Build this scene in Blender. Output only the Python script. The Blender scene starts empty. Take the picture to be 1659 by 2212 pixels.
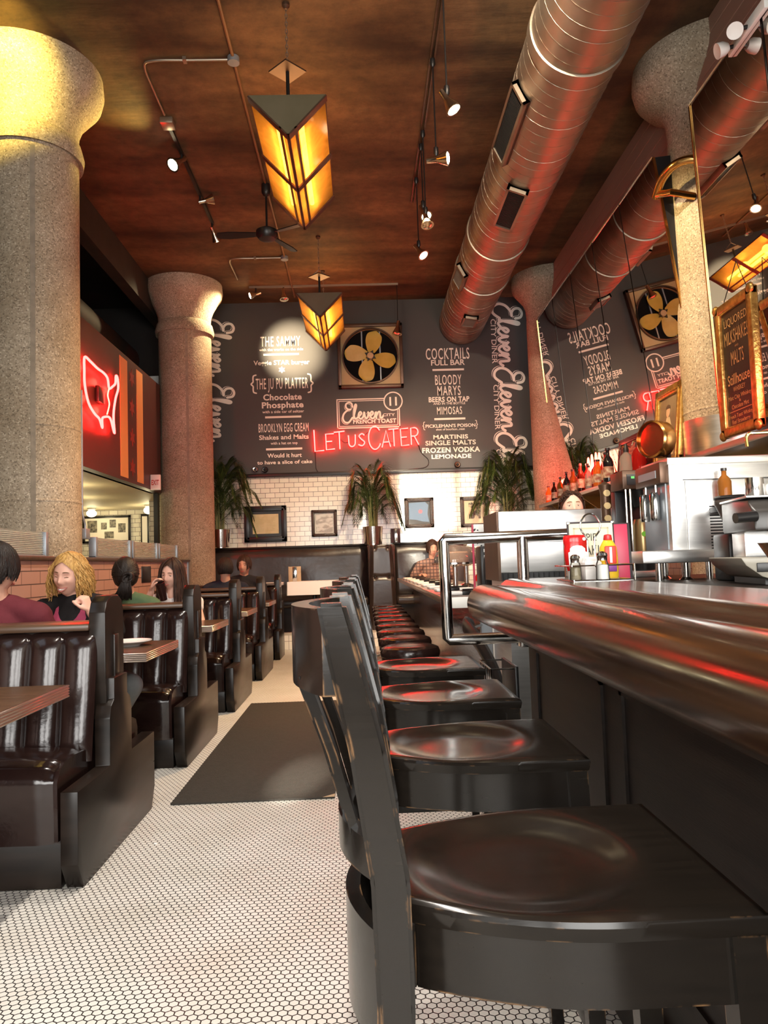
import bpy, bmesh, math, random
from mathutils import Vector, Matrix, Euler
random.seed(11)
PI = math.pi
scene = bpy.context.scene
COL = scene.collection

# ------------------------------------------------------------------ camera
def make_camera():
    F = 1661.0
    roll = math.radians(1.8)
    y = Vector((785 - 829.5, -(1218 - 1106), -F)).normalized()     # the room's long axis seen by the lens
    z = Vector((-math.sin(roll), math.cos(roll), 0.0))
    z = (z - z.dot(y) * y).normalized()
    x = y.cross(z)
    m = Matrix((x, y, z)).to_4x4()
    m.translation = (0, 0, 1.17)
    cd = bpy.data.cameras.new('camera')
    cd.sensor_fit = 'HORIZONTAL'; cd.sensor_width = 24.0; cd.lens = 24.0 * F / 1659.0
    cd.clip_start = 0.05; cd.clip_end = 100
    c = bpy.data.objects.new('camera', cd); COL.objects.link(c)
    c.matrix_world = m
    scene.camera = c
make_camera()

# ------------------------------------------------------------------ look, world, daylight
scene.view_settings.view_transform = 'Standard'
scene.view_settings.look = 'None'
scene.view_settings.exposure = 0.0
scene.view_settings.gamma = 1.0
scene.view_settings.use_curve_mapping = False
scene.cycles.use_denoising = True
scene.cycles.max_bounces = 8
scene.cycles.diffuse_bounces = 4
scene.cycles.glossy_bounces = 5
scene.cycles.transmission_bounces = 6
scene.cycles.transparent_max_bounces = 8
scene.cycles.sample_clamp_indirect = 6.0
scene.cycles.caustics_reflective = False
scene.cycles.caustics_refractive = False

CEIL, WALL_Y = 5.42, 12.2

w = bpy.data.worlds.new('world'); scene.world = w; w.use_nodes = True
wb = w.node_tree.nodes['Background']
wb.inputs[0].default_value = (0.75, 0.87, 1.0, 1); wb.inputs[1].default_value = 1.5

def area(name, loc, rot, sx, sy, power, col, spread=PI):
    l = bpy.data.lights.new(name, 'AREA'); l.shape = 'RECTANGLE'; l.size = sx; l.size_y = sy
    l.energy = power; l.color = col; l.spread = spread
    o = bpy.data.objects.new(name, l); COL.objects.link(o); o.location = loc; o.rotation_euler = rot
    return o
def spot(name, loc, to, power, col, ang=40, blend=0.6, rad=0.03):
    l = bpy.data.lights.new(name, 'SPOT'); l.energy = power; l.color = col
    l.spot_size = math.radians(ang); l.spot_blend = blend; l.shadow_soft_size = rad
    o = bpy.data.objects.new(name, l); COL.objects.link(o); o.location = loc
    o.rotation_euler = (Vector(to) - Vector(loc)).to_track_quat('-Z', 'Y').to_euler()
    return o
def point(name, loc, power, col, rad=0.05):
    l = bpy.data.lights.new(name, 'POINT'); l.energy = power; l.color = col; l.shadow_soft_size = rad
    o = bpy.data.objects.new(name, l); COL.objects.link(o); o.location = loc
    return o

# daylight through the three assumed front windows behind the camera
DAY = (1.0, 0.97, 0.92)
area('daylight', (-1.55, -2.45, 1.9), (PI/2, 0, 0), 1.5, 2.3, 150, DAY)
area('daylight', (0.35, -2.45, 1.9), (PI/2, 0, 0), 1.5, 2.3, 150, DAY)
area('daylight', (2.1, -2.45, 1.9), (PI/2, 0, 0), 1.4, 2.3, 150, DAY)
# added spots imitating sun: patch on the mat, glare on steel and far tiles
spot('added_sun_spot', (-1.3, -2.4, 2.6), (-0.38, 4.36, 0.0), 11000, (1.0, 0.93, 0.8), 3.2, 1.0, 0.02)  # added narrow spot inside the window, brightens one patch of the mat
spot('added_sun_spot', (3.5, -40.0, 4.0), (1.15, 12.2, 2.05), 105000, (1.0, 0.9, 0.74), 3.0, 0.6, 0.15)  # far-off spot added in place of the sun, brightens steel and back-wall tiles
# added fill lights without fixtures, then the room's own spotlights and lamps
for yy in (0.9, 2.3, 3.9): spot('cord_and_fill_light', (-0.2, yy, 5.1), (-0.45, yy + 0.25, 0), 360, (1.0, 0.92, 0.82), 120, 0.9, 0.06)  # unseen overhead fill added to brighten the near floor, no lamp modelled
spot('cord_and_fill_light', (0.7, 3.4, 5.0), (3.0, 6.6, 4.8), 1100, (1.0, 0.80, 0.60), 90, 1.0, 0.06)  # fill added for the soffit boards, no spotlight hangs here
point('added_red_fill', (2.55, 4.7, 2.15), 32, (1.0, 0.05, 0.03), 0.25)  # assumed red source with no tube modelled, added to redden duct and bar top
WARM = (1.0, 0.66, 0.34)
spot('track_spot', (-1.80, 7.55, 5.24), (-2.62, 6.0, 5.0), 420, (1.0, 0.72, 0.18), 75, 0.8)
spot('track_spot', (-2.25, 4.75, 5.1), (-2.95, 6.1, 5.12), 560, (1.0, 0.76, 0.16), 60, 0.9)  # assumed spotlight out of view, added for the yellow-lit capital, no fixture modelled
spot('track_spot', (-1.64, 9.30, 5.18), (-1.02, 12.2, 4.62), 2600, (1.0, 0.80, 0.52), 22, 0.9)
spot('track_spot', (-1.60, 11.42, 5.25), (-2.25, 11.2, 4.75), 220, (1.0, 0.76, 0.42), 80, 0.8)
spot('cord_and_fill_light', (0.80, 5.3, 4.45), (1.6, 6.9, 1.2), 500, WARM, 80, 0.9)
spot('cord_and_fill_light', (0.86, 6.15, 4.55), (3.0, 6.3, 3.3), 300, (1.0, 0.74, 0.3), 60, 0.9)
spot('cord_and_fill_light', (0.78, 7.4, 4.6), (0.3, 8.5, 0.6), 700, WARM, 90, 0.9)
spot('cord_and_fill_light', (0.78, 8.1, 4.5), (0.2, 12.2, 1.6), 900, (1.0, 0.78, 0.52), 75, 0.9)
spot('cord_and_fill_light', (0.72, 7.2, 4.5), (-1.6, 7.5, 0.8), 900, WARM, 100, 0.9)

# ------------------------------------------------------------------ materials
MATS = {}
def nt(m): return m.node_tree.nodes, m.node_tree.links
def M(name, col, rough=0.5, metal=0.0, col2=None, scale=8.0, bump=0.0, bscale=None, spec=0.5, coat=0.0, emit=None, estr=0.0,
      trans=0.0, ior=1.45, stretch=(1, 1, 1), rvar=0.0, alpha=1.0, coords='Object', detail=4.0, contrast=None):
    m = bpy.data.materials.new(name); m.use_nodes = True
    n, l = nt(m); p = n['Principled BSDF']
    p.inputs['Base Color'].default_value = (*col, 1); p.inputs['Roughness'].default_value = rough
    p.inputs['Metallic'].default_value = metal; p.inputs['Specular IOR Level'].default_value = spec
    p.inputs['Coat Weight'].default_value = coat; p.inputs['IOR'].default_value = ior
    p.inputs['Coat Roughness'].default_value = 0.08
    p.inputs['Transmission Weight'].default_value = trans; p.inputs['Alpha'].default_value = alpha
    if emit: p.inputs['Emission Color'].default_value = (*emit, 1); p.inputs['Emission Strength'].default_value = estr
    tc = n.new('ShaderNodeTexCoord'); mp = n.new('ShaderNodeMapping'); mp.inputs['Scale'].default_value = stretch
    l.new(tc.outputs[coords], mp.inputs['Vector'])
    nz = n.new('ShaderNodeTexNoise'); nz.inputs['Scale'].default_value = scale; nz.inputs['Detail'].default_value = detail
    l.new(mp.outputs[0], nz.inputs['Vector'])
    if col2 is not None:
        r = n.new('ShaderNodeValToRGB'); a, b = contrast or (0.35, 0.65)
        r.color_ramp.elements[0].position = a; r.color_ramp.elements[1].position = b
        r.color_ramp.elements[0].color = (*col, 1); r.color_ramp.elements[1].color = (*col2, 1)
        l.new(nz.outputs['Fac'], r.inputs[0]); l.new(r.outputs[0], p.inputs['Base Color'])
    if rvar:
        mr = n.new('ShaderNodeMapRange'); mr.inputs[3].default_value = max(0.02, rough - rvar); mr.inputs[4].default_value = rough + rvar
        l.new(nz.outputs['Fac'], mr.inputs[0]); l.new(mr.outputs[0], p.inputs['Roughness'])
    if bump:
        nb = n.new('ShaderNodeTexNoise'); nb.inputs['Scale'].default_value = bscale or scale * 4; nb.inputs['Detail'].default_value = 3
        l.new(mp.outputs[0], nb.inputs['Vector'])
        bp = n.new('ShaderNodeBump'); bp.inputs['Strength'].default_value = bump; bp.inputs['Distance'].default_value = 0.01
        l.new(nb.outputs['Fac'], bp.inputs['Height']); l.new(bp.outputs[0], p.inputs['Normal'])
    MATS[name] = m
    return m

def tile_mat(name, c1, c2, grout, w, h, mortar, rough, axis, bump=0.25, offset=0.5, spec=0.5):
    """glazed tiles in running bond; axis picks which world axes run along and up the wall"""
    m = bpy.data.materials.new(name); m.use_nodes = True
    n, l = nt(m); p = n['Principled BSDF']
    tc = n.new('ShaderNodeTexCoord'); sp = n.new('ShaderNodeSeparateXYZ'); cb = n.new('ShaderNodeCombineXYZ')
    l.new(tc.outputs['Object'], sp.inputs[0])
    l.new(sp.outputs[axis[0]], cb.inputs[0]); l.new(sp.outputs[axis[1]], cb.inputs[1])
    b = n.new('ShaderNodeTexBrick'); b.offset = offset
    b.inputs['Color1'].default_value = (*c1, 1); b.inputs['Color2'].default_value = (*c2, 1); b.inputs['Mortar'].default_value = (*grout, 1)
    b.inputs['Scale'].default_value = 1.0; b.inputs['Mortar Size'].default_value = mortar; b.inputs['Mortar Smooth'].default_value = 0.1
    b.inputs['Bias'].default_value = 0.0
    b.inputs['Brick Width'].default_value = w; b.inputs['Row Height'].default_value = h
    l.new(cb.outputs[0], b.inputs['Vector']); l.new(b.outputs['Color'], p.inputs['Base Color'])
    p.inputs['Roughness'].default_value = rough; p.inputs['Specular IOR Level'].default_value = spec
    nz = n.new('ShaderNodeTexNoise'); nz.inputs['Scale'].default_value = 9.0
    l.new(tc.outputs['Object'], nz.inputs['Vector'])
    mx = n.new('ShaderNodeMath'); mx.operation = 'MULTIPLY_ADD'; mx.inputs[1].default_value = 0.35
    inv = n.new('ShaderNodeMath'); inv.operation = 'SUBTRACT'; inv.inputs[0].default_value = 1.0
    l.new(b.outputs['Fac'], inv.inputs[1]); l.new(nz.outputs['Fac'], mx.inputs[0]); l.new(inv.outputs[0], mx.inputs[2])
    bp = n.new('ShaderNodeBump'); bp.inputs['Strength'].default_value = bump; bp.inputs['Distance'].default_value = 0.004
    l.new(mx.outputs[0], bp.inputs['Height']); l.new(bp.outputs[0], p.inputs['Normal'])
    return m

def hex_mat(name, size, tile, grout, gw=0.07):
    m = bpy.data.materials.new(name); m.use_nodes = True
    n, l = nt(m); p = n['Principled BSDF']
    tc = n.new('ShaderNodeTexCoord')
    def vm(op, a=None, b=None, va=None, vb=None):
        x = n.new('ShaderNodeVectorMath'); x.operation = op
        if a is not None: l.new(a, x.inputs[0])
        if b is not None: l.new(b, x.inputs[1])
        if va is not None: x.inputs[0].default_value = va
        if vb is not None: x.inputs[1].default_value = vb
        return x
    def ma(op, a, b=None, vb=None):
        x = n.new('ShaderNodeMath'); x.operation = op; l.new(a, x.inputs[0])
        if b is not None: l.new(b, x.inputs[1])
        if vb is not None: x.inputs[1].default_value = vb
        return x
    R = (1.0, math.sqrt(3), 1.0); H = (0.5, math.sqrt(3) / 2, 0.5)
    s = vm('SCALE', tc.outputs['Object']); s.inputs['Scale'].default_value = 1.0 / size
    off = vm('ADD', s.outputs[0], vb=(2000, 2000 * math.sqrt(3), 0))
    flat = vm('MULTIPLY', off.outputs[0], vb=(1, 1, 0))
    a = vm('SUBTRACT', vm('MODULO', flat.outputs[0], vb=R).outputs[0], vb=(H[0], H[1], 0))
    sh = vm('SUBTRACT', flat.outputs[0], vb=(H[0], H[1], 0))
    b = vm('SUBTRACT', vm('MODULO', sh.outputs[0], vb=R).outputs[0], vb=(H[0], H[1], 0))
    la = vm('LENGTH', a.outputs[0]); lb = vm('LENGTH', b.outputs[0])
    lt = ma('LESS_THAN', la.outputs['Value'], lb.outputs['Value'])
    mix = n.new('ShaderNodeMix'); mix.data_type = 'VECTOR'
    l.new(lt.outputs[0], mix.inputs['Factor']); l.new(b.outputs[0], mix.inputs[4]); l.new(a.outputs[0], mix.inputs[5])
    ab = vm('ABSOLUTE', mix.outputs[1])
    dt = vm('DOT_PRODUCT', ab.outputs[0], vb=(0.5, math.sqrt(3) / 2, 0))
    sx = n.new('ShaderNodeSeparateXYZ'); l.new(ab.outputs[0], sx.inputs[0])
    d = ma('MAXIMUM', sx.outputs[0], dt.outputs['Value'])
    g = n.new('ShaderNodeMapRange'); g.inputs[1].default_value = 0.5 - gw - 0.015; g.inputs[2].default_value = 0.5 - gw + 0.015
    l.new(d.outputs[0], g.inputs[0])
    nz = n.new('ShaderNodeTexNoise'); nz.inputs['Scale'].default_value = 3.0; nz.inputs['Detail'].default_value = 5
    l.new(tc.outputs['Object'], nz.inputs['Vector'])
    r = n.new('ShaderNodeValToRGB'); r.color_ramp.elements[0].position = 0.3; r.color_ramp.elements[1].position = 0.7
    r.color_ramp.elements[0].color = (tile[0] * 0.86, tile[1] * 0.84, tile[2] * 0.8, 1); r.color_ramp.elements[1].color = (*tile, 1)
    l.new(nz.outputs['Fac'], r.inputs[0])
    mc = n.new('ShaderNodeMix'); mc.data_type = 'RGBA'
    l.new(g.outputs[0], mc.inputs['Factor']); l.new(r.outputs[0], mc.inputs[6]); mc.inputs[7].default_value = (*grout, 1)
    l.new(mc.outputs[2], p.inputs['Base Color'])
    p.inputs['Roughness'].default_value = 0.42; p.inputs['Specular IOR Level'].default_value = 0.35
    return m

HEX = hex_mat('hex_mosaic', 0.0262, (0.78, 0.75, 0.70), (0.02, 0.018, 0.016))
SUBWAY = tile_mat('white_subway_tile', (0.82, 0.76, 0.64), (0.72, 0.66, 0.55), (0.16, 0.13, 0.11), 0.152, 0.078, 0.0035, 0.16, (0, 2))
SUBWAY_Y = tile_mat('white_subway_tile_side', (0.78, 0.73, 0.64), (0.70, 0.65, 0.56), (0.16, 0.13, 0.11), 0.152, 0.078, 0.0035, 0.16, (1, 2))
BROWN_TILE = tile_mat('brown_glazed_tile', (0.060, 0.036, 0.026), (0.045, 0.027, 0.020), (0.012, 0.008, 0.006), 0.22, 0.075, 0.003, 0.14, (1, 2))
PINK_TILE = tile_mat('pink_wall_tile', (0.50, 0.285, 0.225), (0.45, 0.255, 0.20), (0.10, 0.06, 0.05), 0.30, 0.092, 0.004, 0.35, (1, 2))
KNEE_TILE = tile_mat('white_knee_tile', (0.80, 0.77, 0.72), (0.76, 0.73, 0.68), (0.2, 0.18, 0.16), 0.12, 0.12, 0.003, 0.2, (0, 2), offset=0)
CEIL_M = M('stained_ceiling', (0.055, 0.025, 0.010), 0.75, col2=(0.215, 0.115, 0.048), scale=1.6, bump=0.3, bscale=14, stretch=(0.35, 1.5, 1), detail=10, contrast=(0.33, 0.66))
def _stain():
    n, l = nt(CEIL_M); p = n['Principled BSDF']; src = p.inputs['Base Color'].links[0].from_socket
    tc = n.new('ShaderNodeTexCoord'); a = n.new('ShaderNodeTexNoise'); a.inputs['Scale'].default_value = 0.55; a.inputs['Detail'].default_value = 7; a.inputs['Roughness'].default_value = 0.62; a.inputs['Distortion'].default_value = 0.8
    l.new(tc.outputs['Object'], a.inputs['Vector'])
    r = n.new('ShaderNodeValToRGB'); r.color_ramp.elements[0].position = 0.36; r.color_ramp.elements[1].position = 0.60
    r.color_ramp.elements[0].color = (0.45, 0.48, 0.48, 1); r.color_ramp.elements[1].color = (1, 1, 1, 1); l.new(a.outputs['Fac'], r.inputs[0])
    b = n.new('ShaderNodeTexNoise'); b.inputs['Scale'].default_value = 9; b.inputs['Detail'].default_value = 8; b.inputs['Roughness'].default_value = 0.7; l.new(tc.outputs['Object'], b.inputs['Vector'])
    r2 = n.new('ShaderNodeValToRGB'); r2.color_ramp.elements[0].position = 0.30; r2.color_ramp.elements[1].position = 0.62
    r2.color_ramp.elements[0].color = (0.55, 0.55, 0.55, 1); r2.color_ramp.elements[1].color = (1, 1, 1, 1); l.new(b.outputs['Fac'], r2.inputs[0])
    last = src
    for q in (r, r2):
        mx = n.new('ShaderNodeMix'); mx.data_type = 'RGBA'; mx.blend_type = 'MULTIPLY'; mx.inputs['Factor'].default_value = 1
        l.new(last, mx.inputs[6]); l.new(q.outputs[0], mx.inputs[7]); last = mx.outputs[2]
    l.new(last, p.inputs['Base Color'])
_stain()
MURAL = M('charcoal_paint', (0.050, 0.045, 0.041), 0.55, col2=(0.060, 0.054, 0.049), scale=0.8)
CREAM_PAINT = M('cream_lettering', (0.86, 0.79, 0.68), 0.6)
DARK_PAINT = M('black_paint', (0.016, 0.014, 0.013), 0.7, col2=(0.024, 0.02, 0.018), scale=3)
BEAM_M = M('dark_beam', (0.022, 0.018, 0.014), 0.6, col2=(0.035, 0.028, 0.02), scale=4)
TRIM_M = M('black_trim', (0.015, 0.013, 0.012), 0.35)
CREAM_CEIL = M('cream_back_room', (0.62, 0.52, 0.33), 0.6, col2=(0.66, 0.56, 0.37), scale=2)
WHITE_PL = M('white_plastic', (0.85, 0.83, 0.78), 0.4)
BOARD_M = M('soffit_boards', (0.30, 0.17, 0.125), 0.5, col2=(0.36, 0.21, 0.155), scale=2.0, stretch=(1, 0.3, 1))

def concrete():
    m = bpy.data.materials.new('aggregate_concrete'); m.use_nodes = True
    n, l = nt(m); p = n['Principled BSDF']; p.inputs['Roughness'].default_value = 0.8
    tc = n.new('ShaderNodeTexCoord')
    v = n.new('ShaderNodeTexVoronoi'); v.inputs['Scale'].default_value = 105; l.new(tc.outputs['Object'], v.inputs['Vector'])
    hs = n.new('ShaderNodeSeparateColor'); l.new(v.outputs['Color'], hs.inputs[0])
    r = n.new('ShaderNodeValToRGB'); e = r.color_ramp.elements
    e[0].position = 0.0; e[0].color = (0.22, 0.175, 0.125, 1); e[1].position = 1.0; e[1].color = (0.70, 0.61, 0.48, 1)
    for pos, c in ((0.10, (0.28, 0.225, 0.16)), (0.2, (0.40, 0.325, 0.235)), (0.85, (0.48, 0.395, 0.29))):
        k = e.new(pos); k.color = (*c, 1)
    l.new(hs.outputs[0], r.inputs[0])
    nz = n.new('ShaderNodeTexNoise'); nz.inputs['Scale'].default_value = 2.2; nz.inputs['Detail'].default_value = 8; l.new(tc.outputs['Object'], nz.inputs['Vector'])
    r2 = n.new('ShaderNodeValToRGB'); r2.color_ramp.elements[0].position = 0.3; r2.color_ramp.elements[1].position = 0.7
    r2.color_ramp.elements[0].color = (0.72, 0.68, 0.62, 1); r2.color_ramp.elements[1].color = (1, 1, 1, 1); l.new(nz.outputs['Fac'], r2.inputs[0])
    mx = n.new('ShaderNodeMix'); mx.data_type = 'RGBA'; mx.blend_type = 'MULTIPLY'; mx.inputs['Factor'].default_value = 1
    l.new(r.outputs[0], mx.inputs[6]); l.new(r2.outputs[0], mx.inputs[7]); l.new(mx.outputs[2], p.inputs['Base Color'])
    nb = n.new('ShaderNodeTexNoise'); nb.inputs['Scale'].default_value = 40; nb.inputs['Detail'].default_value = 6; l.new(tc.outputs['Object'], nb.inputs['Vector'])
    bp = n.new('ShaderNodeBump'); bp.inputs['Strength'].default_value = 0.5; bp.inputs['Distance'].default_value = 0.01
    l.new(nb.outputs['Fac'], bp.inputs['Height']); l.new(bp.outputs[0], p.inputs['Normal'])
    return m
CONCRETE = concrete()

def worn_wood():
    """black lacquered chair wood; lacquer rubbed through to tan along edges in patches"""
    m = bpy.data.materials.new('black_lacquer_wood'); m.use_nodes = True
    n, l = nt(m); p = n['Principled BSDF']
    tc = n.new('ShaderNodeTexCoord'); mp = n.new('ShaderNodeMapping'); mp.inputs['Scale'].default_value = (2.5, 30, 30)
    l.new(tc.outputs['Object'], mp.inputs['Vector'])
    g = n.new('ShaderNodeTexNoise'); g.inputs['Scale'].default_value = 3; g.inputs['Detail'].default_value = 5; l.new(mp.outputs[0], g.inputs['Vector'])
    r = n.new('ShaderNodeValToRGB'); r.color_ramp.elements[0].color = (0.007, 0.0055, 0.0045, 1); r.color_ramp.elements[1].color = (0.016, 0.012, 0.009, 1)
    l.new(g.outputs['Fac'], r.inputs[0])
    ge = n.new('ShaderNodeNewGeometry'); bv = n.new('ShaderNodeBevel'); bv.samples = 3; bv.inputs[0].default_value = 0.004
    dp = n.new('ShaderNodeVectorMath'); dp.operation = 'DOT_PRODUCT'; l.new(bv.outputs[0], dp.inputs[0]); l.new(ge.outputs['Normal'], dp.inputs[1])
    cr = n.new('ShaderNodeMapRange'); cr.inputs[1].default_value = 0.97; cr.inputs[2].default_value = 0.85
    l.new(dp.outputs['Value'], cr.inputs[0])
    nz = n.new('ShaderNodeTexNoise'); nz.inputs['Scale'].default_value = 22; nz.inputs['Detail'].default_value = 6; l.new(tc.outputs['Object'], nz.inputs['Vector'])
    nr = n.new('ShaderNodeMapRange'); nr.inputs[1].default_value = 0.55; nr.inputs[2].default_value = 0.66; l.new(nz.outputs['Fac'], nr.inputs[0])
    mu = n.new('ShaderNodeMath'); mu.operation = 'MULTIPLY'; l.new(cr.outputs[0], mu.inputs[0]); l.new(nr.outputs[0], mu.inputs[1])
    mx = n.new('ShaderNodeMix'); mx.data_type = 'RGBA'; l.new(mu.outputs[0], mx.inputs['Factor']); l.new(r.outputs[0], mx.inputs[6]); mx.inputs[7].default_value = (0.30, 0.16, 0.07, 1)
    l.new(mx.outputs[2], p.inputs['Base Color'])
    rr = n.new('ShaderNodeMapRange'); rr.inputs[3].default_value = 0.14; rr.inputs[4].default_value = 0.21; l.new(nz.outputs['Fac'], rr.inputs[0]); l.new(rr.outputs[0], p.inputs['Roughness'])
    p.inputs['Specular IOR Level'].default_value = 0.36
    bp = n.new('ShaderNodeBump'); bp.inputs['Strength'].default_value = 0.025; bp.inputs['Distance'].default_value = 0.003
    l.new(g.outputs['Fac'], bp.inputs['Height']); l.new(bp.outputs[0], p.inputs['Normal'])
    return m
CHAIR_WOOD = worn_wood()
LEATHER = M('brown_vinyl', (0.014, 0.0065, 0.0055), 0.18, col2=(0.022, 0.011, 0.009), scale=5, bump=0.07, bscale=40, rvar=0.04, spec=0.6)
BENCH_VINYL = M('dark_bench_vinyl', (0.026, 0.018, 0.016), 0.3, col2=(0.036, 0.025, 0.021), scale=4, bump=0.2, bscale=14, rvar=0.07, spec=0.6)
BOOTH_WOOD = M('booth_wood', (0.009, 0.006, 0.0045), 0.3, col2=(0.018, 0.012, 0.009), scale=3, stretch=(1, 1, 6), rvar=0.06, spec=0.32)
RAIL_WOOD = M('booth_rail_wood', (0.05, 0.026, 0.014), 0.3, col2=(0.085, 0.045, 0.024), scale=3, stretch=(0.5, 8, 8), rvar=0.05)
BAR_WOOD = M('bar_wood', (0.020, 0.009, 0.005), 0.22, col2=(0.055, 0.026, 0.012), scale=2.5, stretch=(14, 0.8, 14), rvar=0.05, spec=0.5, coat=0.15)
BAR_PANEL = M('bar_panel_wood', (0.008, 0.005, 0.004), 0.42, spec=0.3, col2=(0.017, 0.011, 0.008), scale=3, stretch=(10, 1, 10), bump=0.05, bscale=30)
STEEL = M('brushed_steel', (0.72, 0.71, 0.69), 0.36, 1.0, col2=(0.80, 0.79, 0.77), scale=6, stretch=(1, 1, 14), rvar=0.06)
CHROME = M('polished_tube', (0.66, 0.64, 0.61), 0.14, 1.0, rvar=0.04, scale=10)
DUCT_M = M('galvanised_duct', (0.26, 0.22, 0.17), 0.46, 0.9, col2=(0.32, 0.27, 0.21), scale=5, rvar=0.05)
MIRROR = M('mirror_glass', (0.86, 0.84, 0.80), 0.012, 1.0)
BLACK = M('black_plastic', (0.012, 0.011, 0.011), 0.35, rvar=0.08)
MATT_BLACK = M('matt_black', (0.008, 0.008, 0.008), 0.9, spec=0.1)
BLACK_METAL = M('black_metal', (0.014, 0.013, 0.012), 0.4, 0.3)
BLADE_M = M('yellowed_fan_blade', (0.58, 0.38, 0.06), 0.45, col2=(0.66, 0.45, 0.09), scale=6)
FAN_PLATE = M('tan_fan_plate', (0.52, 0.36, 0.17), 0.55, col2=(0.58, 0.41, 0.20), scale=3)
BROWN_METAL = M('bronze_frame', (0.085, 0.045, 0.028), 0.4, 0.5, col2=(0.11, 0.06, 0.035), scale=6)
BRASS = M('brass', (0.62, 0.36, 0.12), 0.2, 1.0, rvar=0.05)
GOLD = M('gilt_frame', (0.66, 0.42, 0.12), 0.3, 0.85, col2=(0.42, 0.24, 0.06), scale=30, bump=0.3, bscale=60)
RUBBER = M('rubber_mat', (0.028, 0.024, 0.019), 0.75, col2=(0.036, 0.031, 0.025), scale=40, bump=0.5, bscale=160)
WHITE_CLOTH = M('white_cloth', (0.80, 0.78, 0.78), 0.8, bump=0.05, bscale=20)
CONDUIT = M('conduit_metal', (0.40, 0.32, 0.24), 0.35, 0.8)
GREYBOX = M('grey_metal', (0.30, 0.33, 0.36), 0.4, 0.5)

def glass(name, col=(1, 1, 1), rough=0.02, body=0.0, fres=0.25):
    """clear or tinted glass that lets light pass without dark shadows"""
    m = bpy.data.materials.new(name); m.use_nodes = True
    n, l = nt(m); out = n['Material Output']; n.remove(n['Principled BSDF'])
    t = n.new('ShaderNodeBsdfTransparent'); t.inputs[0].default_value = (*col, 1)
    g = n.new('ShaderNodeBsdfGlossy'); g.inputs[1].default_value = rough
    lw = n.new('ShaderNodeLayerWeight'); lw.inputs[0].default_value = fres
    mx = n.new('ShaderNodeMixShader'); l.new(lw.outputs['Fresnel'], mx.inputs[0]); l.new(t.outputs[0], mx.inputs[1]); l.new(g.outputs[0], mx.inputs[2])
    if body:
        d = n.new('ShaderNodeBsdfDiffuse'); d.inputs[0].default_value = (*col, 1)
        m2 = n.new('ShaderNodeMixShader'); m2.inputs[0].default_value = body
        l.new(mx.outputs[0], m2.inputs[1]); l.new(d.outputs[0], m2.inputs[2]); l.new(m2.outputs[0], out.inputs[0])
    else: l.new(mx.outputs[0], out.inputs[0])
    return m
GLASS = glass('clear_glass', (0.96, 0.96, 0.94))
PICTURE_GLASS = glass('picture_pane', (0.97, 0.97, 0.96), 0.03, 0.0, 0.06)
DOME_GLASS = glass('cake_dome_glass', (0.92, 0.80, 0.72), 0.05, 0.15, 0.4)
def emis(name, col, s):
    m = bpy.data.materials.new(name); m.use_nodes = True
    n, l = nt(m); out = n['Material Output']; n.remove(n['Principled BSDF'])
    e = n.new('ShaderNodeEmission'); e.inputs[0].default_value = (*col, 1); e.inputs[1].default_value = s
    l.new(e.outputs[0], out.inputs[0]); return m
NEON = emis('red_neon_tube', (1.0, 0.10, 0.06), 14)
NEON_PINK = emis('pink_white_neon_tube', (1.0, 0.0105, 0.009), 75)
BULB = emis('lit_bulb', (1.0, 0.82, 0.5), 30)
TUBE_LAMP = emis('lit_lamp_tube', (1.0, 0.72, 0.28), 30)
GLOBE = emis('lit_globe', (1.0, 0.9, 0.62), 3.5)

# ------------------------------------------------------------------ mesh helpers
def frame_of(d):
    d = Vector(d).normalized()
    up = Vector((0, 0, 1)) if abs(d.z) < 0.95 else Vector((1, 0, 0))
    a = d.cross(up).normalized(); b = d.cross(a).normalized()
    return a, b
def spline(pts, n=6, closed=False):
    """Catmull-Rom through the points"""
    P = [Vector(p) for p in pts]; out = []
    N = len(P); rng = range(N if closed else N - 1)
    for i in rng:
        if closed: p0, p1, p2, p3 = P[(i-1) % N], P[i], P[(i+1) % N], P[(i+2) % N]
        else: p0, p1, p2, p3 = P[max(i-1, 0)], P[i], P[i+1], P[min(i+2, N-1)]
        for k in range(n):
            t = k / n
            out.append(0.5 * ((2*p1) + (-p0+p2)*t + (2*p0-5*p1+4*p2-p3)*t*t + (-p0+3*p1-3*p2+p3)*t**3))
    if not closed: out.append(P[-1])
    return out

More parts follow.
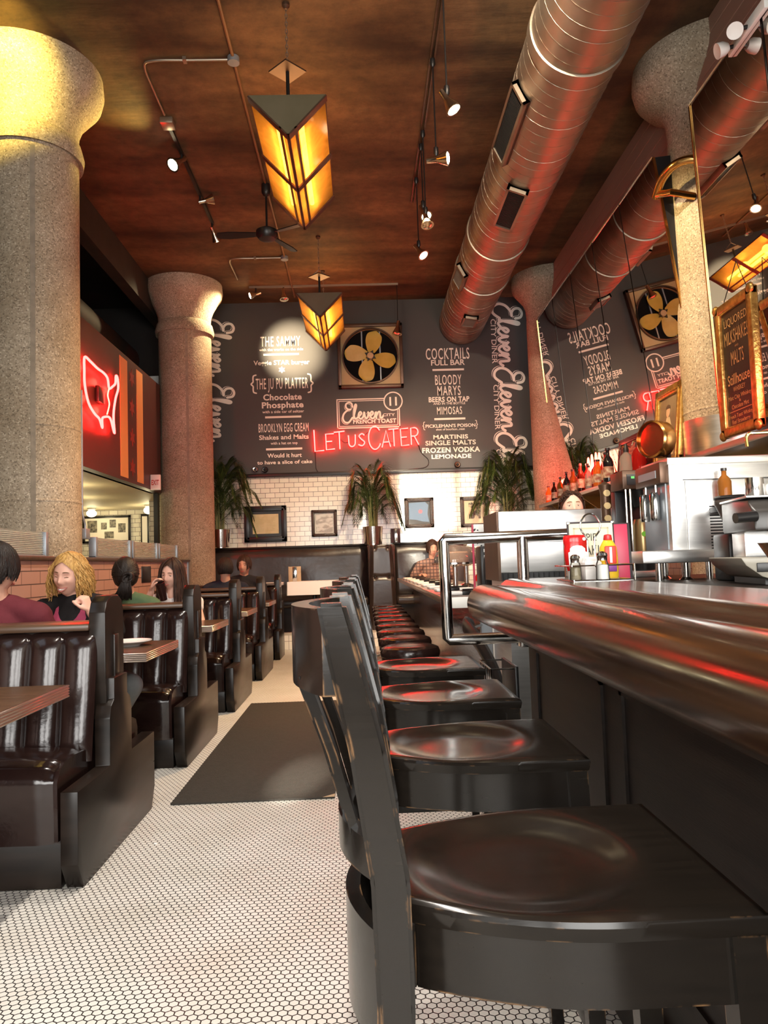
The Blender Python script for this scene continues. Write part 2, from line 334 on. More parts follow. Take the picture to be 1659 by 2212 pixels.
class MB:
    def __init__(s): s.bm = bmesh.new()
    def face(s, vs):
        try: return s.bm.faces.new(vs)
        except ValueError: return None
    def box(s, x0, x1, y0, y1, z0, z1, bev=0.0, seg=2, mat=None):
        t = bmesh.new()
        v = [t.verts.new((x, y, z)) for x in (x0, x1) for y in (y0, y1) for z in (z0, z1)]
        for f in ((0,1,3,2), (4,6,7,5), (0,4,5,1), (2,3,7,6), (0,2,6,4), (1,5,7,3)): t.faces.new([v[i] for i in f])
        if bev: bmesh.ops.bevel(t, geom=list(t.edges), offset=bev, segments=seg, affect='EDGES', profile=0.5)
        s.merge(t, mat); return s
    def merge(s, t, mat=None):
        mp = {}
        for v in t.verts: mp[v] = s.bm.verts.new(mat @ v.co if mat else v.co)
        for f in t.faces: s.face([mp[v] for v in f.verts])
        t.free()
    def ring(s, c, a, b, r, n, r2=None):
        r2 = r if r2 is None else r2
        return [s.bm.verts.new(c + a * (r * math.cos(2*PI*i/n)) + b * (r2 * math.sin(2*PI*i/n))) for i in range(n)]
    def bridge(s, r0, r1):
        n = len(r0)
        for i in range(n): s.face([r0[i], r0[(i+1) % n], r1[(i+1) % n], r1[i]])
    def cyl(s, p0, p1, r0, r1=None, n=16, cap=True):
        p0, p1 = Vector(p0), Vector(p1); r1 = r0 if r1 is None else r1
        a, b = frame_of(p1 - p0)
        A, B = s.ring(p0, a, b, r0, n), s.ring(p1, a, b, r1, n); s.bridge(A, B)
        if cap: s.face(A[::-1]); s.face(B)
        return s
    def tube(s, pts, r, n=8, closed=False, cap=True, flat=None):
        P = [Vector(p) for p in pts]; N = len(P); rings = []
        d0 = (P[1] - P[0]).normalized(); a, b = frame_of(d0); prev = d0
        for i in range(N):
            if closed: d = (P[(i+1) % N] - P[i-1])
            else: d = P[min(i+1, N-1)] - P[max(i-1, 0)]
            if d.length < 1e-9: d = prev
            d.normalize()
            q = prev.rotation_difference(d); a = q @ a; b = q @ b; prev = d
            rr = r[i] if isinstance(r, (list, tuple)) else r
            rings.append(s.ring(P[i], a, b, rr, n, rr * flat if flat else None))
        for i in range(N - 1): s.bridge(rings[i], rings[i+1])
        if closed: s.bridge(rings[-1], rings[0])
        elif cap: s.face(rings[0][::-1]); s.face(rings[-1])
        return s
    def lathe(s, prof, c=(0, 0, 0), n=24, axis=(0, 0, 1), sx=1.0, sy=1.0):
        """profile (r, h) turned about axis through c"""
        c = Vector(c); ax = Vector(axis).normalized()
        if abs(ax.z) > 0.999: a, b = Vector((1, 0, 0)), Vector((0, 1, 0)) if ax.z > 0 else Vector((0, -1, 0))
        else: a, b = frame_of(ax)
        rings = []
        for r, h in prof:
            if r < 1e-6: rings.append([s.bm.verts.new(c + ax * h)])
            else: rings.append([s.bm.verts.new(c + ax * h + a * (r*sx*math.cos(2*PI*i/n)) + b * (r*sy*math.sin(2*PI*i/n))) for i in range(n)])
        for A, B in zip(rings, rings[1:]):
            if len(A) == 1 and len(B) == 1: continue
            for i in range(n):
                if len(A) == 1: s.face([A[0], B[i], B[(i+1) % n]])
                elif len(B) == 1: s.face([A[i], A[(i+1) % n], B[0]])
                else: s.face([A[i], A[(i+1) % n], B[(i+1) % n], B[i]])
        if prof[0] != prof[-1]:
            if len(rings[0]) > 1: s.face(rings[0][::-1])
            if len(rings[-1]) > 1: s.face(rings[-1])
        return s
    def prism(s, poly, lo, hi, plane='YZ', bev=0.0):
        """extrude a 2-D outline along the axis that is left over"""
        t = bmesh.new()
        def P(u, v, h): return {'YZ': (h, u, v), 'XZ': (u, h, v), 'XY': (u, v, h)}[plane]
        A = [t.verts.new(P(u, v, lo)) for u, v in poly]; B = [t.verts.new(P(u, v, hi)) for u, v in poly]
        n = len(poly); t.faces.new(A); t.faces.new(B[::-1])
        for i in range(n): t.faces.new([A[i], B[i], B[(i+1) % n], A[(i+1) % n]])
        bmesh.ops.recalc_face_normals(t, faces=t.faces)
        if bev: bmesh.ops.bevel(t, geom=list(t.edges), offset=bev, segments=2, affect='EDGES', profile=0.5)
        s.merge(t); return s
    def grid(s, fn, nu, nv):
        V = [[s.bm.verts.new(fn(i / nu, j / nv)) for j in range(nv + 1)] for i in range(nu + 1)]
        for i in range(nu):
            for j in range(nv): s.face([V[i][j], V[i+1][j], V[i+1][j+1], V[i][j+1]])
        return s
    def ball(s, c, r, nu=16, nv=10, sc=(1, 1, 1)):
        c = Vector(c)
        return s.lathe([(r * math.sin(PI*j/nv), -r * math.cos(PI*j/nv) * sc[2]) for j in range(nv + 1)], c, nu, sx=sc[0], sy=sc[1])
    def xform(s, m):
        bmesh.ops.transform(s.bm, matrix=m, verts=s.bm.verts); return s
    def build(s, name, mat, parent=None, smooth=True, ang=40, mods=None):
        bmesh.ops.recalc_face_normals(s.bm, faces=s.bm.faces)
        me = bpy.data.meshes.new(name); s.bm.to_mesh(me); s.bm.free()
        if smooth:
            for p in me.polygons: p.use_smooth = True
            me.set_sharp_from_angle(angle=math.radians(ang))
        if mat: me.materials.append(mat)
        o = bpy.data.objects.new(name, me); COL.objects.link(o)
        if parent: o.parent = parent
        return o

def tag(o, label=None, cat=None, group=None, kind=None):
    if label: o['label'] = label
    if cat: o['category'] = cat
    if group: o['group'] = group
    if kind: o['kind'] = kind
    return o
def thing(name, label, cat, loc=(0, 0, 0), rz=0.0, group=None, rot=None):
    o = bpy.data.objects.new(name, None); o.empty_display_size = 0.05; COL.objects.link(o)
    o.location = loc; o.rotation_euler = rot or (0, 0, rz)
    return tag(o, label, cat, group)
def struct(o): o['kind'] = 'structure'; return o
def copy_tree(o, parent=None):
    c = o.copy(); COL.objects.link(c)
    if parent: c.parent = parent
    for ch in list(o.children): copy_tree(ch, c)
    return c
def dup(root, loc, rz=None, label=None):
    c = copy_tree(root); c.location = loc
    if rz is not None: c.rotation_euler = (0, 0, rz)
    if label: c['label'] = label
    return c

# flat lettering -----------------------------------------------------
def text_bm(s, width, cap, weight=0.0, shear=0.0, space=1.0, thick=0.001):
    """lettering as a thin mesh in the XY plane, centred on x, baseline at 0"""
    cu = bpy.data.curves.new('t', 'FONT'); cu.body = s; cu.size = 1.0; cu.resolution_u = 3
    cu.offset = weight; cu.space_character = space; cu.shear = shear; cu.extrude = 0.0
    o = bpy.data.objects.new('t', cu); COL.objects.link(o)
    dg = bpy.context.evaluated_depsgraph_get()
    me = bpy.data.meshes.new_from_object(o.evaluated_get(dg))
    bpy.data.objects.remove(o); bpy.data.curves.remove(cu)
    t = bmesh.new(); t.from_mesh(me); bpy.data.meshes.remove(me)
    xs = [v.co.x for v in t.verts]; x0, x1 = min(xs), max(xs)
    for v in t.verts:
        v.co = ((v.co.x - (x0 + x1) / 2) * width / (x1 - x0), v.co.y * cap / 0.729, 0)
    seen = set(); k = 0                                   # each glyph a hair apart in depth so overlapping bold letters stay clean
    for v0 in t.verts:
        if v0 in seen: continue
        st = [v0]; seen.add(v0); dz = 0.0004 * (k % 4); k += 1
        while st:
            a = st.pop(); a.co.z = dz
            for e in a.link_edges:
                b = e.other_vert(a)
                if b not in seen: seen.add(b); st.append(b)
    return t
def letter(s, c, width, cap, parent, mat, weight=0.0, name='lettering', face='-Y', shear=0.0, rot=0.0, space=1.0):
    """one painted line: c = centre of the baseline on the surface"""
    t = text_bm(s, width, cap, weight, shear, space)
    b = {'-Y': Matrix.Rotation(PI/2, 4, 'X'), '-X': Matrix.Rotation(-PI/2, 4, 'Z') @ Matrix.Rotation(PI/2, 4, 'X'),
         '+X': Matrix.Rotation(PI/2, 4, 'Z') @ Matrix.Rotation(PI/2, 4, 'X')}[face]
    m = Matrix.Translation(c) @ b @ Matrix.Rotation(rot, 4, 'Z')
    mb = MB(); mb.merge(t, m)
    return mb.build(name, mat, parent, smooth=False)
STEP = [0]
def ribbon(mb, pts, w, fn0, n=5):
    """flat stroke of width w along 2-D points with round ends; fn maps (u, v) to 3-D"""
    def fn(u, v): return Vector(fn0(u, v)) - Vector((0, 0.00003 * (STEP[0] % 30), 0))
    P = spline([(p[0], p[1], 0) for p in pts], n)
    STEP[0] += 1; L, R = [], []
    for i, p in enumerate(P):
        d = (P[min(i+1, len(P)-1)] - P[max(i-1, 0)]); d.normalize()
        nrm = Vector((-d.y, d.x, 0)) * (w / 2)
        L.append(p + nrm); R.append(p - nrm)
    vl = [mb.bm.verts.new(fn(q.x, q.y) - Vector((0, 0.000016 * i, 0))) for i, q in enumerate(L)]; vr = [mb.bm.verts.new(fn(q.x, q.y) - Vector((0, 0.000016 * i, 0))) for i, q in enumerate(R)]
    for i in range(len(P) - 1): mb.face([vl[i], vr[i], vr[i+1], vl[i+1]])
    for q in (P[0], P[-1]):
        STEP[0] += 1
        mb.face([mb.bm.verts.new(fn(q.x + w/2*math.cos(2*PI*k/10), q.y + w/2*math.sin(2*PI*k/10))) for k in range(10)])
ELEVEN = [[(1.45,1.75),(1.35,2.25),(0.95,2.4),(0.55,2.15),(0.55,1.7),(0.85,1.42),(1.2,1.4)],
          [(1.2,1.4),(0.7,1.25),(0.2,0.75),(0.05,0.1),(0.35,-0.42),(0.9,-0.45),(1.4,0.2)],
          [(1.55,0.1),(1.78,1.0),(2.02,1.9),(1.9,2.1),(1.72,1.6),(1.66,0.5),(1.85,0.03),(2.15,0.2)],
          [(2.15,0.2),(2.5,0.5),(2.72,0.82),(2.55,1.02),(2.33,0.72),(2.35,0.22),(2.65,0.0),(3.0,0.35)],
          [(3.0,0.35),(3.12,0.97),(3.2,0.4),(3.38,0.02),(3.62,0.3),(3.72,0.8),(3.6,1.0),(3.85,0.75)],
          [(3.85,0.45),(4.2,0.52),(4.4,0.82),(4.22,1.02),(4.0,0.72),(4.02,0.22),(4.32,0.0),(4.62,0.3)],
          [(4.62,0.3),(4.8,0.97),(4.84,0.02)], [(4.86,0.35),(5.1,0.88),(5.35,0.95),(5.4,0.55),(5.44,0.08),(5.65,0.1),(5.82,0.35)]]

# ------------------------------------------------------------------ the room shell
def sbox(name, x0, x1, y0, y1, z0, z1, mat, parent=None, bev=0):
    o = MB().box(x0, x1, y0, y1, z0, z1, bev).build(name, mat, parent)
    return struct(o) if parent is None else o
sbox('floor', -6.6, 3.5, -2.9, 14.0, -0.15, 0.0, HEX)
sbox('ceiling', -3.0, 3.5, -2.9, 12.4, CEIL, CEIL + 0.15, CEIL_M)
void = sbox('ceiling_void', -6.6, -3.0, 3.2, 12.4, CEIL, CEIL + 0.15, DARK_PAINT)
sbox('beam_left', -3.16, -3.0, -2.7, 12.2, 4.98, CEIL, BEAM_M)

# back wall: raised platform, white tiles, charcoal painted upper part with lettering
wall_back = sbox('wall_back', -3.0, 3.5, WALL_Y, WALL_Y + 0.15, 0.0, 2.64, SUBWAY)
paint = MB().box(-3.0, 3.5, WALL_Y - 0.012, WALL_Y + 0.15, 2.64, CEIL).build('painted_upper_wall', MURAL, wall_back)
MB().box(-2.95, 3.3, WALL_Y - 0.05, WALL_Y - 0.012, 2.585, 2.65, 0.008).build('trim_ledge', TRIM_M, wall_back)
struct(MB().box(-3.0, 3.3, 10.95, WALL_Y, 0.0, 0.2).build('floor_platform', HEX, None))
sbox('trim_platform_riser', -2.3, 1.1, 10.93, 10.95, 0.0, 0.2, KNEE_TILE)

# right wall: tiled low, reddish boards above
wall_right = sbox('wall_right', 3.3, 3.5, -2.7, WALL_Y, 0.0, 3.2, SUBWAY_Y)
MB().box(3.3, 3.5, -2.7, WALL_Y, 3.2, 4.2).build('plain_upper_wall', DARK_PAINT, wall_right)
bs = MB()
for k in range(9): bs.box(2.88, 3.3, 1.0, 11.2, 4.2 + k * 0.136, 4.2 + k * 0.136 + 0.13, 0.004, 1)
struct(bs.build('trim_soffit_boards', BOARD_M, None))

# front wall with three assumed windows behind the camera
fw = MB()
wx = [(-2.35, -0.75), (-0.45, 1.15), (1.4, 2.8)]
edges = [-6.6] + [e for p in wx for e in p] + [3.5]
for a, b in zip(edges[::2], edges[1::2]): fw.box(a, b, -2.9, -2.7, 0.0, CEIL)
for a, b in wx: fw.box(a, b, -2.9, -2.7, 0.0, 0.6); fw.box(a, b, -2.9, -2.7, 3.3, CEIL)
struct(fw.build('wall_front', DARK_PAINT))
for i, (a, b) in enumerate(wx):
    f = MB()
    for x in (a, (a + b) / 2 - 0.025, b - 0.05): f.box(x, x + 0.05, -2.84, -2.76, 0.6, 3.3)
    for z in (0.6, 2.3, 3.25): f.box(a, b, -2.84, -2.76, z, z + 0.05)
    o = struct(f.build('window_%d' % (i + 1), BLACK_METAL))
    MB().box(a, b, -2.805, -2.795, 0.6, 3.3).build('window_glass', GLASS, o)

# back room seen through the opening on the far side of the booths
sbox('wall_left', -6.6, -6.45, -2.7, 13.9, 0.0, CEIL, CREAM_CEIL)
sbox('wall_back_room', -6.6, -2.75, 13.75, 13.9, 0.0, 2.4, SUBWAY)
sbox('ceiling_back_room', -6.5, -2.95, 3.2, 13.9, 2.27, 2.36, CREAM_CEIL)
sbox('wall_void_back', -6.5, -2.95, 12.3, 12.4, 2.36, CEIL, DARK_PAINT)
sbox('wall_void_side', -5.0, -4.9, 3.2, 12.3, 2.36, CEIL, DARK_PAINT)
sbox('wall_front_booths', -6.5, -2.3, 2.9, 3.2, 0.0, CEIL, DARK_PAINT)
sbox('column_tiled', -3.35, -2.93, 12.2, 12.75, 0.0, 2.27, SUBWAY)
sbox('trim_opening_post', -2.96, -2.9, 11.0, 11.1, 1.27, 2.27, TRIM_M)

# booth wall: pink tile with wooden ledge and dark posts
pw = sbox('wall_booths', -2.42, -2.3, 1.0, 10.15, 0.0, 1.27, PINK_TILE)
MB().box(-2.44, -2.27, 1.0, 10.18, 1.27, 1.30, 0.004).build('ledge', RAIL_WOOD, pw)
for y in (4.9, 6.05, 10.13):
    MB().box(-2.31, -2.285, y, y + 0.07, 0.0, 1.27).build('tile_post', GREYBOX, pw)
for y in (6.18, 8.05): MB().box(-2.31, -2.292, y, y + 0.34, 1.05, 1.22, 0.004).build('wall_niche', BLACK, pw)

# ---- concrete columns with flared capitals
def column(name, x, y, r, cap, collar=True, ztop=CEIL):
    m = MB()
    prof = [(r * 1.0, 0), (r, 1.2), (r, 2.3), (r - 0.002, 3.4), (r, 4.72)]
    prof += [(r - 0.005, 4.8), (r + 0.005, 4.93), (r + 0.045, 5.04), (cap - 0.07, 5.16), (cap - 0.02, 5.22), (cap, 5.3), (cap - 0.01, ztop)]
    m.lathe(prof, (x, y, 0), 56)
    o = struct(m.build(name, CONCRETE, None, ang=60))
    # cast collar under the capital and a formwork seam down the shaft
    if collar: MB().lathe([(r, 4.66), (r + 0.035, 4.64), (r + 0.045, 4.7), (r + 0.02, 4.8), (r - 0.004, 4.83)], (x, y, 0), 56).build('capital_collar', CONCRETE, o)
    a = math.atan2(-y, -x)
    p = MB()
    p.box(r - 0.01, r + 0.004, -0.018, 0.018, 0.1, 4.6); p.xform(Matrix.Translation((x, y, 0)) @ Matrix.Rotation(a + 0.05, 4, 'Z'))
    p.build('formwork_seam', M('seam_%s' % name, (0.24, 0.20, 0.15), 0.85, col2=(0.32, 0.265, 0.20), scale=14), o)
    for z in (2.35, 1.75):
        MB().lathe([(r, z - 0.012), (r + 0.004, z - 0.005), (r + 0.004, z + 0.005), (r, z + 0.012)], (x, y, 0), 48).build('pour_joint', CONCRETE, o)
    return o
c1 = column('column_1', -2.71, 6.36, 0.39, 0.6)
c2 = column('column_2', -2.56, 11.37, 0.385, 0.57)
c4 = column('column_3', 3.16, 6.36, 0.39, 0.66, collar=False)
c3 = column('column_4', 2.98, 11.37, 0.39, 0.6, collar=False)
MB().lathe([(0.4, 1.55), (0.4, 2.28), (0.385, 2.285)], (3.16, 6.36, 0), 48).build('steel_wrap', STEEL, c4)

# ---- sign wall hanging over the opening: maroon panel with two tan stripes, four stars
MAROON = M('maroon_panel', (0.055, 0.018, 0.015), 0.4, col2=(0.065, 0.022, 0.018), scale=2)
TAN = M('tan_stripe', (0.78, 0.36, 0.13), 0.55)
STAR = M('red_star_paint', (0.28, 0.03, 0.022), 0.55)
panel = tag(MB().box(-3.0, -2.85, 6.7, 11.0, 2.27, 3.83).build('sign_panel', MAROON), 'maroon hanging wall panel over the opening, painted with two tan stripes and four stars', 'wall panel')
for y0, y1 in ((9.17, 9.46), (9.85, 10.12)): MB().box(-2.852, -2.845, y0, y1, 2.31, 3.77).build('stripe', TAN, panel)
for k in range(4):
    z = 3.61 - 0.38 * k; pts = []
    for i in range(12):
        rr = 0.115 if i % 2 == 0 else 0.055; pts.append((9.655 + rr * math.sin(PI * i / 6), z + rr * math.cos(PI * i / 6)))
    MB().prism(pts, -2.852, -2.846, 'YZ').build('star', STAR, panel)

# ---- dark ducts in the void above the panel
d = tag(MB().cyl((-3.75, 3.3, 4.55), (-3.75, 12.25, 4.55), 0.26, n=28).build('dark_duct', BEAM_M), 'dark round duct in the shadows above the maroon panel', 'duct')
d = tag(MB().box(-4.85, -4.25, 3.3, 12.25, 4.1, 4.7, 0.02).build('dark_square_duct', DARK_PAINT), 'black boxed duct in the dark void behind the round duct', 'duct')
tag(MB().box(-3.24, -3.02, 11.6, 11.64, 3.72, 4.12).build('void_notice', WHITE_PL), 'pale notice board hanging in the dark void above the maroon panel', 'notice')

# ------------------------------------------------------------------ the painted lettering on the back wall
LT = []
Y0 = WALL_Y - 0.0135
def line(s, x0, x1, z0, cap, weight=0.0, shear=0.0, space=1.0):
    letter(s, ((x0 + x1) / 2, Y0, z0), x1 - x0, cap, paint, CREAM_PAINT, weight, 'lettering', '-Y', shear, 0, space)
def rule(x0, x1, z, h=0.022): MB().box(x0, x1, Y0 - 0.001, Y0 + 0.002, z - h, z + h).build('lettering_rule', CREAM_PAINT, paint)
def brace(x, z0, z1, w, flip):
    m = MB(); h = z1 - z0; s = -1 if flip else 1
    pts = [(1.0, 1.0), (0.55, 0.95), (0.45, 0.8), (0.45, 0.62), (0.1, 0.5), (0.45, 0.38), (0.45, 0.2), (0.55, 0.05), (1.0, 0.0)]
    ribbon(m, [(x + s * (p[0] - 0.5) * w, z0 + p[1] * h) for p in pts], w * 0.26, lambda u, v: (u, Y0, v))
    m.build('lettering_brace', CREAM_PAINT, paint, smooth=False)
line('THE SAMMY', -1.540, -0.902, 4.704, 0.167, 0.008, 0, 1.14)
line('with the works on the side', -1.564, -0.860, 4.628, 0.045, 0.012)
line('Veggie STAR burger', -1.658, -0.762, 4.401, 0.075, 0.02)
line('THE JU PU PLATTER', -1.630, -0.795, 4.010, 0.181, 0.008, 0, 1.14)
line('Chocolate', -1.516, -0.903, 3.829, 0.098, 0.03, 0, 1.06)
line('Phosphate', -1.541, -0.877, 3.702, 0.097, 0.03, 0, 1.06)
line('with a side car of seltzer', -1.535, -0.872, 3.619, 0.045, 0.012)
line('BROOKLYN EGG CREAM', -1.601, -0.806, 3.313, 0.142, 0.008, 0, 1.14)
line('Shakes and Malts', -1.596, -0.809, 3.193, 0.075, 0.02)
line('with a hat on top', -1.415, -0.988, 3.111, 0.045, 0.012)
line('Would it hurt', -1.471, -0.927, 2.903, 0.067, 0.02)
line('to have a slice of cake', -1.635, -0.761, 2.799, 0.059, 0.02)
line('COCKTAILS', 1.112, 1.817, 4.422, 0.190, 0.008, 0, 1.14)
line('FULL BAR', 1.191, 1.738, 4.323, 0.091, 0.02)
line('BLOODY', 1.246, 1.672, 4.005, 0.166, 0.008, 0, 1.14)
line('MARYS', 1.277, 1.651, 3.831, 0.159, 0.008, 0, 1.14)
line('BEERS ON TAP', 1.131, 1.788, 3.726, 0.083, 0.03, 0, 1.06)
line('AND IN THE BOTTLE', 1.204, 1.719, 3.680, 0.038, 0.012)
line('MIMOSAS', 1.258, 1.661, 3.522, 0.128, 0.008, 0, 1.14)
line("PICKLEMAN'S POISON", 1.064, 1.869, 3.311, 0.053, 0.02)
line('shot of bourbon...neat', 1.233, 1.695, 3.263, 0.034, 0.012)
line('MARTINIS', 1.183, 1.742, 3.124, 0.067, 0.03, 0, 1.06)
line('SINGLE MALTS', 1.053, 1.864, 3.026, 0.075, 0.02)
line('FROZEN VODKA', 0.997, 1.926, 2.907, 0.082, 0.03, 0, 1.06)
line('LEMONADE', 1.142, 1.781, 2.809, 0.067, 0.03, 0, 1.06)
line('CITY', 0.386, 0.579, 3.519, 0.045, 0.012)
line('FRENCH TOAST', -0.092, 0.598, 3.413, 0.067, 0.03, 0, 1.06)

rule(-1.499, -0.928, 4.568, 0.016)
rule(-1.493, -0.918, 3.552, 0.016)
rule(-1.490, -0.916, 3.037, 0.016)
rule(1.210, 1.720, 4.248, 0.016)
rule(1.210, 1.710, 3.447, 0.016)
brace(-1.669, 3.947, 4.240, 0.088, False)
brace(-0.751, 3.937, 4.238, 0.088, True)
brace(1.037, 3.279, 3.406, 0.037, False)
brace(1.888, 3.277, 3.412, 0.037, True)
stp = []
for i in range(12):
    rr = 0.058 if i % 2 == 0 else 0.034; stp.append((-1.209 + rr * math.sin(PI * i / 6), 4.318 + rr * math.cos(PI * i / 6)))
MB().prism(stp, Y0 - 0.001, Y0 + 0.002, 'XZ').build('lettering_star', CREAM_PAINT, paint)
# boxed badge with the numbered ring
def outline(x0, x1, z0, z1, t, name):
    m = MB()
    for a, b, c, d in ((x0, x1, z0, z0 + t), (x0, x1, z1 - t, z1), (x0, x0 + t, z0, z1), (x1 - t, x1, z0, z1)): m.box(a, b, Y0, Y0 + 0.002, c, d)
    m.build(name, CREAM_PAINT, paint)
outline(-0.35, 0.66, 3.335, 3.815, 0.017, 'lettering_box')
outline(-0.318, 0.628, 3.367, 3.783, 0.010, 'lettering_box')
MB().cyl((0.558, Y0 - 0.003, 3.758), (0.558, Y0 + 0.002, 3.758), 0.150, n=48).build('badge_disc', MURAL, paint)
m = MB(); m.lathe([(0.135, 0), (0.155, 0), (0.155, 0.002), (0.135, 0.002), (0.135, 0)], (0.558, Y0 - 0.002, 3.758), 48, axis=(0, -1, 0)); m.build('lettering_ring', CREAM_PAINT, paint)
letter('11', (0.558, Y0 - 0.0045, 3.69), 0.12, 0.14, paint, CREAM_PAINT, 0.03)
def script(fn_at, w, name='lettering_script'):
    """brush script word: drop outline, gap, then the face of the letters, each a hair nearer"""
    for (du, dv, ww, dy, mt) in ((-0.10, -0.13, w, 0.0, CREAM_PAINT), (-0.035, -0.045, w * 1.3, 0.0016, MURAL), (0, 0, w, 0.0032, CREAM_PAINT)):
        m = MB(); STEP[0] = 0
        for st in ELEVEN: ribbon(m, st, ww, lambda u, v: fn_at(u + du, v + dv, dy))
        m.build(name, mt, paint, smooth=False)
script(lambda u, v, dy: (-0.255 + (u - 0.05) * 0.112, Y0 - dy, 3.485 + v * 0.112), 0.25)
def down(x, z, s): script(lambda u, v, dy: (x + v * 0.165, Y0 - dy, z - (u - 0.05) * s), 0.25)
down(2.30, 5.31, 0.177); down(2.29, 4.25, 0.177); down(2.28, 3.19, 0.177)
down(-2.36, 5.16, 0.158); down(-2.375, 4.11, 0.158)
for z in (4.695, 3.615):
    letter('CITY DINER', (2.185, Y0, z), 0.73, 0.085, paint, CREAM_PAINT, 0.006, rot=-PI/2)
letter('CITY', (2.185, Y0, 2.80), 0.26, 0.085, paint, CREAM_PAINT, 0.006, rot=-PI/2)

# ------------------------------------------------------------------ ceiling services
AMBER = bpy.data.materials.new('amber_glass'); AMBER.use_nodes = True
def _amber():
    n, l = nt(AMBER); out = n['Material Output']; n.remove(n['Principled BSDF'])
    tc = n.new('ShaderNodeTexCoord'); nz = n.new('ShaderNodeTexNoise'); nz.inputs['Scale'].default_value = 6; nz.inputs['Distortion'].default_value = 1.5
    l.new(tc.outputs['Object'], nz.inputs['Vector'])
    r = n.new('ShaderNodeValToRGB'); r.color_ramp.elements[0].color = (0.42, 0.15, 0.02, 1); r.color_ramp.elements[1].color = (0.72, 0.33, 0.07, 1)
    l.new(nz.outputs['Fac'], r.inputs[0])
    t = n.new('ShaderNodeBsdfTransparent'); tl = n.new('ShaderNodeBsdfTranslucent'); g = n.new('ShaderNodeBsdfGlossy'); g.inputs[1].default_value = 0.1
    l.new(r.outputs[0], t.inputs[0]); l.new(r.outputs[0], tl.inputs[0])
    a = n.new('ShaderNodeMixShader'); a.inputs[0].default_value = 0.42; l.new(t.outputs[0], a.inputs[1]); l.new(tl.outputs[0], a.inputs[2])
    b = n.new('ShaderNodeMixShader'); b.inputs[0].default_value = 0.05; l.new(a.outputs[0], b.inputs[1]); l.new(g.outputs[0], b.inputs[2])
    l.new(b.outputs[0], out.inputs[0])
_amber()
OLIVE = M('olive_end_plate', (0.105, 0.085, 0.045), 0.45, col2=(0.13, 0.105, 0.06), scale=4)

def prism_lamp(y, label):
    """long hanging lamp, triangular in section with the ridge downwards, amber glass sides"""
    W, H, L = 0.285, 0.30, 1.62
    t = thing('pendant_lamp', label, 'lamp', (-0.455, y, 4.64), group=None)
    for yy, nm in ((0, 'end_plate'), (L - 0.02, 'end_plate')):
        MB().prism([(-W, 0), (W, 0), (0, -H)], yy, yy + 0.02, 'XZ').build(nm, OLIVE, t)
    MB().box(-W, W, 0.02, L - 0.02, -0.008, 0.006).build('lamp_top', BROWN_METAL, t)
    dx, dz = W, H; ln = math.hypot(dx, dz)
    for s in (-1, 1):
        m = MB(); v = [(s * W, 0.02, 0), (s * W, L - 0.02, 0), (0, L - 0.02, -H), (0, 0.02, -H)]
        m.face([m.bm.verts.new(p) for p in v]); m.build('amber_pane', AMBER, t, smooth=False)
        # bands across each side and the two slim ribs beside the ridge
        def strip(a0, a1, y0, y1, name):
            m = MB(); nx, nz = s * dz / ln, -dx / ln
            q = []
            for a in (a0, a1):
                for yy in (y0, y1): q.append((s * W * (1 - a), yy, -H * a))
            A = [m.bm.verts.new(p) for p in (q[0], q[1], q[3], q[2])]
            B = [m.bm.verts.new((p[0] + nx * 0.012, p[1], p[2] + nz * 0.012)) for p in (q[0], q[1], q[3], q[2])]
            m.face(A); m.face(B[::-1])
            for i in range(4): m.face([A[i], A[(i+1) % 4], B[(i+1) % 4], B[i]])
            m.build(name, BROWN_METAL, t, smooth=False)
        for yy, wd in ((0.0, 0.07), (L * 0.5, 0.07), (L - 0.07, 0.07)): strip(0, 1, yy, yy + wd, 'band')
        strip(0.79, 0.84, 0, L, 'ridge_rib'); strip(0.985, 1.0, 0, L, 'ridge_rib')
    for s in (-1, 1):
        MB().cyl((s * 0.085, 0.16, -0.12), (s * 0.085, L - 0.16, -0.12), 0.022, n=12).build('light_tube', TUBE_LAMP, t)
    for yy in (0.1, L - 0.35):
        MB().cyl((0, yy, 0.0), (0, yy, 0.24), 0.014, n=10).build('hanger_rod', BLACK_METAL, t)
        m = MB(); m.box(-0.10, 0.10, -0.10, 0.10, 0, 0.012); m.xform(Matrix.Translation((0, yy, 0.24)) @ Matrix.Rotation(PI/4, 4, 'Z')); m.build('hanger_plate', BROWN_METAL, t)
        m = MB(); z = 0.252
        for sx in (-1, 1): m.tube([(sx * 0.11, yy, 0.25), (0, yy, 0.34)], 0.005, 6)
        k = 0
        while z + 0.09 + k * 0.03 < 0.76:                                    # chain links up to the ceiling
            zc = 0.35 + k * 0.03
            ring = [(0.009 * math.cos(a) if k % 2 else 0, yy + (0 if k % 2 else 0.009 * math.cos(a)), zc + 0.02 * math.sin(a)) for a in [2*PI*i/8 for i in range(8)]]
            m.tube(ring, 0.003, 5, closed=True); k += 1
        m.build('chain', CONDUIT, t)
        MB().lathe([(0.03, 0.78), (0.03, 0.76), (0.008, 0.74)], (0, yy, 0), 12).build('ceiling_cap', BROWN_METAL, t)
    point('lamp_light', (-0.455, y + 0.5, 4.66 - 0.11), 7, (1.0, 0.55, 0.2), 0.06)
    point('lamp_light', (-0.455, y + 1.1, 4.66 - 0.11), 7, (1.0, 0.55, 0.2), 0.06)
    # added upward fill that brightens the ceiling, set above the closed lamp top
    area('ceiling_fill', (-0.455, y + 0.81, 4.652), (PI, 0, 0), 0.45, 1.4, 12, (1.0, 0.55, 0.22))
    return t
prism_lamp(5.47, 'larger-looking amber ridge lamp with olive triangular end, before the ceiling fan')
prism_lamp(9.62, 'amber glass ridge lamp hung on chains in front of the wall fan')

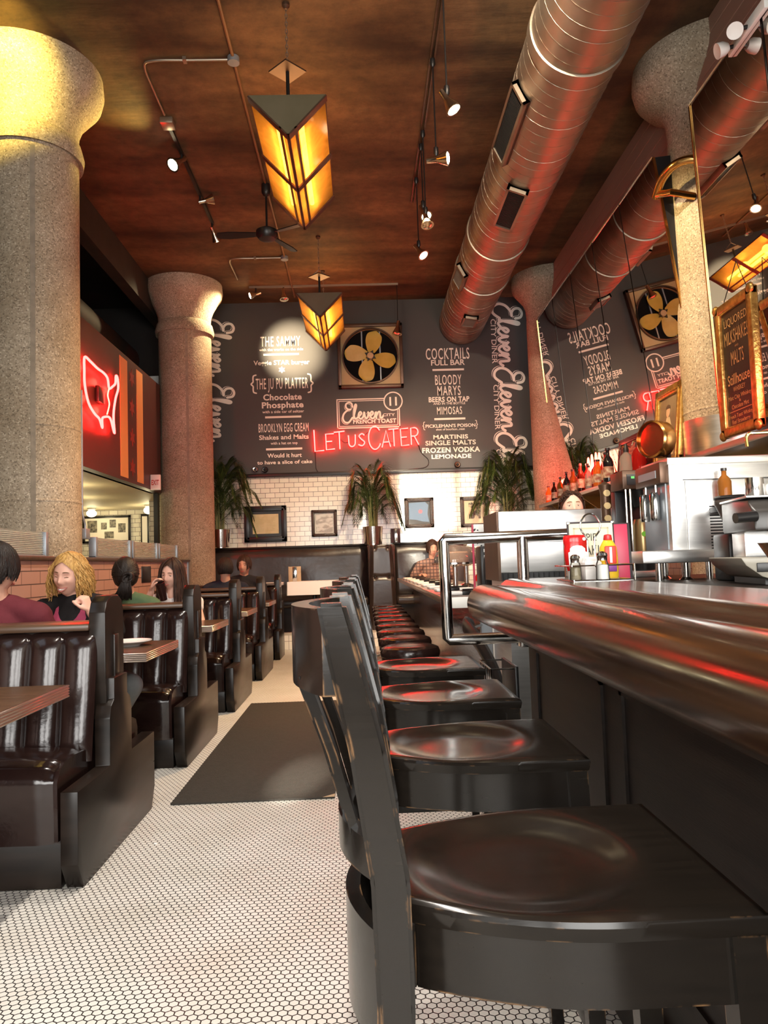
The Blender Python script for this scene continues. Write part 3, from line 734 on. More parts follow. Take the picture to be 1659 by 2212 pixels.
# ceiling fan
t = thing('ceiling_fan', 'black three-bladed ceiling fan hanging behind the nearer amber lamp', 'ceiling fan', (-0.95, 8.3, 4.84))
MB().lathe([(0.02, 0.58), (0.05, 0.56), (0.05, 0.47), (0.03, 0.43), (0.012, 0.42)], n=16).build('ceiling_cup', BLACK, t)
MB().cyl((0, 0, 0.05), (0, 0, 0.45), 0.012, n=10).build('down_rod', BLACK, t)
MB().lathe([(0.0, -0.07), (0.09, -0.06), (0.12, -0.02), (0.12, 0.03), (0.07, 0.06), (0.0, 0.07)], n=24).build('motor', BLACK, t)
for a in (178, 62, -28):
    m = MB(); P = [(0.1, -0.03), (0.16, -0.045), (0.42, -0.065), (0.54, -0.05), (0.565, 0), (0.54, 0.045), (0.42, 0.055), (0.16, 0.035), (0.1, 0.03)]
    m.prism(P, -0.005, 0.005, 'XY'); m.xform(Matrix.Rotation(math.radians(a), 4, 'Z') @ Matrix.Rotation(math.radians(13), 4, 'X'))
    m.build('blade', BLACK, t)

# spiral duct with supply grilles
DX, DZ, DR = 1.70, 5.0, 0.36
t = thing('air_duct', 'large spiral metal air duct running along the ceiling to the back wall', 'air duct', (0, 0, 0))
MB().cyl((DX, 3.2, DZ), (DX, WALL_Y - 0.08, DZ), DR, n=56).build('duct_tube', DUCT_M, t)
m = MB(); n = 28; turns = int((WALL_Y - 3.4) / 0.13)
m.tube([(DX + (DR + 0.001) * math.cos(2*PI*i/n), 3.3 + 0.13 * i / n, DZ + (DR + 0.001) * math.sin(2*PI*i/n)) for i in range(turns * n)], 0.0026, 4)
m.build('spiral_seam', DUCT_M, t)
for y in (5.35, 8.75, 9.9): MB().lathe([(DR, -0.06), (DR + 0.014, -0.055), (DR + 0.014, 0.055), (DR, 0.06)], (DX, y, DZ), 56, axis=(0, 1, 0)).build('joint_collar', DUCT_M, t)
for y0, y1, a, open_ in ((5.8, 6.75, 205, 1), (7.0, 7.8, 250, 1), (9.45, 9.95, 207, 0), (10.7, 11.1, 262, 0)):
    g = MB(); bars = MB(); hw = 0.105; rr = DR + 0.035
    for (u0, u1, v0, v1) in ((-hw, hw, y0, y0 + 0.03), (-hw, hw, y1 - 0.03, y1), (-hw, -hw + 0.025, y0, y1), (hw - 0.025, hw, y0, y1)):
        g.box(u0, u1, v0, v1, rr - 0.06, rr + 0.012)
    k = 0
    while y0 + 0.04 + k * 0.022 < y1 - 0.035:
        yy = y0 + 0.04 + k * 0.022; bars.box(-hw + 0.02, hw - 0.02, yy, yy + 0.007, rr - 0.02, rr + 0.004); k += 1
    back = MB().box(-hw, hw, y0, y1, rr - 0.05, rr - 0.022)
    mt = Matrix.Translation((DX, 0, DZ)) @ Matrix.Rotation(math.radians(90 - a), 4, 'Y')
    o = g.xform(mt).build('grille', DUCT_M, t)
    back.xform(mt).build('grille_back', BLACK_METAL if open_ else DUCT_M, o); bars.xform(mt).build('grille_slats', BLACK_METAL if open_ else DUCT_M, o)

# conduits along the ceiling
def conduit(pts, r, name, label, mat=CONDUIT, n=8):
    t = tag(MB().tube(spline(pts, 5) if len(pts) > 3 else pts, r, 8).build(name, mat), label, 'conduit'); return t
cz = CEIL - 0.018
main = tag(MB().tube([(-0.95, 3.5, cz), (-0.95, 11.9, cz)], 0.014, 8).build('ceiling_conduit', M('painted_conduit', (0.15, 0.075, 0.035), 0.5, col2=(0.18, 0.09, 0.04), scale=8)), 'thin painted conduit running straight along the ceiling above the aisle', 'conduit')
for y in (6.17, 10.33): MB().lathe([(0.05, 0.0), (0.05, 0.05), (0.0, 0.05)], (-0.95, y, CEIL - 0.055), 14).build('junction_box', GREYBOX, main)
for ya, lab in ((6.18, 'bent metal conduit feeding the light track near the big nearer column'), (10.34, 'bent metal conduit feeding the far light track before the charcoal wall')):
    yb = ya + 0.85
    o = conduit([(-0.98, ya, cz), (-1.3, ya, cz), (-1.62, ya, cz), (-1.71, ya + 0.08, cz), (-1.72, ya + 0.4, cz), (-1.72, yb - 0.08, cz)], 0.011, 'branch_conduit', lab, CONDUIT)
    MB().box(-1.37, -1.34, ya - 0.03, ya + 0.03, cz - 0.012, CEIL - 0.001).build('conduit_clip', CONDUIT, o)

SHADE = M('spot_chrome', (0.72, 0.62, 0.50), 0.18, 1.0)
def spot_head(parent, at, aim, lit=True, size=1.0):
    """bell-shaped spotlight: socket, reflector bell and lamp face"""
    at = Vector(at); d = Vector(aim).normalized(); s = size
    h = MB().lathe([(0.0, -0.07*s), (0.02*s, -0.07*s), (0.022*s, 0.0), (0.026*s, 0.01*s), (0.05*s, 0.07*s), (0.055*s, 0.085*s), (0.05*s, 0.085*s)], at, 18, axis=d).build('spot_head', SHADE, parent)
    MB().lathe([(0.0, 0.098*s), (0.03*s, 0.092*s), (0.048*s, 0.082*s), (0.0, 0.075*s)], at, 18, axis=d).build('lamp_face', BULB if lit else SHADE, h)
# track beside the columns
t = thing('light_track', 'black ceiling light track with three spotlights beside the big nearer column', 'track light', (-1.72, 7.0, CEIL))
MB().box(-0.06, 0.06, 0.0, 0.14, -0.06, 0.0, 0.006).build('feed_box', CONDUIT, t)
MB().box(-0.016, 0.016, 0.14, 2.25, -0.035, 0.0).build('track_bar', BLACK_METAL, t)
spot_head(t, (-0.02, 0.62, -0.10), (-0.45, -0.55, -0.62), True, 1.35)
spot_head(t, (0.06, 1.5, -0.09), (0.8, 0.15, 0.25), False, 1.1); spot_head(t, (0.02, 2.2, -0.16), (0.25, 0.6, -0.7), True, 1.1)
for yy in (0.62, 1.5, 2.2): MB().cyl((0, yy, -0.1), (0, yy, -0.03), 0.012, n=8).build('spot_stem', BLACK, t)
# far track, a plain bar with two spots and one dropped bulb
t = thing('far_light_track', 'pale ceiling track with two chrome spotlights and one dropped bulb before the charcoal wall', 'track light', (-1.6, 11.45, CEIL))
MB().box(0, 2.26, -0.014, 0.014, -0.03, 0.0).build('track_bar', CONDUIT, t)
spot_head(t, (0.1, 0, -0.12), (-0.85, -0.2, -0.3), True, 1.1); spot_head(t, (0.52, -0.02, -0.13), (0.1, -0.2, -0.9), False, 1.2)
for x in (0.1, 0.52): MB().cyl((x, 0, -0.12), (x, 0, -0.02), 0.012, n=8).build('spot_stem', BLACK, t)
MB().tube([(2.24, 0, -0.02), (2.24, 0, -0.3), (2.235, 0, -0.62)], 0.006, 6).build('drop_cord', BLACK, t)
spot_head(t, (2.235, 0, -0.68), (-0.15, -0.1, -0.95), False, 1.35)

# five cord-hung spotlights over the aisle, each with its own cord
track = tag(MB().box(0.69, 0.705, 3.3, 8.8, CEIL - 0.022, CEIL).box(0.725, 0.74, 3.3, 8.8, CEIL - 0.022, CEIL).build('cord_track', RAIL_WOOD), 'twin red-brown ceiling rails that carry the cord-hung spotlights', 'ceiling rail')
def cord_spot(yc, drop, aim, label, lit=True):
    t = thing('cord_spotlight', label, 'spotlight', (0.715, yc, CEIL - 0.02), group='cord-hung spotlights over the aisle')
    MB().lathe([(0.0, 0.0), (0.022, -0.005), (0.025, -0.05), (0.01, -0.075)], n=12).build('cord_plug', BLACK, t)
    MB().cyl((0, 0, -0.06), (0, 0, -drop), 0.0065, n=8).build('cord', BLACK, t)
    MB().lathe([(0.008, 0.03), (0.02, 0.02), (0.022, -0.03), (0.012, -0.05)], (0, 0, -drop), 12).build('lamp_socket', BLACK, t)
    spot_head(t, (0.0, 0, -drop - 0.08), aim, lit, 1.15)
cord_spot(5.37, 0.80, (0.4, -0.1, -0.75), 'highest and largest-looking cord-hung spotlight, lit and angled to the duct')
cord_spot(6.2, 0.80, (0.95, -0.3, -0.05), 'cord-hung spotlight second from the top of the picture, turned sideways')
cord_spot(7.28, 0.80, (0.1, -0.3, -0.9), 'unlit chrome cord-hung spotlight hanging just under the third lit one', False)
cord_spot(7.52, 0.62, (0.25, -0.5, -0.8), 'lit cord-hung spotlight third from the top of the picture, overlapping the unlit one')
cord_spot(8.2, 0.74, (0.45, -0.35, -0.75), 'smallest cord-hung spotlight, deepest in the room at the rail end')

# ------------------------------------------------------------------ booths: back-to-back benches with channelled vinyl
BX0, BX1 = -2.28, -1.14          # bench from the pink wall to its end board
def channels(u, n, depth):
    f = (u * n) % 1.0
    return depth * (math.sin(PI * f) ** 0.55)
def half_bench(t, sgn, full):
    """one seat and its backrest; sgn -1 faces the windows"""
    n = 8; w = BX1 - BX0
    def back(u, v):
        x = BX0 + w * u
        z = 0.40 + 0.53 * v
        lean = 0.20 - 0.09 * v
        y = lean + channels(u, n, 0.035) * min(1, (1 - v) * 7 + 0.25) * min(1, v * 6 + 0.3)
        if v > 0.97: y -= 0.03
        return Vector((x, sgn * y, z))
    m = MB().grid(back, 96, 20); m.build('backrest', LEATHER, t, ang=70)
    def cush(u, v):
        # profile from the backrest forward, over the rolled front edge and down
        P = [(0.10, 0.435), (0.22, 0.455), (0.34, 0.465), (0.43, 0.462), (0.49, 0.44), (0.515, 0.40), (0.515, 0.34), (0.51, 0.25), (0.505, 0.17)]
        k = v * (len(P) - 1); i = min(int(k), len(P) - 2); f = k - i
        y = P[i][0] * (1 - f) + P[i+1][0] * f; z = P[i][1] * (1 - f) + P[i+1][1] * f
        e = min(1.0, min(u, 1 - u) * 16)
        puff = 0.018 * math.sin(PI * u) ** 0.6 * (1 if v < 0.6 else 0.3)
        return Vector((BX0 + 0.01 + (w - 0.03) * u, sgn * (y - 0.02 * (1 - e) * (v > 0.4)), z + puff - 0.03 * (1 - e) ** 2 * (v < 0.6)))
    m = MB().grid(cush, 48, 32)
    m.build('seat_cushion', LEATHER, t, ang=70)
    m = MB().prism([(sgn * 0.10, 0.18), (sgn * 0.10, 0.43), (sgn * 0.22, 0.45), (sgn * 0.34, 0.46), (sgn * 0.43, 0.455), (sgn * 0.485, 0.435), (sgn * 0.508, 0.395), (sgn * 0.5, 0.18)], BX1 - 0.035, BX1 - 0.02, 'YZ')
    m.build('cushion_side', LEATHER, t)
    MB().box(BX0, BX1 - 0.02, min(sgn * 0.1, sgn * 0.47), max(sgn * 0.1, sgn * 0.47), 0.0, 0.18, 0.006).build('kick_base', BOOTH_WOOD, t)
def booth(y, label, both=True):
    t = thing('booth_bench', label, 'booth', (0, y, 0), group='back-to-back booths along the pink wall')
    d = 0.52
    low = [(-d + 0.06, 0.0), (-d, 0.10), (-d, 0.365), (-0.15, 0.365), (-0.15, 0.56), (-0.13, 0.61), (-0.09, 0.63), (-0.09, 0.72)]
    if both: hi = [(0.09, 0.72), (0.09, 0.63), (0.13, 0.61), (0.15, 0.56), (0.15, 0.365), (d, 0.365), (d, 0.10), (d - 0.06, 0.0)]
    else: hi = [(0.09, 0.72), (0.10, 0.0)]
    MB().prism(low + hi, BX1 - 0.005, BX1 + 0.06, 'YZ', 0.004).build('end_board', BOOTH_WOOD, t, ang=25)
    pp = [(-0.11, 0.55), (-0.125, 0.75), (-0.125, 1.0), (-0.10, 1.045), (-0.05, 1.07), (0.05, 1.07), (0.10, 1.045), (0.125, 1.0), (0.125, 0.75), (0.11, 0.55)]
    MB().prism(pp, BX1 - 0.035, BX1 + 0.035, 'YZ', 0.005).build('end_post', BOOTH_WOOD, t, ang=18)
    MB().box(BX1 + 0.033, BX1 + 0.045, -0.03, 0.03, 0.6, 0.9, 0.003).build('post_strip', BOOTH_WOOD, t)
    MB().box(BX0, BX1 - 0.03, -0.14, 0.14, 0.925, 0.955, 0.008).build('cap_rail', RAIL_WOOD, t)
    MB().box(BX0, BX1 - 0.03, -0.10, 0.10, 0.12, 0.93).build('core_panel', BOOTH_WOOD, t)
    half_bench(t, -1, True)
    if both: half_bench(t, 1, True)
    return t
booth(3.45, 'biggest-looking dark brown booth, behind the table cut off by the picture edge')
booth(5.15, 'dark brown booth with the blond person in the black T-shirt leaning on it')
booth(6.85, 'dark brown booth behind the long-haired woman in white')
booth(8.55, 'dark brown booth whose far side seats the dark-haired person in navy')
booth(10.25, 'single-sided dark booth deepest in the row, beside the raised back seats', False)

# ---- tables between the booths: brown top, ribbed metal edge
TOP_M = M('brown_laminate', (0.085, 0.045, 0.025), 0.25, col2=(0.12, 0.065, 0.035), scale=4, stretch=(1, 8, 1), rvar=0.05)
EDGE_M = M('ribbed_aluminium', (0.70, 0.62, 0.56), 0.3, 1.0)
def booth_table(y, label):
    t = thing('booth_table', label, 'table', (0, y, 0), group='ribbed-edge tables in the booths')
    x0, x1, h = -2.26, -1.12, 0.33
    MB().box(x0, x1, -h, h, 0.722, 0.752, 0.003).build('table_top', TOP_M, t)
    m = MB()
    for k in range(5):
        z = 0.712 + k * 0.0095
        m.box(x0, x1 + 0.010, -h - 0.010, h + 0.010, z, z + 0.0066, 0.0025, 1)
    m.box(x0, x1 + 0.006, -h - 0.006, h + 0.006, 0.712, 0.756)
    m.build('ribbed_edge', EDGE_M, t)
    MB().box(x0 + 0.01, x1 - 0.0, -h, h, 0.7562, 0.758).build('laminate_surface', TOP_M, t)
    MB().lathe([(0.24, 0.0), (0.24, 0.012), (0.06, 0.03), (0.035, 0.06), (0.035, 0.66), (0.12, 0.69), (0.12, 0.712)], (-1.75, 0, 0), 24).build('pedestal', BLACK_METAL, t)
    return t
booth_table(2.60, 'brown table with ribbed pinkish metal edge, cut off by the picture edge')
booth_table(4.30, 'booth table carrying the white plate')
booth_table(6.00, 'booth table between the green-shirted person and the long-haired woman')
booth_table(7.70, 'empty booth table just beyond the long-haired woman')
booth_table(9.40, 'booth table of the two dark-clothed diners')

PORCELAIN = M('white_porcelain', (0.86, 0.84, 0.80), 0.15, rvar=0.04)
t = MB().lathe([(0.0, 0.0), (0.06, 0.0), (0.065, 0.006), (0.105, 0.018), (0.125, 0.026), (0.125, 0.030), (0.10, 0.024), (0.06, 0.012), (0.0, 0.011)], (-1.32, 4.36, 0.7585), 40).build('plate', PORCELAIN)
tag(t, 'shallow white plate lying on the booth table before the blond person', 'plate')
COLA = glass('cola_drink', (0.10, 0.02, 0.015), 0.05)
t = thing('tumbler', 'short glass of dark red drink on the table before the long-haired woman', 'glass', (-1.35, 6.1, 0.7585))
MB().lathe([(0.0, 0.0), (0.034, 0.0), (0.04, 0.11), (0.037, 0.11), (0.031, 0.008), (0.0, 0.008)], n=24).build('tumbler_glass', GLASS, t)
MB().lathe([(0.0, 0.009), (0.031, 0.009), (0.0355, 0.07), (0.0, 0.07)], n=24).build('drink', COLA, t)

# ---- ribbed glass screens on the ledge
def ribbed():
    m = bpy.data.materials.new('ribbed_glass'); m.use_nodes = True
    n, l = nt(m); p = n['Principled BSDF']
    p.inputs['Base Color'].default_value = (0.80, 0.82, 0.74, 1); p.inputs['Roughness'].default_value = 0.28
    p.inputs['Transmission Weight'].default_value = 0.45; p.inputs['Alpha'].default_value = 0.9
    return m
RIB = ribbed()
def screen(y0, y1, label):
    t = thing('ribbed_glass_screen', label, 'glass screen', (-2.34, y0, 1.30), group='ribbed glass screens on the booth ledge')
    L = y1 - y0; m = MB(); n = 13
    def f(u, v): return Vector((0.012 + 0.006 * math.cos(2*PI*u*n), 0.03 + (L - 0.06) * v, 0.01 + 0.165 * u))
    def g(u, v): return Vector((-0.012, 0.03 + (L - 0.06) * v, 0.01 + 0.165 * u))
    m.grid(f, n * 6, 1); m.grid(g, 1, 1); m.build('ribbed_pane', RIB, t)
    for a in (0, L - 0.05): MB().box(-0.03, 0.035, a, a + 0.05, 0.0, 0.18, 0.005).build('screen_post', GREYBOX, t)
    MB().box(-0.03, 0.03, 0, L, 0.0, 0.012).build('bottom_rail', GREYBOX, t)
for a, b, lab in ((4.55, 5.72, 'pinkish ribbed glass screen on the ledge just before the big nearer column'),
                  (6.72, 7.75, 'ribbed glass screen just past the big column, by the grey junction box'), (7.8, 8.75, 'middle one of the three ribbed glass screens past the column'), (8.8, 9.68, 'ribbed glass screen at the far end of the ledge')):
    screen(a, b, lab)
# conduit and box on the column
t = thing('column_conduit', 'thin grey conduit running down the big column into a grey box', 'conduit', (-2.422, 6.64, 0))
MB().tube(spline([(0.03, 0, 2.75), (0.03, 0, 2.2), (0.03, 0, 1.75), (0.035, 0.0, 1.66), (0.045, 0.02, 1.59), (0.045, 0.02, 1.55)], 5), 0.009, 8).build('conduit_pipe', GREYBOX, t)
MB().box(0.0, 0.075, -0.04, 0.06, 1.46, 1.55, 0.006).build('junction_box', GREYBOX, t)

# ------------------------------------------------------------------ people
def skin_mat(name, c): return M(name, c, 0.5, col2=tuple(min(1, x * 1.08) for x in c), scale=9, bump=0.03, bscale=60, spec=0.35)
SKIN = skin_mat('pale_skin', (0.74, 0.43, 0.33)); SKIN2 = skin_mat('warm_skin', (0.62, 0.34, 0.24))
EYE_W = M('eye_white', (0.8, 0.76, 0.72), 0.2); IRIS = M('dark_iris', (0.035, 0.025, 0.02), 0.2); LIP = M('lips', (0.50, 0.16, 0.13), 0.4); TEETH = M('teeth', (0.85, 0.82, 0.75), 0.3); BROW = M('brow_hair', (0.16, 0.085, 0.04), 0.7)

def capsule(mb, a, b, ra, rb, n=12):
    a, b = Vector(a), Vector(b); d = b - a; L = d.length
    if L < 1e-6: mb.ball(a, ra, n, 8); return
    d.normalize(); prof = [(ra * math.sin(PI/2 * k / 4), -ra * math.cos(PI/2 * k / 4)) for k in range(5)] + [(rb * math.cos(PI/2 * k / 4), L + rb * math.sin(PI/2 * k / 4)) for k in range(5)]
    prof[0] = (0, -ra); prof[-1] = (0, L + rb)
    mb.lathe(prof, a, n, axis=d)
def chain(mb, pts, rad):
    for i in range(len(pts) - 1): capsule(mb, pts[i], pts[i+1], rad[i], rad[i+1])
def ell(mb, c, r, m=None, nu=24, nv=16):
    t = MB().ball((0, 0, 0), 1.0, nu, nv); t.xform(Matrix.Translation(c) @ (m.to_4x4() if m else Matrix()) @ Matrix.Diagonal((*r, 1)))
    mb.merge(t.bm)
def remesh(o, voxel, smooth=4, fac=0.5):
    r = o.modifiers.new('union', 'REMESH'); r.mode = 'VOXEL'; r.voxel_size = voxel; r.use_smooth_shade = True
    if smooth:
        s = o.modifiers.new('soften', 'SMOOTH'); s.iterations = smooth; s.factor = fac
    dg = bpy.context.evaluated_depsgraph_get(); dg.update()
    me = bpy.data.meshes.new_from_object(o.evaluated_get(dg)); mats = list(o.data.materials)
    o.modifiers.clear(); old = o.data; o.data = me; bpy.data.meshes.remove(old); me.materials.clear()
    for x in mats: me.materials.append(x)
    for p in me.polygons: p.use_smooth = True
    return o
def G(x, c, s): return math.exp(-((x - c) / s) ** 2)
def head(mb, M4, wide=1.0, smile=0.0, nose=1.0):
    """head facing -Y, chin at z=-0.115, crown at +0.125; shaped from a fine ball"""
    def f(u, v):
        th = 2 * PI * u; ph = PI * v
        x, y, z = math.sin(ph) * math.sin(th), -math.sin(ph) * math.cos(th), math.cos(ph)
        X = x * 0.078 * wide; Y = y * 0.098; Z = z * 0.122
        if z < 0:                                        # jaw narrows, chin comes forward
            k = -z; X *= 1 - 0.30 * k ** 1.5; Y = Y * (1 - 0.16 * k) - 0.016 * k
        fr = max(0.0, -y)
        if fr > 0:
            w = fr ** 1.5
            ax = abs(X)
            Y -= w * 0.026 * nose * G(X, 0, 0.011) * (G(Z, -0.028, 0.016) + 0.55 * G(Z, -0.006, 0.02))   # nose
            Y -= w * 0.008 * nose * G(ax, 0.013, 0.008) * G(Z, -0.035, 0.009)                              # nostril wings
            Y += w * 0.013 * G(ax, 0.032, 0.015) * G(Z, 0.008, 0.011)                                       # eye sockets
            Y -= w * 0.006 * G(Z, 0.027, 0.011) * G(ax, 0.028, 0.025)                                        # brow ridge
            Y -= w * 0.008 * G(ax, 0.042, 0.018) * G(Z, -0.03 + 0.008 * smile, 0.018) * (1 + smile)            # cheeks
            Y -= w * 0.008 * G(X, 0, 0.026) * (G(Z, -0.060, 0.007) + G(Z, -0.074, 0.008))                      # lips
            Y += w * 0.006 * G(X, 0, 0.026) * G(Z, -0.067, 0.004)
            Y -= w * 0.010 * G(X, 0, 0.022) * G(Z, -0.103, 0.014)                                              # chin
        return M4 @ Vector((X, Y, Z))
    t = MB(); t.grid(f, 72, 60); bmesh.ops.remove_doubles(t.bm, verts=t.bm.verts, dist=1e-5)
    mb.merge(t.bm)
    for s in (-1, 1):                                     # ears
        ell(mb, M4 @ Vector((s * 0.077 * wide, 0.012, -0.012)), (0.010, 0.020, 0.031), M4.to_3x3())
def face_bits(root, M4, iris=IRIS, smile=False, closed=False, brow=BROW):
    for s in (-1, 1):
        e = MB(); ell(e, M4 @ Vector((s * 0.031, -0.0795, 0.006)), (0.0120, 0.008, 0.0052 if not closed else 0.0035), M4.to_3x3()); o = e.build('eye', EYE_W if not closed else SKIN, root)
        if not closed:
            e = MB(); ell(e, M4 @ Vector((s * 0.031, -0.086, 0.006)), (0.0056, 0.0028, 0.0054), M4.to_3x3()); e.build('iris', iris, o)
            e = MB(); ell(e, M4 @ Vector((s * 0.031, -0.0805, 0.0102)), (0.0135, 0.0088, 0.0046), M4.to_3x3()); e.build('upper_lid', SKIN, root)
        e = MB(); e.tube([M4 @ Vector((s * (0.017 + 0.0065 * k), -0.0905 + 0.0035 * (k / 4) ** 2 * 4 - (0.002 if closed else 0), 0.008 + 0.0025 * math.sin(PI * k / 4) - (0.009 if closed else 0))) for k in range(5)], 0.0021 if closed else 0.0014, 6); e.build('eyelid', brow, root)
        e = MB(); e.tube([M4 @ Vector((s * (0.013 + 0.008 * k), -0.0975 + 0.0045 * (k / 4) ** 2 * 3.4, 0.026 + 0.005 * math.sin(PI * (k + 0.6) / 5))) for k in range(5)], [0.002, 0.0032, 0.003, 0.0026, 0.0012], 6); e.build('eyebrow', brow, root)
    w = 0.030 if smile else 0.021
    for dz, r, nm, mt in ((0.0035, 0.0032, 'upper_lip', LIP), (-0.0055, 0.0038, 'lower_lip', LIP)):
        e = MB(); e.tube([M4 @ Vector((w * x, -0.105 + 0.018 * x * x * (1.5 if smile else 1.0), -0.066 + dz * (1 - x * x) * (1.9 if smile else 1.0) + (0.009 * x * x if smile else 0))) for x in (-1, -0.66, -0.33, 0, 0.33, 0.66, 1)], [0.0012, r, r, r, r, r, 0.0012], 8); e.build(nm, mt, root)
    if smile:
        e = MB(); e.tube([M4 @ Vector((w * 0.8 * x, -0.1035 + 0.024 * x * x, -0.067 + 0.006 * x * x)) for x in (-1, -0.5, 0, 0.5, 1)], [0.002, 0.0052, 0.006, 0.0052, 0.002], 8); e.build('teeth', TEETH, root)
def hand(mb, wrist, direction, palm_n, curl=0.5, side=1, scale=1.0):
    """palm, four unequal bent fingers and a thumb leaving the side of the palm"""
    w = Vector(wrist); d = Vector(direction).normalized(); n = Vector(palm_n); n = (n - n.dot(d) * d).normalized(); s = d.cross(n) * side
    S = scale
    for k in range(4): capsule(mb, w + s * ((k - 1.5) * 0.006) * S, w + d * 0.082 * S + s * ((k - 1.5) * 0.0195) * S, 0.016 * S, 0.0115 * S, 10)
    if curl > 1.3: mb.ball(w + d * 0.088 * S + n * 0.020 * S, 0.022 * S, 10, 8); mb.ball(w + d * 0.084 * S + n * 0.018 * S + s * 0.02 * S, 0.020 * S, 10, 8)
    L = (0.070, 0.080, 0.074, 0.058)
    for k in range(4):
        p = w + d * 0.085 * S + s * ((k - 1.5) * 0.0200) * S; a = 0.0; pts = [p]
        for j, fr in enumerate((0.45, 0.32, 0.23)):
            a += curl * (0.75 if j == 0 else 0.9)
            p = p + (d * math.cos(a) + n * math.sin(a)) * L[k] * fr * S; pts.append(p)
        chain(mb, pts, [0.0092 * S, 0.0086 * S, 0.0080 * S, 0.0070 * S])
    p0 = w + d * 0.022 * S - s * 0.026 * S; p1 = p0 + (d * 0.6 - s * 0.65 + n * 0.35).normalized() * 0.036 * S
    p2 = p1 + (d * 0.8 - s * 0.15 + n * 0.5).normalized() * 0.032 * S; p3 = p2 + (d * 0.8 + s * 0.15 + n * 0.55).normalized() * 0.026 * S
    chain(mb, [p0, p1, p2, p3], [0.0145 * S, 0.0115 * S, 0.0100 * S, 0.0082 * S])

def seated(label, x, y, face, skin, shirt, trousers, hm, arms, sleeve=0.45, wide=1.0, lean=0.0, shoulder=0.19, top=1.0, voxel=0.009, headkw=None, knees=None, hands=None, seat=0.47, neckline=0.0, foot=None):
    """seated figure; local frame faces -Y, face = yaw. hm = head matrix (local). arms = [(shoulder, elbow, wrist)] per side"""
    root = thing('person', label, 'person', (x, y, 0), face)
    hipz = seat + 0.10; body = MB()
    neck = Vector((0, lean * -1 + 0.0, 1.0 * top)); chest = Vector((0, neck.y * 0.75 + 0.015, top - 0.22)); waist = Vector((0, neck.y * 0.3 + 0.03, hipz + 0.14)); hip = Vector((0, 0.02, hipz))
    sh = [Vector((s * shoulder, neck.y * 0.9 + 0.02, top - 0.085)) for s in (-1, 1)]
    def torso(mb, g):
        ell(mb, chest, (shoulder * 0.86 + g, 0.105 * wide + g, 0.19 + g)); ell(mb, (waist + chest) / 2, (0.145 * wide + g, 0.10 * wide + g, 0.17 + g)); ell(mb, waist, (0.15 * wide + g, 0.105 * wide + g, 0.15 + g)); ell(mb, hip, (0.175 * wide + g, 0.12 * wide + g, 0.13 + g))
        for p, s in zip(sh, (-1, 1)):
            capsule(mb, Vector((s * 0.05, neck.y * 0.95 + 0.015, top - 0.035)), p, 0.05 + g, 0.062 + g)
    torso(body, 0)
    hp = hm.to_translation()
    capsule(body, neck + Vector((0, 0.015, -0.03)), hp + hm.to_3x3() @ Vector((0, 0.02, -0.06)), 0.058, 0.052)
    head(body, hm, **(headkw or {}))
    kn = knees or [(-0.13, -0.43, seat + 0.09), (0.13, -0.43, seat + 0.09)]
    legs = []
    for s, k in zip((-1, 1), kn):
        k = Vector(k); a = Vector((s * 0.095, 0.0, hipz - 0.02)); f = Vector((k.x + (foot[0] if foot and s > 0 else 0), k.y + 0.02 + (foot[1] if foot and s > 0 else 0), 0.09)); legs.append((a, k, f))
        chain(body, [a, k, f], [0.082, 0.058, 0.04]); capsule(body, f + Vector((0, 0.02, -0.045)), f + Vector((0, -0.13, -0.055)), 0.04, 0.03)
    for i, (p, (e, wv)) in enumerate(zip(sh, arms)):
        chain(body, [p, e, wv], [0.052, 0.040, 0.027])
        if hands and hands[i]: d, nrm, cu, sd = hands[i]; hand(body, wv, d, nrm, cu, sd)
        else: d = (Vector(wv) - Vector(e)).normalized(); hand(body, wv, d, (0, 0, -1), 0.5, -1 if i else 1)
    o = body.build('body', skin, root); remesh(o, voxel, 5, 0.5)
    c = MB(); torso(c, 0.013)
    for p, (e, wv) in zip(sh, arms):
        e, wv = Vector(e), Vector(wv)
        if sleeve <= 1: chain(c, [p, p.lerp(e, sleeve)], [0.07, 0.066])
        else: chain(c, [p, e, e.lerp(wv, 0.93)], [0.072, 0.058, 0.042])
    capsule(c, neck + Vector((0, 0.02, -0.065 - neckline)), neck + Vector((0, 0.018, -0.035 - neckline)), 0.085, 0.075)
    s = c.build('shirt', shirt, root); remesh(s, 0.011, 6, 0.5)
    tx = bpy.data.textures.get('fold') or bpy.data.textures.new('fold', 'CLOUDS'); tx.noise_scale = 0.09
    dm = s.modifiers.new('folds', 'DISPLACE'); dm.texture = tx; dm.strength = 0.014; dm.mid_level = 0.45
    c = MB(); ell(c, hip, (0.18 * wide + 0.008, 0.13 * wide, 0.12))
    for a, k, f in legs: chain(c, [a, k, f + Vector((0, 0, 0.02))], [0.092, 0.07, 0.055])
    s = c.build('trousers', trousers, root); remesh(s, 0.014, 4, 0.5)
    c = MB()
    for a, k, f in legs: capsule(c, f + Vector((0, 0.02, -0.047)), f + Vector((0, -0.15, -0.055)), 0.043, 0.036)
    c.build('shoes', BLACK, root)
    return root
def HM(x, y, z, yaw=0, pitch=0, roll=0, s=1.0):
    return Matrix.Translation((x, y, z)) @ Matrix.Rotation(math.radians(yaw), 4, 'Z') @ Matrix.Rotation(math.radians(pitch), 4, 'X') @ Matrix.Rotation(math.radians(roll), 4, 'Y') @ Matrix.Scale(s, 4)
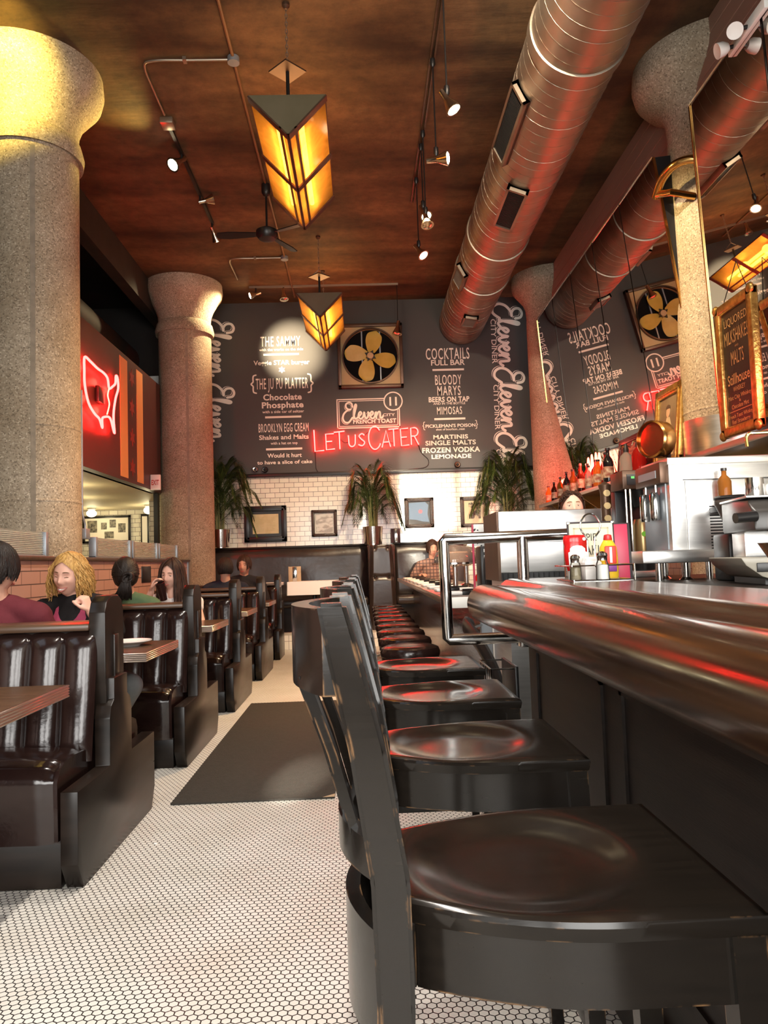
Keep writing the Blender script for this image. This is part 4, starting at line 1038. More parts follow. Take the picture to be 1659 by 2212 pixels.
def hair_cap(mb, m4, r=(0.089, 0.106, 0.122), front=0.055, low=-0.10, lift=0.012):
    """scalp shell: open over the face, down to the nape behind"""
    def f(u, v):
        th = 2 * PI * u; back = 0.5 - 0.5 * math.cos(th)              # th=0 faces front
        zmin = front + (low - front) * min(1, back * 1.5) ** 0.8
        ph = v * math.acos(max(-1, min(1, zmin / r[2])))
        x, y, z = math.sin(ph) * math.sin(th) * r[0], -math.sin(ph) * math.cos(th) * r[1], math.cos(ph) * r[2]
        k = 1 + 0.02 * math.sin(th * 17 + v * 4) * v
        return m4 @ Vector((x * k, (y + 0.006) * k, z + lift))
    mb.grid(f, 72, 14)
def skull(hm, a, e, r=(0.092, 0.111, 0.126), lift=0.008):
    return hm @ Vector((math.sin(a) * math.cos(e) * r[0], -math.cos(a) * math.cos(e) * r[1] + 0.006, math.sin(e) * r[2] + lift))
def sleek(h, hm, rr, n, to_a, to_e, r0=0.0042):
    """strands combed over the skull from the hairline to one gathering point"""
    for k in range(n):
        a = rr.uniform(-PI, PI); e0 = 0.55 if abs(a) < 0.9 else 0.55 - 0.75 * min(1, (abs(a) - 0.9) / 0.8)
        e0 += rr.uniform(-0.05, 0.3); pts = []
        ta = to_a if a > 0 else to_a - 2 * PI
        ta = ta if abs(a - ta) < PI + 0.2 else ta + 2 * PI * (1 if a > ta else -1)
        for j in range(9):
            q = j / 8; e = e0 + (to_e - e0) * q + 0.75 * math.sin(PI * q) * max(0, 1 - abs(abs(a) - 0) / 2.2); pts.append(skull(hm, a + (ta - a) * q ** 0.9, min(e, 1.5)))
        h.tube(pts, [r0] * 8 + [r0 * 0.6], 5)
def parted(h, hm, rr, n, Lmin, Lmax, r0=0.0048, front=0.62, flare=0.03, curl=0.004):
    """strands from a centre parting over the skull, then hanging past the ears"""
    for k in range(n):
        sd = 1 if k % 2 else -1; a = sd * rr.uniform(front, PI); pts = []; off = rr.uniform(0, 0.012)
        for j in range(7):
            q = j / 6; e = 1.5 - (1.5 - 0.05) * q; aa = a * (0.75 + 0.25 * q) if abs(a) < 1.6 else a
            pts.append(skull(hm, aa, e, (0.092 + off, 0.111 + off, 0.128 + off * 0.4)))
        b = pts[-1]; L = rr.uniform(Lmin, Lmax); o = (b - hm.to_translation()); o.z = 0; o.normalize()
        for j in range(1, 9):
            q = j / 8; pts.append(b + o * (flare * math.sin(q * PI * 0.7) - 0.02 * q) + Vector((curl * math.sin(8 * q + k), 0, -L * q)))
        h.tube(pts, [r0] * 9 + [r0 * (1 - 0.1 * j) for j in range(len(pts) - 9)], 5)
def shorts(h, hm, rr, n=160):
    for k in range(n):
        a = rr.uniform(0.6, 2 * PI - 0.6); e1 = rr.uniform(-0.6, 0.0); w = rr.uniform(-0.2, 0.2)
        h.tube([skull(hm, a + w * q, 1.45 + (e1 - 1.45) * q, (0.093, 0.113, 0.129)) for q in (0, .25, .5, .75, 1)], [0.005, 0.005, 0.005, 0.004, 0.002], 5)
def hair_mat(name, c, c2): return M(name, c, 0.5, col2=c2, scale=18, stretch=(6, 6, 0.8), bump=0.25, bscale=40, spec=0.3)
BLOND = hair_mat('blond_hair', (0.34, 0.17, 0.045), (0.62, 0.38, 0.13)); DARK_HAIR = hair_mat('dark_hair', (0.010, 0.007, 0.006), (0.022, 0.015, 0.012)); BROWN_HAIR = hair_mat('brown_hair', (0.022, 0.011, 0.008), (0.06, 0.028, 0.018))
def cloth(name, c): return M(name, c, 0.85, col2=tuple(x * 1.15 for x in c), scale=14, bump=0.1, bscale=120, spec=0.2)
BLACK_TEE = cloth('black_cotton', (0.014, 0.013, 0.014)); MAROON_KNIT = cloth('maroon_knit', (0.10, 0.018, 0.024)); GREEN_KNIT = cloth('green_cotton', (0.075, 0.115, 0.058)); WHITE_TOP = cloth('white_top', (0.75, 0.70, 0.68)); NAVY = cloth('navy_cloth', (0.018, 0.022, 0.036)); CHARCOAL = cloth('charcoal_cloth', (0.022, 0.022, 0.025)); DENIM = cloth('grey_denim', (0.20, 0.21, 0.21)); DARK_DENIM = cloth('dark_denim', (0.03, 0.035, 0.05)); PINK_INK = cloth('pink_ink', (0.42, 0.07, 0.14))

# blond person in the black T-shirt, smiling down, one hand raised to the collar
rb = random.Random(5)
hm = HM(-0.02, -0.075, 1.165, yaw=-10, pitch=10, roll=5, s=1.06)
p = seated('person with blond curly hair and black T-shirt, smiling with one hand raised to the collar', -1.76, 4.80, 0.0, SKIN, BLACK_TEE, DENIM, hm,
       [(Vector((-0.27, -0.10, 0.70)), Vector((-0.16, -0.32, 0.80))), (Vector((0.275, -0.12, 0.72)), Vector((0.145, -0.20, 0.945)))],
       sleeve=0.62, wide=1.08, lean=0.05, shoulder=0.20, top=1.035, voxel=0.0065, headkw=dict(wide=1.04, smile=1.0), foot=(-0.3, 0.2),
       knees=[(-0.17, -0.42, 0.55), (0.46, -0.48, 0.545)], hands=[((0.4, -0.6, 0.1), (0, 0, -1), 0.6, 1), ((-0.35, -0.1, 0.95), (-0.9, 0.25, -0.15), 1.6, -1)])
face_bits(p, hm, smile=True, closed=True)
h = MB(); hair_cap(h, hm, (0.090, 0.108, 0.124), low=-0.09, lift=0.010, front=0.075)
for k in range(330):
    a = rb.uniform(0.80, 2 * PI - 0.80); up = rb.uniform(-0.1, 1.25)
    st = Vector((math.sin(a) * 0.083 * math.cos(up * 0.9), -math.cos(a) * 0.098 * math.cos(up * 0.9) + 0.008, 0.03 + 0.10 * math.sin(up * 0.9)))
    L = rb.uniform(0.13, 0.21) + 0.055 * max(0, up); turns = rb.uniform(1.5, 3.5); rr = rb.uniform(0.005, 0.011); ph = rb.uniform(0, 6.28)
    out = Vector((math.sin(a), -math.cos(a) + 0.35 * max(0, math.cos(a)), 0)); pts = []; pf = rb.uniform(0.8, 1.25)
    for j in range(13):
        q = j / 12; fall = st + out * (0.006 + 0.034 * pf * math.sin(min(1, q * 1.2) * PI * 0.62)) + Vector((0, 0, -L * q ** 1.2))
        side = Vector((out.y, -out.x, 0))
        pts.append(hm @ (fall + side * rr * math.cos(ph + turns * 2 * PI * q) * min(1, q * 3) + out * rr * math.sin(ph + turns * 2 * PI * q) * min(1, q * 3)))
    h.tube(pts, [0.0045 * (1 - 0.6 * j / 12) for j in range(13)], 4)
for k in range(40):                                                    # hair swept from a side parting
    q0 = k / 39; sd = 1 if k % 3 else -1
    pts = [skull(hm, 0.18 * (1 - q) + sd * (1.35 + 0.25 * q0) * q, 1.42 - (0.75 + 0.35 * q0) * q ** 1.3, (0.093 + 0.004 * math.sin(q * 9 + k), 0.111, 0.129)) for q in [j / 7 for j in range(8)]]
    h.tube(pts, 0.0048, 5)
h.build('curly_hair', BLOND, p, ang=80)
# winged print on the shirt front
m = MB()
for s in (-1, 1):
    for poly in ([(0.02, -0.07), (0.05, -0.085), (0.085, -0.05), (0.115, -0.06), (0.128, 0.0), (0.105, 0.07), (0.085, 0.085), (0.082, 0.04), (0.06, 0.0), (0.03, -0.03)],):
        m.face([m.bm.verts.new((s * q[0] * 0.8 - 0.01, -0.3, 0.905 + q[1] * 0.85)) for q in poly])
bmesh.ops.triangulate(m.bm, faces=m.bm.faces); bmesh.ops.subdivide_edges(m.bm, edges=m.bm.edges, cuts=5, use_grid_fill=True)
from mathutils.bvhtree import BVHTree
dg = bpy.context.evaluated_depsgraph_get(); dg.update()
sh = [c for c in p.children if c.name == 'shirt'][0]
tree = BVHTree.FromObject(sh, dg)
for v in m.bm.verts:
    hit = tree.ray_cast(Vector((v.co.x, -0.6, v.co.z)), Vector((0, 1, 0)))[0]
    v.co.y = (hit.y if hit else -0.1) - 0.006
m.build('shirt_print', PINK_INK, p, smooth=False)

# person in maroon seen from behind, cut by the picture edge
hm = HM(0.0, -0.03, 1.205, yaw=-28, pitch=6)
p = seated('person in a maroon sweater with dark hair, back turned, cut off by the picture edge', -1.80, 3.80, PI, SKIN2, MAROON_KNIT, DARK_DENIM, hm,
       [(Vector((-0.27, -0.10, 0.76)), Vector((-0.15, -0.36, 0.79))), (Vector((0.27, -0.10, 0.76)), Vector((0.12, -0.36, 0.79)))], sleeve=2, wide=1.05, lean=0.08, shoulder=0.19, top=1.05)
face_bits(p, hm); h = MB(); hair_cap(h, hm, (0.092, 0.112, 0.126), low=-0.085)
for k in range(240):
    a = rb.uniform(0.7, 2 * PI - 0.7); e1 = -0.55 - 0.25 * (abs(a - PI) < 1.4) + rb.uniform(0, 0.3); w = rb.uniform(-0.2, 0.2)
    h.tube([skull(hm, a + w * q, 1.45 + (e1 - 1.45) * q, (0.094 + 0.006 * q, 0.114 + 0.006 * q, 0.129)) for q in (0, .2, .4, .6, .8, 1)], [0.005, 0.005, 0.005, 0.005, 0.004, 0.002], 5)
h.build('short_hair', DARK_HAIR, p, ang=80)

# person in green with a dark low bun, back turned
hm = HM(0.0, -0.06, 1.145, yaw=14, pitch=14)
p = seated('person in a green shirt with dark hair tied in a low bun, back turned', -1.70, 5.50, PI, SKIN2, GREEN_KNIT, DARK_DENIM, hm,
       [(Vector((-0.30, -0.12, 0.78)), Vector((-0.17, -0.36, 0.79))), (Vector((0.27, -0.12, 0.76)), Vector((0.14, -0.36, 0.79)))], sleeve=2, wide=0.96, lean=0.10, shoulder=0.18, top=1.0)
face_bits(p, hm); h = MB(); hair_cap(h, hm, (0.090, 0.113, 0.124), low=-0.10)
sleek(h, hm, rb, 150, PI, -0.35)
bun = hm @ Vector((-0.02, 0.105, -0.045))
for k in range(7):
    ring = [bun + Vector((0.030 * math.cos(a + k) , 0.018 * math.sin(2 * a + k), 0.033 * math.sin(a + k * 0.9))) for a in [2*PI*i/18 for i in range(18)]]
    h.tube(ring, 0.013, 6, closed=True)
for k in range(34):
    q0 = k / 33; dx = rb.uniform(-0.05, 0.055)
    pts = [bun + Vector((dx * 0.4, 0.012, 0)), bun + Vector((dx * 0.7 + 0.01, 0.025, -0.05)), bun + Vector((dx + 0.02, 0.02, -0.10)), bun + Vector((dx * 1.3 + 0.045, -0.005 , -0.135 - 0.02 * q0))]
    h.tube(spline(pts, 4), 0.006, 5)
h.build('bun_hair', DARK_HAIR, p, ang=80)

# woman with long brown hair drinking from a dark tall cup
hm = HM(0.0, -0.10, 1.135, yaw=-14, pitch=8, roll=6)
p = seated('woman with long brown hair and white off-shoulder top drinking from a tall dark cup', -1.585, 6.52, 0.0, SKIN, WHITE_TOP, DARK_DENIM, hm,
       [(Vector((-0.23, -0.22, 0.80)), Vector((-0.125, -0.27, 1.0))), (Vector((0.24, -0.14, 0.73)), Vector((0.10, -0.34, 0.79)))], sleeve=0.2, wide=0.92, lean=0.10, shoulder=0.175, top=0.98, voxel=0.007,
       hands=[((0.35, 0.05, 0.9), (0.9, -0.2, -0.2), 0.7, 1), None], neckline=0.05)
face_bits(p, hm); h = MB(); hair_cap(h, hm, (0.088, 0.110, 0.122), low=-0.10, front=0.075)
parted(h, hm, rb, 230, 0.24, 0.38)
h.build('long_hair', BROWN_HAIR, p, ang=80)
c = thing('drinking_cup', 'tall dark cup held to the lips of the long-haired woman', 'cup', (-1.62, 6.235, 1.0), rot=(0.35, -0.12, 0))
MB().lathe([(0.0, 0.0), (0.029, 0.0), (0.038, 0.15), (0.035, 0.15), (0.027, 0.006), (0.0, 0.006)], (0, 0, -0.07), 20).build('cup_wall', M('dark_cup', (0.02, 0.008, 0.008), 0.25), c)

# two diners at the far booth
hm = HM(0.0, -0.05, 1.165, yaw=8, pitch=10)
p = seated('dark-haired person in navy seen from behind at the far booth table', -1.60, 8.92, PI, SKIN2, NAVY, DARK_DENIM, hm,
       [(Vector((-0.28, -0.12, 0.77)), Vector((-0.14, -0.36, 0.79))), (Vector((0.28, -0.12, 0.77)), Vector((0.14, -0.36, 0.79)))], sleeve=2, wide=1.05, lean=0.08, shoulder=0.20, top=1.02)
face_bits(p, hm); h = MB(); hair_cap(h, hm, (0.094, 0.112, 0.128), low=-0.085); shorts(h, hm, rb); h.build('short_hair', DARK_HAIR, p, ang=80)
hm = HM(0.02, -0.05, 1.20, yaw=-6, pitch=4)
p = seated('short-haired person in charcoal facing the camera, mostly hidden behind the navy one', -1.53, 9.86, 0.0, SKIN2, CHARCOAL, DARK_DENIM, hm,
       [(Vector((-0.29, -0.10, 0.76)), Vector((-0.15, -0.34, 0.79))), (Vector((0.29, -0.10, 0.76)), Vector((0.15, -0.34, 0.79)))], sleeve=2, wide=1.1, lean=0.04, shoulder=0.21, top=1.06)
face_bits(p, hm); h = MB(); hair_cap(h, hm, (0.090, 0.108, 0.122), low=-0.06); shorts(h, hm, rb); h.build('short_hair', BROWN_HAIR, p, ang=80)

# ------------------------------------------------------------------ bar chairs (face the bar, +X)
def rail_curve(mb, x, bulge, z0, z1, half, th, n=14):
    """bent back rail between the posts, bulging backwards"""
    def ring(u):
        y = -half + 2 * half * u; b = x - bulge * (1 - (2 * u - 1) ** 2)
        return [(b, y, z0), (b + th, y, z0), (b + th, y, z1), (b, y, z1)]
    rs = [[mb.bm.verts.new(p) for p in ring(i / n)] for i in range(n + 1)]
    for a, b in zip(rs, rs[1:]):
        for k in range(4): mb.face([a[k], a[(k+1) % 4], b[(k+1) % 4], b[k]])
    mb.face(rs[0]); mb.face(rs[-1])
def seat_half(x, xb=0.03, xf=0.445):
    f = (x - xb) / (xf - xb)
    return 0.120 + 0.083 * math.sin(PI / 2 * min(1.0, max(0, f) / 0.62)) ** 0.85
def chair_proto():
    t = thing('bar_chair', 'nearest black wooden bar chair, its glossy dished seat filling the corner', 'bar chair', (0, 1.09, 0), group='black wooden bar chairs along the bar')
    # dished seat
    def top(u, v):
        x = 0.028 + 0.42 * u; hw = seat_half(x); y = (2 * v - 1) * hw
        dish = -0.019 * math.exp(-((((x - 0.205) / 0.145) ** 2 + (y / 0.155) ** 2) ** 3))
        edge = min(1, min(u, 1 - u) * 30) * min(1, min(v, 1 - v) * 30)
        return Vector((x, y, 0.762 + dish - 0.004 * (1 - edge)))
    m = MB(); m.grid(top, 72, 48)
    m.grid(lambda u, v: Vector((0.028 + 0.42 * u, (2 * v - 1) * (seat_half(0.028 + 0.42 * u) - 0.006), 0.733)), 36, 4)
    ring = [(0, v) for v in [i/12 for i in range(13)]] + [(u, 1) for u in [i/48 for i in range(1, 49)]] + [(1, 1 - v) for v in [i/12 for i in range(1, 13)]] + [(1 - u, 0) for u in [i/48 for i in range(1, 48)]]
    A = []; B = []; C = []
    for u, v in ring:
        p = top(u, v); q = Vector((p.x, p.y, 0.752)); c = Vector((0.235, 0, 0)); o = (p - c); o.z = 0
        A.append(m.bm.verts.new(p)); e = q + o.normalized() * 0.003; B.append(m.bm.verts.new(e))
        C.append(m.bm.verts.new(Vector((p.x, p.y * (1 - 0.006 / max(0.12, abs(p.y)) if abs(p.y) > 0.1 else 1), 0.733))))
    m.bridge(A, B); m.bridge(B, C)
    m.build('seat', CHAIR_WOOD, t, ang=50)
    # apron bending round under the seat
    m = MB(); P = []
    for i in range(24):
        x = 0.05 + 0.37 * i / 23; P.append((x, -(seat_half(x) - 0.014)))
    path = P + [(x, -y) for x, y in P[::-1]]
    rs = []
    for i, (x, y) in enumerate(path):
        s = 1 if y < 0 else -1
        rs.append([m.bm.verts.new(q) for q in ((x, y, 0.655), (x, y + s * 0.018, 0.655), (x, y + s * 0.018, 0.734), (x, y, 0.734))])
    for a, b in zip(rs, rs[1:]):
        for k in range(4): m.face([a[k], a[(k+1) % 4], b[(k+1) % 4], b[k]])
    m.build('apron', CHAIR_WOOD, t)
    MB().box(0.03, 0.05, -0.125, 0.125, 0.655, 0.734, 0.004).build('apron_back', CHAIR_WOOD, t)
    # back posts run from floor to crest with a raked, bent profile
    for s in (-1, 1):
        m = MB(); prof = [(0.0, -0.035, 0.036, 0.196), (0.35, 0.008, 0.04, 0.178), (0.66, 0.022, 0.044, 0.158), (0.80, 0.020, 0.046, 0.156), (0.95, -0.002, 0.044, 0.160), (1.06, -0.026, 0.040, 0.165), (1.125, -0.040, 0.034, 0.168)]
        rs = []
        for z, x, w, y in prof: rs.append([m.bm.verts.new(q) for q in ((x - w/2, s*y - 0.019, z), (x + w/2, s*y - 0.019, z), (x + w/2, s*y + 0.019, z), (x - w/2, s*y + 0.019, z))])
        for a, b in zip(rs, rs[1:]):
            for k in range(4): m.face([a[k], a[(k+1) % 4], b[(k+1) % 4], b[k]])
        m.face(rs[0][::-1]); m.face(rs[-1])
        bmesh.ops.bevel(m.bm, geom=[e for e in m.bm.edges if e.calc_length() > 0.03], offset=0.005, segments=2, affect='EDGES')
        m.build('leg', CHAIR_WOOD, t)
        l = MB(); z0, z1 = 0.0, 0.734
        rs = []
        for z, w in ((0.0, 0.03), (0.5, 0.038), (0.734, 0.04)):
            xx, yy = 0.425 + 0.02 * (1 - z / 0.734), s * (0.178 + 0.012 * (1 - z / 0.734)); h = w / 2
            rs.append([l.bm.verts.new(q) for q in ((xx - h, yy - h, z), (xx + h, yy - h, z), (xx + h, yy + h, z), (xx - h, yy + h, z))])
        for a, b in zip(rs, rs[1:]):
            for k in range(4): l.face([a[k], a[(k+1) % 4], b[(k+1) % 4], b[k]])
        l.face(rs[0][::-1]); l.face(rs[-1]); l.build('leg', CHAIR_WOOD, t)
        MB().box(0.0, 0.43, s * 0.18 - 0.011, s * 0.18 + 0.011, 0.33, 0.365, 0.004).build('side_stretcher', CHAIR_WOOD, t)
    MB().box(0.425, 0.447, -0.18, 0.18, 0.20, 0.24, 0.004).build('foot_rail', CHAIR_WOOD, t)
    MB().box(-0.015, 0.007, -0.18, 0.18, 0.33, 0.365, 0.004).build('back_stretcher', CHAIR_WOOD, t)
    m = MB(); rail_curve(m, -0.052, 0.05, 1.015, 1.118, 0.17, 0.024); m.build('crest_rail', CHAIR_WOOD, t)
    m = MB(); rail_curve(m, 0.0, 0.045, 0.795, 0.84, 0.155, 0.02); m.build('lower_back_rail', CHAIR_WOOD, t)
    m = MB(); rail_curve(m, 0.004, 0.042, 0.60, 0.735, 0.155, 0.02); m.build('bent_back_band', CHAIR_WOOD, t)
    for k in range(4):
        y = -0.085 + 0.0567 * k; b = 1 - (y / 0.16) ** 2
        m = MB(); xa, xb = -0.035 * b + 0.005, -0.05 * b - 0.045
        rs = []
        for z, x in ((0.83, xa), (0.93, (xa + xb) / 2 + 0.004), (1.03, xb)):
            rs.append([m.bm.verts.new(q) for q in ((x - 0.006, y - 0.014, z), (x + 0.006, y - 0.014, z), (x + 0.006, y + 0.014, z), (x - 0.006, y + 0.014, z))])
        for a, c in zip(rs, rs[1:]):
            for q in range(4): m.face([a[q], a[(q+1) % 4], c[(q+1) % 4], c[q]])
        m.face(rs[0][::-1]); m.face(rs[-1]); m.build('back_slat', CHAIR_WOOD, t)
    return t
ch = chair_proto()
for y, lab in ((1.79, 'second black bar chair from the corner, its seat half red with neon reflection'), (2.47, 'third black bar chair, between the second and the farthest one'), (3.14, 'black bar chair farthest from the camera, beside the steel guard frame')):
    dup(ch, (0, y, 0), label=lab)

# ------------------------------------------------------------------ the bar: moulded arm rail, top, panel
def bar_profile():
    return [(0.66, 0.94), (0.60, 0.935), (0.54, 0.925), (0.50, 0.915), (0.455, 0.925), (0.42, 0.955), (0.405, 0.995), (0.415, 1.035), (0.44, 1.062), (0.47, 1.072), (0.50, 1.070), (0.525, 1.066), (0.545, 1.074), (0.565, 1.088), (0.585, 1.092), (0.61, 1.090), (0.84, 1.090), (0.845, 1.085), (0.845, 1.05), (0.66, 1.05)]
t = thing('bar_counter', 'long dark wooden bar with rounded glossy arm rail and dark panelled front', 'bar', (0, 0, 0))
m = MB(); P = bar_profile(); sm = spline([(a, 0, b) for a, b in P[:16]], 4); pr = [(q.x, q.z) for q in sm] + P[16:]
m.prism(pr, -0.9, 3.05, 'XZ'); m.build('arm_rail_top', BAR_WOOD, t, ang=35)
MB().box(0.64, 0.70, -0.9, 3.04, 0.0, 0.96).build('front_panel', BAR_PANEL, t)
MB().box(0.70, 0.84, 3.0, 3.04, 0.0, 1.05).build('end_panel', BAR_PANEL, t)
MB().box(0.61, 0.64, -0.9, 3.04, 0.0, 0.12, 0.004).build('plinth', BAR_PANEL, t)
m = MB()
for y in (0.2, 1.15, 2.1): m.box(0.632, 0.641, y, y + 0.8, 0.25, 0.27).box(0.632, 0.641, y, y + 0.8, 0.82, 0.84).box(0.632, 0.641, y, y + 0.02, 0.25, 0.84).box(0.632, 0.641, y + 0.78, y + 0.8, 0.25, 0.84)
m.build('panel_moulding', BAR_PANEL, t)

# guard frame of steel tube at the end of the bar
t = thing('guard_frame', 'polished steel tube guard frame standing at the end of the bar', 'guard rail', (0, 3.10, 0))
m = MB(); r = 0.023
m.tube([(0.636, 0, 0.855), (0.335, 0, 0.855), (0.330, 0, 0.86), (0.325, 0, 1.25), (0.33, 0, 1.258), (0.84, 0, 1.263)], r, 16); m.build('frame_tube', CHROME, t)
MB().cyl((0.645, 0, 1.06), (0.645, 0, 1.262), r, n=16).build('upright_tube', CHROME, t)
MB().cyl((0.835, 0, 1.06), (0.835, 0, 1.262), r, n=16).build('upright_tube', CHROME, t)
MB().box(0.61, 0.645, -0.05, 0.03, 0.82, 0.89, 0.004).build('fixing_plate', CHROME, t)
MB().box(0.62, 0.85, -0.055, 0.03, 1.03, 1.09, 0.003).build('foot_plate', BAR_PANEL, t)

# wire rack on the end of the bar panel
t = thing('wire_rack', 'small steel wire rack hanging low on the bar end behind the chairs', 'wire rack', (0.52, 3.25, 0.45))
m = MB()
for k in range(7): m.tube([(0.0, 0.05 * k, 0.0), (0.0, 0.05 * k, 0.26)], 0.0035, 6)
for z in (0.0, 0.13, 0.26): m.tube([(0.1, 0, z), (0, 0, z), (0, 0.3, z), (0.1, 0.3, z)], 0.004, 6)
m.build('wire_grid', CHROME, t)
MB().box(0.10, 0.115, -0.01, 0.31, -0.45, 0.27, 0.003).build('rack_board', BLACK, t)

# ------------------------------------------------------------------ low counter with round stools
t = thing('lunch_counter', 'low diner counter with pale top edge and brown tiled front, beyond the bar', 'counter', (0, 0, 0))
m = MB().box(0.46, 1.0, 4.42, 10.4, 0.925, 0.96, 0.006); m.build('counter_top', M('counter_top', (0.17, 0.14, 0.125), 0.15, col2=(0.23, 0.19, 0.17), scale=20), t)
MB().box(0.452, 0.46, 4.42, 10.4, 0.922, 0.962, 0.002).build('edge_band', EDGE_M, t)
MB().box(0.45, 1.0, 4.40, 4.42, 0.90, 0.962, 0.003).build('end_band', WHITE_PL, t)
MB().box(0.66, 0.98, 4.45, 10.4, 0.1, 0.925).build('tiled_front', BROWN_TILE, t)
MB().box(0.64, 0.66, 4.45, 10.4, 0.0, 0.12).build('plinth', BLACK, t)
MB().box(0.66, 0.72, 4.40, 4.45, 0.0, 0.92).build('corner_post', GREYBOX, t)
MB().box(0.72, 1.0, 4.40, 4.45, 0.0, 0.90).build('tiled_end', KNEE_TILE, t)

t = thing('counter_stool', 'round brown vinyl counter stool closest to the bar chairs', 'stool', (0.28, 4.95, 0), group='round stools along the low counter')
MB().lathe([(0.0, 0.565), (0.175, 0.565), (0.19, 0.58), (0.192, 0.605), (0.182, 0.63), (0.15, 0.643), (0.08, 0.64), (0.0, 0.636)], n=40).build('seat', LEATHER, t)
MB().lathe([(0.178, 0.55), (0.186, 0.552), (0.186, 0.572), (0.178, 0.574), (0.178, 0.55)], n=40).build('seat_ring', CHROME, t)
MB().lathe([(0.0, 0.0), (0.17, 0.0), (0.17, 0.015), (0.06, 0.05), (0.04, 0.08), (0.035, 0.5), (0.09, 0.55), (0.0, 0.55)], n=28).build('pedestal', CHROME, t)
ords = ('second', 'third', 'fourth', 'fifth', 'sixth', 'seventh', 'eighth', 'ninth')
for k, od in enumerate(ords): dup(t, (0.28, 4.95 + 0.6 * (k + 1), 0), label='%s round vinyl stool of the counter row, counted from the bar chairs' % od if k < 7 else 'last round vinyl stool of the counter row, nearest the back seats')

# place settings on the counter: folded white napkin with a black band
NAP = M('white_napkin', (0.86, 0.85, 0.82), 0.75)
def setting(k, y):
    lab = 'white napkin roll with black band on the counter, ' + ('closest to the bar' if k == 0 else 'at the far end of the row' if k == 8 else '%s from the bar' % ords[k - 1])
    t = thing('napkin_setting', lab, 'napkin', (0.62, y, 0.961), 0.12, 'banded napkins on the low counter')
    MB().box(-0.13, 0.13, -0.055, 0.055, 0, 0.022, 0.008).build('napkin', NAP, t)
    MB().box(-0.03, 0.03, -0.058, 0.058, -0.0005, 0.025, 0.004).build('black_band', BLACK, t)
    MB().cyl((-0.02, -0.02, 0.0295), (0.10, 0.0, 0.0295), 0.006, n=8).build('cutlery', BLACK, t)
for k in range(9): setting(k, 4.75 + 0.6 * k)

# ------------------------------------------------------------------ back seats, tables and wall pieces
def bench(name, x0, x1, label):
    t = thing(name, label, 'bench', (0, 0, 0))
    def bk(u, v):
        p = min(1, min(u, 1 - u) * 25) * min(1, min(v, 1 - v) * 9)
        return Vector((x0 + (x1 - x0) * u, 12.02 - 0.05 * (1 - v) - 0.05 * p - 0.012 * math.sin(u * 9 + 3 * v) * p, 0.62 + 0.83 * v))
    MB().grid(bk, 60, 16).build('backrest', BENCH_VINYL, t, ang=70)
    MB().box(x0, x1, 12.0, 12.19, 0.2, 1.47, 0.01).build('back_frame', BOOTH_WOOD, t)
    MB().box(x0, x1, 11.98, 12.2, 1.45, 1.485, 0.008).build('top_cap', BOOTH_WOOD, t)
    MB().box(x0, x1, 11.45, 12.0, 0.55, 0.68, 0.045, 4).build('seat_cushion', BENCH_VINYL, t)
    MB().box(x0, x1, 11.52, 12.0, 0.2, 0.56).build('seat_base', BOOTH_WOOD, t)
    return t
b = bench('back_bench', -2.42, 0.068, 'long dark vinyl bench against the white tiles, between concrete column and padded divider')
MB().box(-2.46, -2.40, 11.40, 12.19, 0.2, 1.475, 0.01).build('end_panel', BOOTH_WOOD, b)
bench('back_bench', 0.472, 1.62, 'shorter dark vinyl bench between the padded divider and the low counter')
# padded divider with buttons
t = thing('padded_divider', 'tall padded dark divider with buttons and piping, below the middle palm', 'divider', (0.27, 11.38, 0.2))
def pad(u, v):
    hw = 0.155 + 0.055 * (1 - v); e = min(1, min(u, 1 - u) * 8)
    z = 1.24 * v; b = 0
    for bx in (0.2, 0.8):
        for bz in (0.62, 0.97): b += math.exp(-(((u - bx) / 0.07) ** 2 + ((v - bz) / 0.022) ** 2))
    crease = math.exp(-((v - 0.62) / 0.02) ** 2) * 0.02
    return Vector(((2 * u - 1) * hw, -0.06 * e * (1 if v < 0.98 else 0.3) + 0.022 * b + crease - 0.02 * math.sin(v * PI), z))
MB().grid(pad, 40, 70).build('front_pad', BENCH_VINYL, t, ang=70)
MB().prism([(-0.2, 0), (0.2, 0), (0.2, 1.245), (-0.2, 1.245)], 0.0, 0.78, 'XZ', 0.02).build('divider_core', BENCH_VINYL, t)
for s in (-1, 1):
    MB().tube([(s * 0.212, -0.005, 0), (s * 0.157, -0.005, 1.2), (s * 0.15, 0.0, 1.245)], 0.007, 8).build('piping', LEATHER, t)
    for v in (0.62, 0.97): MB().ball((s * 0.6 * (0.155 + 0.055 * (1 - v)), -0.052, 1.24 * v), 0.012, 10, 6).build('button', BLACK, t)
# white-clothed table on the platform
t = thing('back_table', 'back table on the raised platform under a white cloth', 'table', (-0.72, 11.15, 0.2))
MB().box(-0.36, 0.36, -0.16, 0.3, 0.71, 0.742, 0.004).build('table_top', TOP_M, t)
MB().lathe([(0.22, 0), (0.22, 0.012), (0.04, 0.03), (0.03, 0.05), (0.03, 0.71)], (0, 0.07, 0), 20).build('pedestal', BLACK_METAL, t)
m = MB(); m.box(-0.368, 0.368, -0.168, 0.308, 0.7425, 0.748)
def drape(u, v): return Vector((-0.37 + 0.74 * u, -0.170 - 0.012 * v - 0.004 * math.sin(u * 14) * v, 0.747 - 0.19 * v))
m.grid(drape, 30, 6)
for s in (-1, 1): m.grid(lambda u, v: Vector((s * (0.37 + 0.01 * v), -0.17 + 0.47 * u, 0.747 - 0.19 * v)), 10, 4)
tag(m.xform(Matrix.Translation((-0.72, 11.15, 0.2))).build('tablecloth', WHITE_CLOTH), 'white tablecloth over the back table', 'tablecloth')
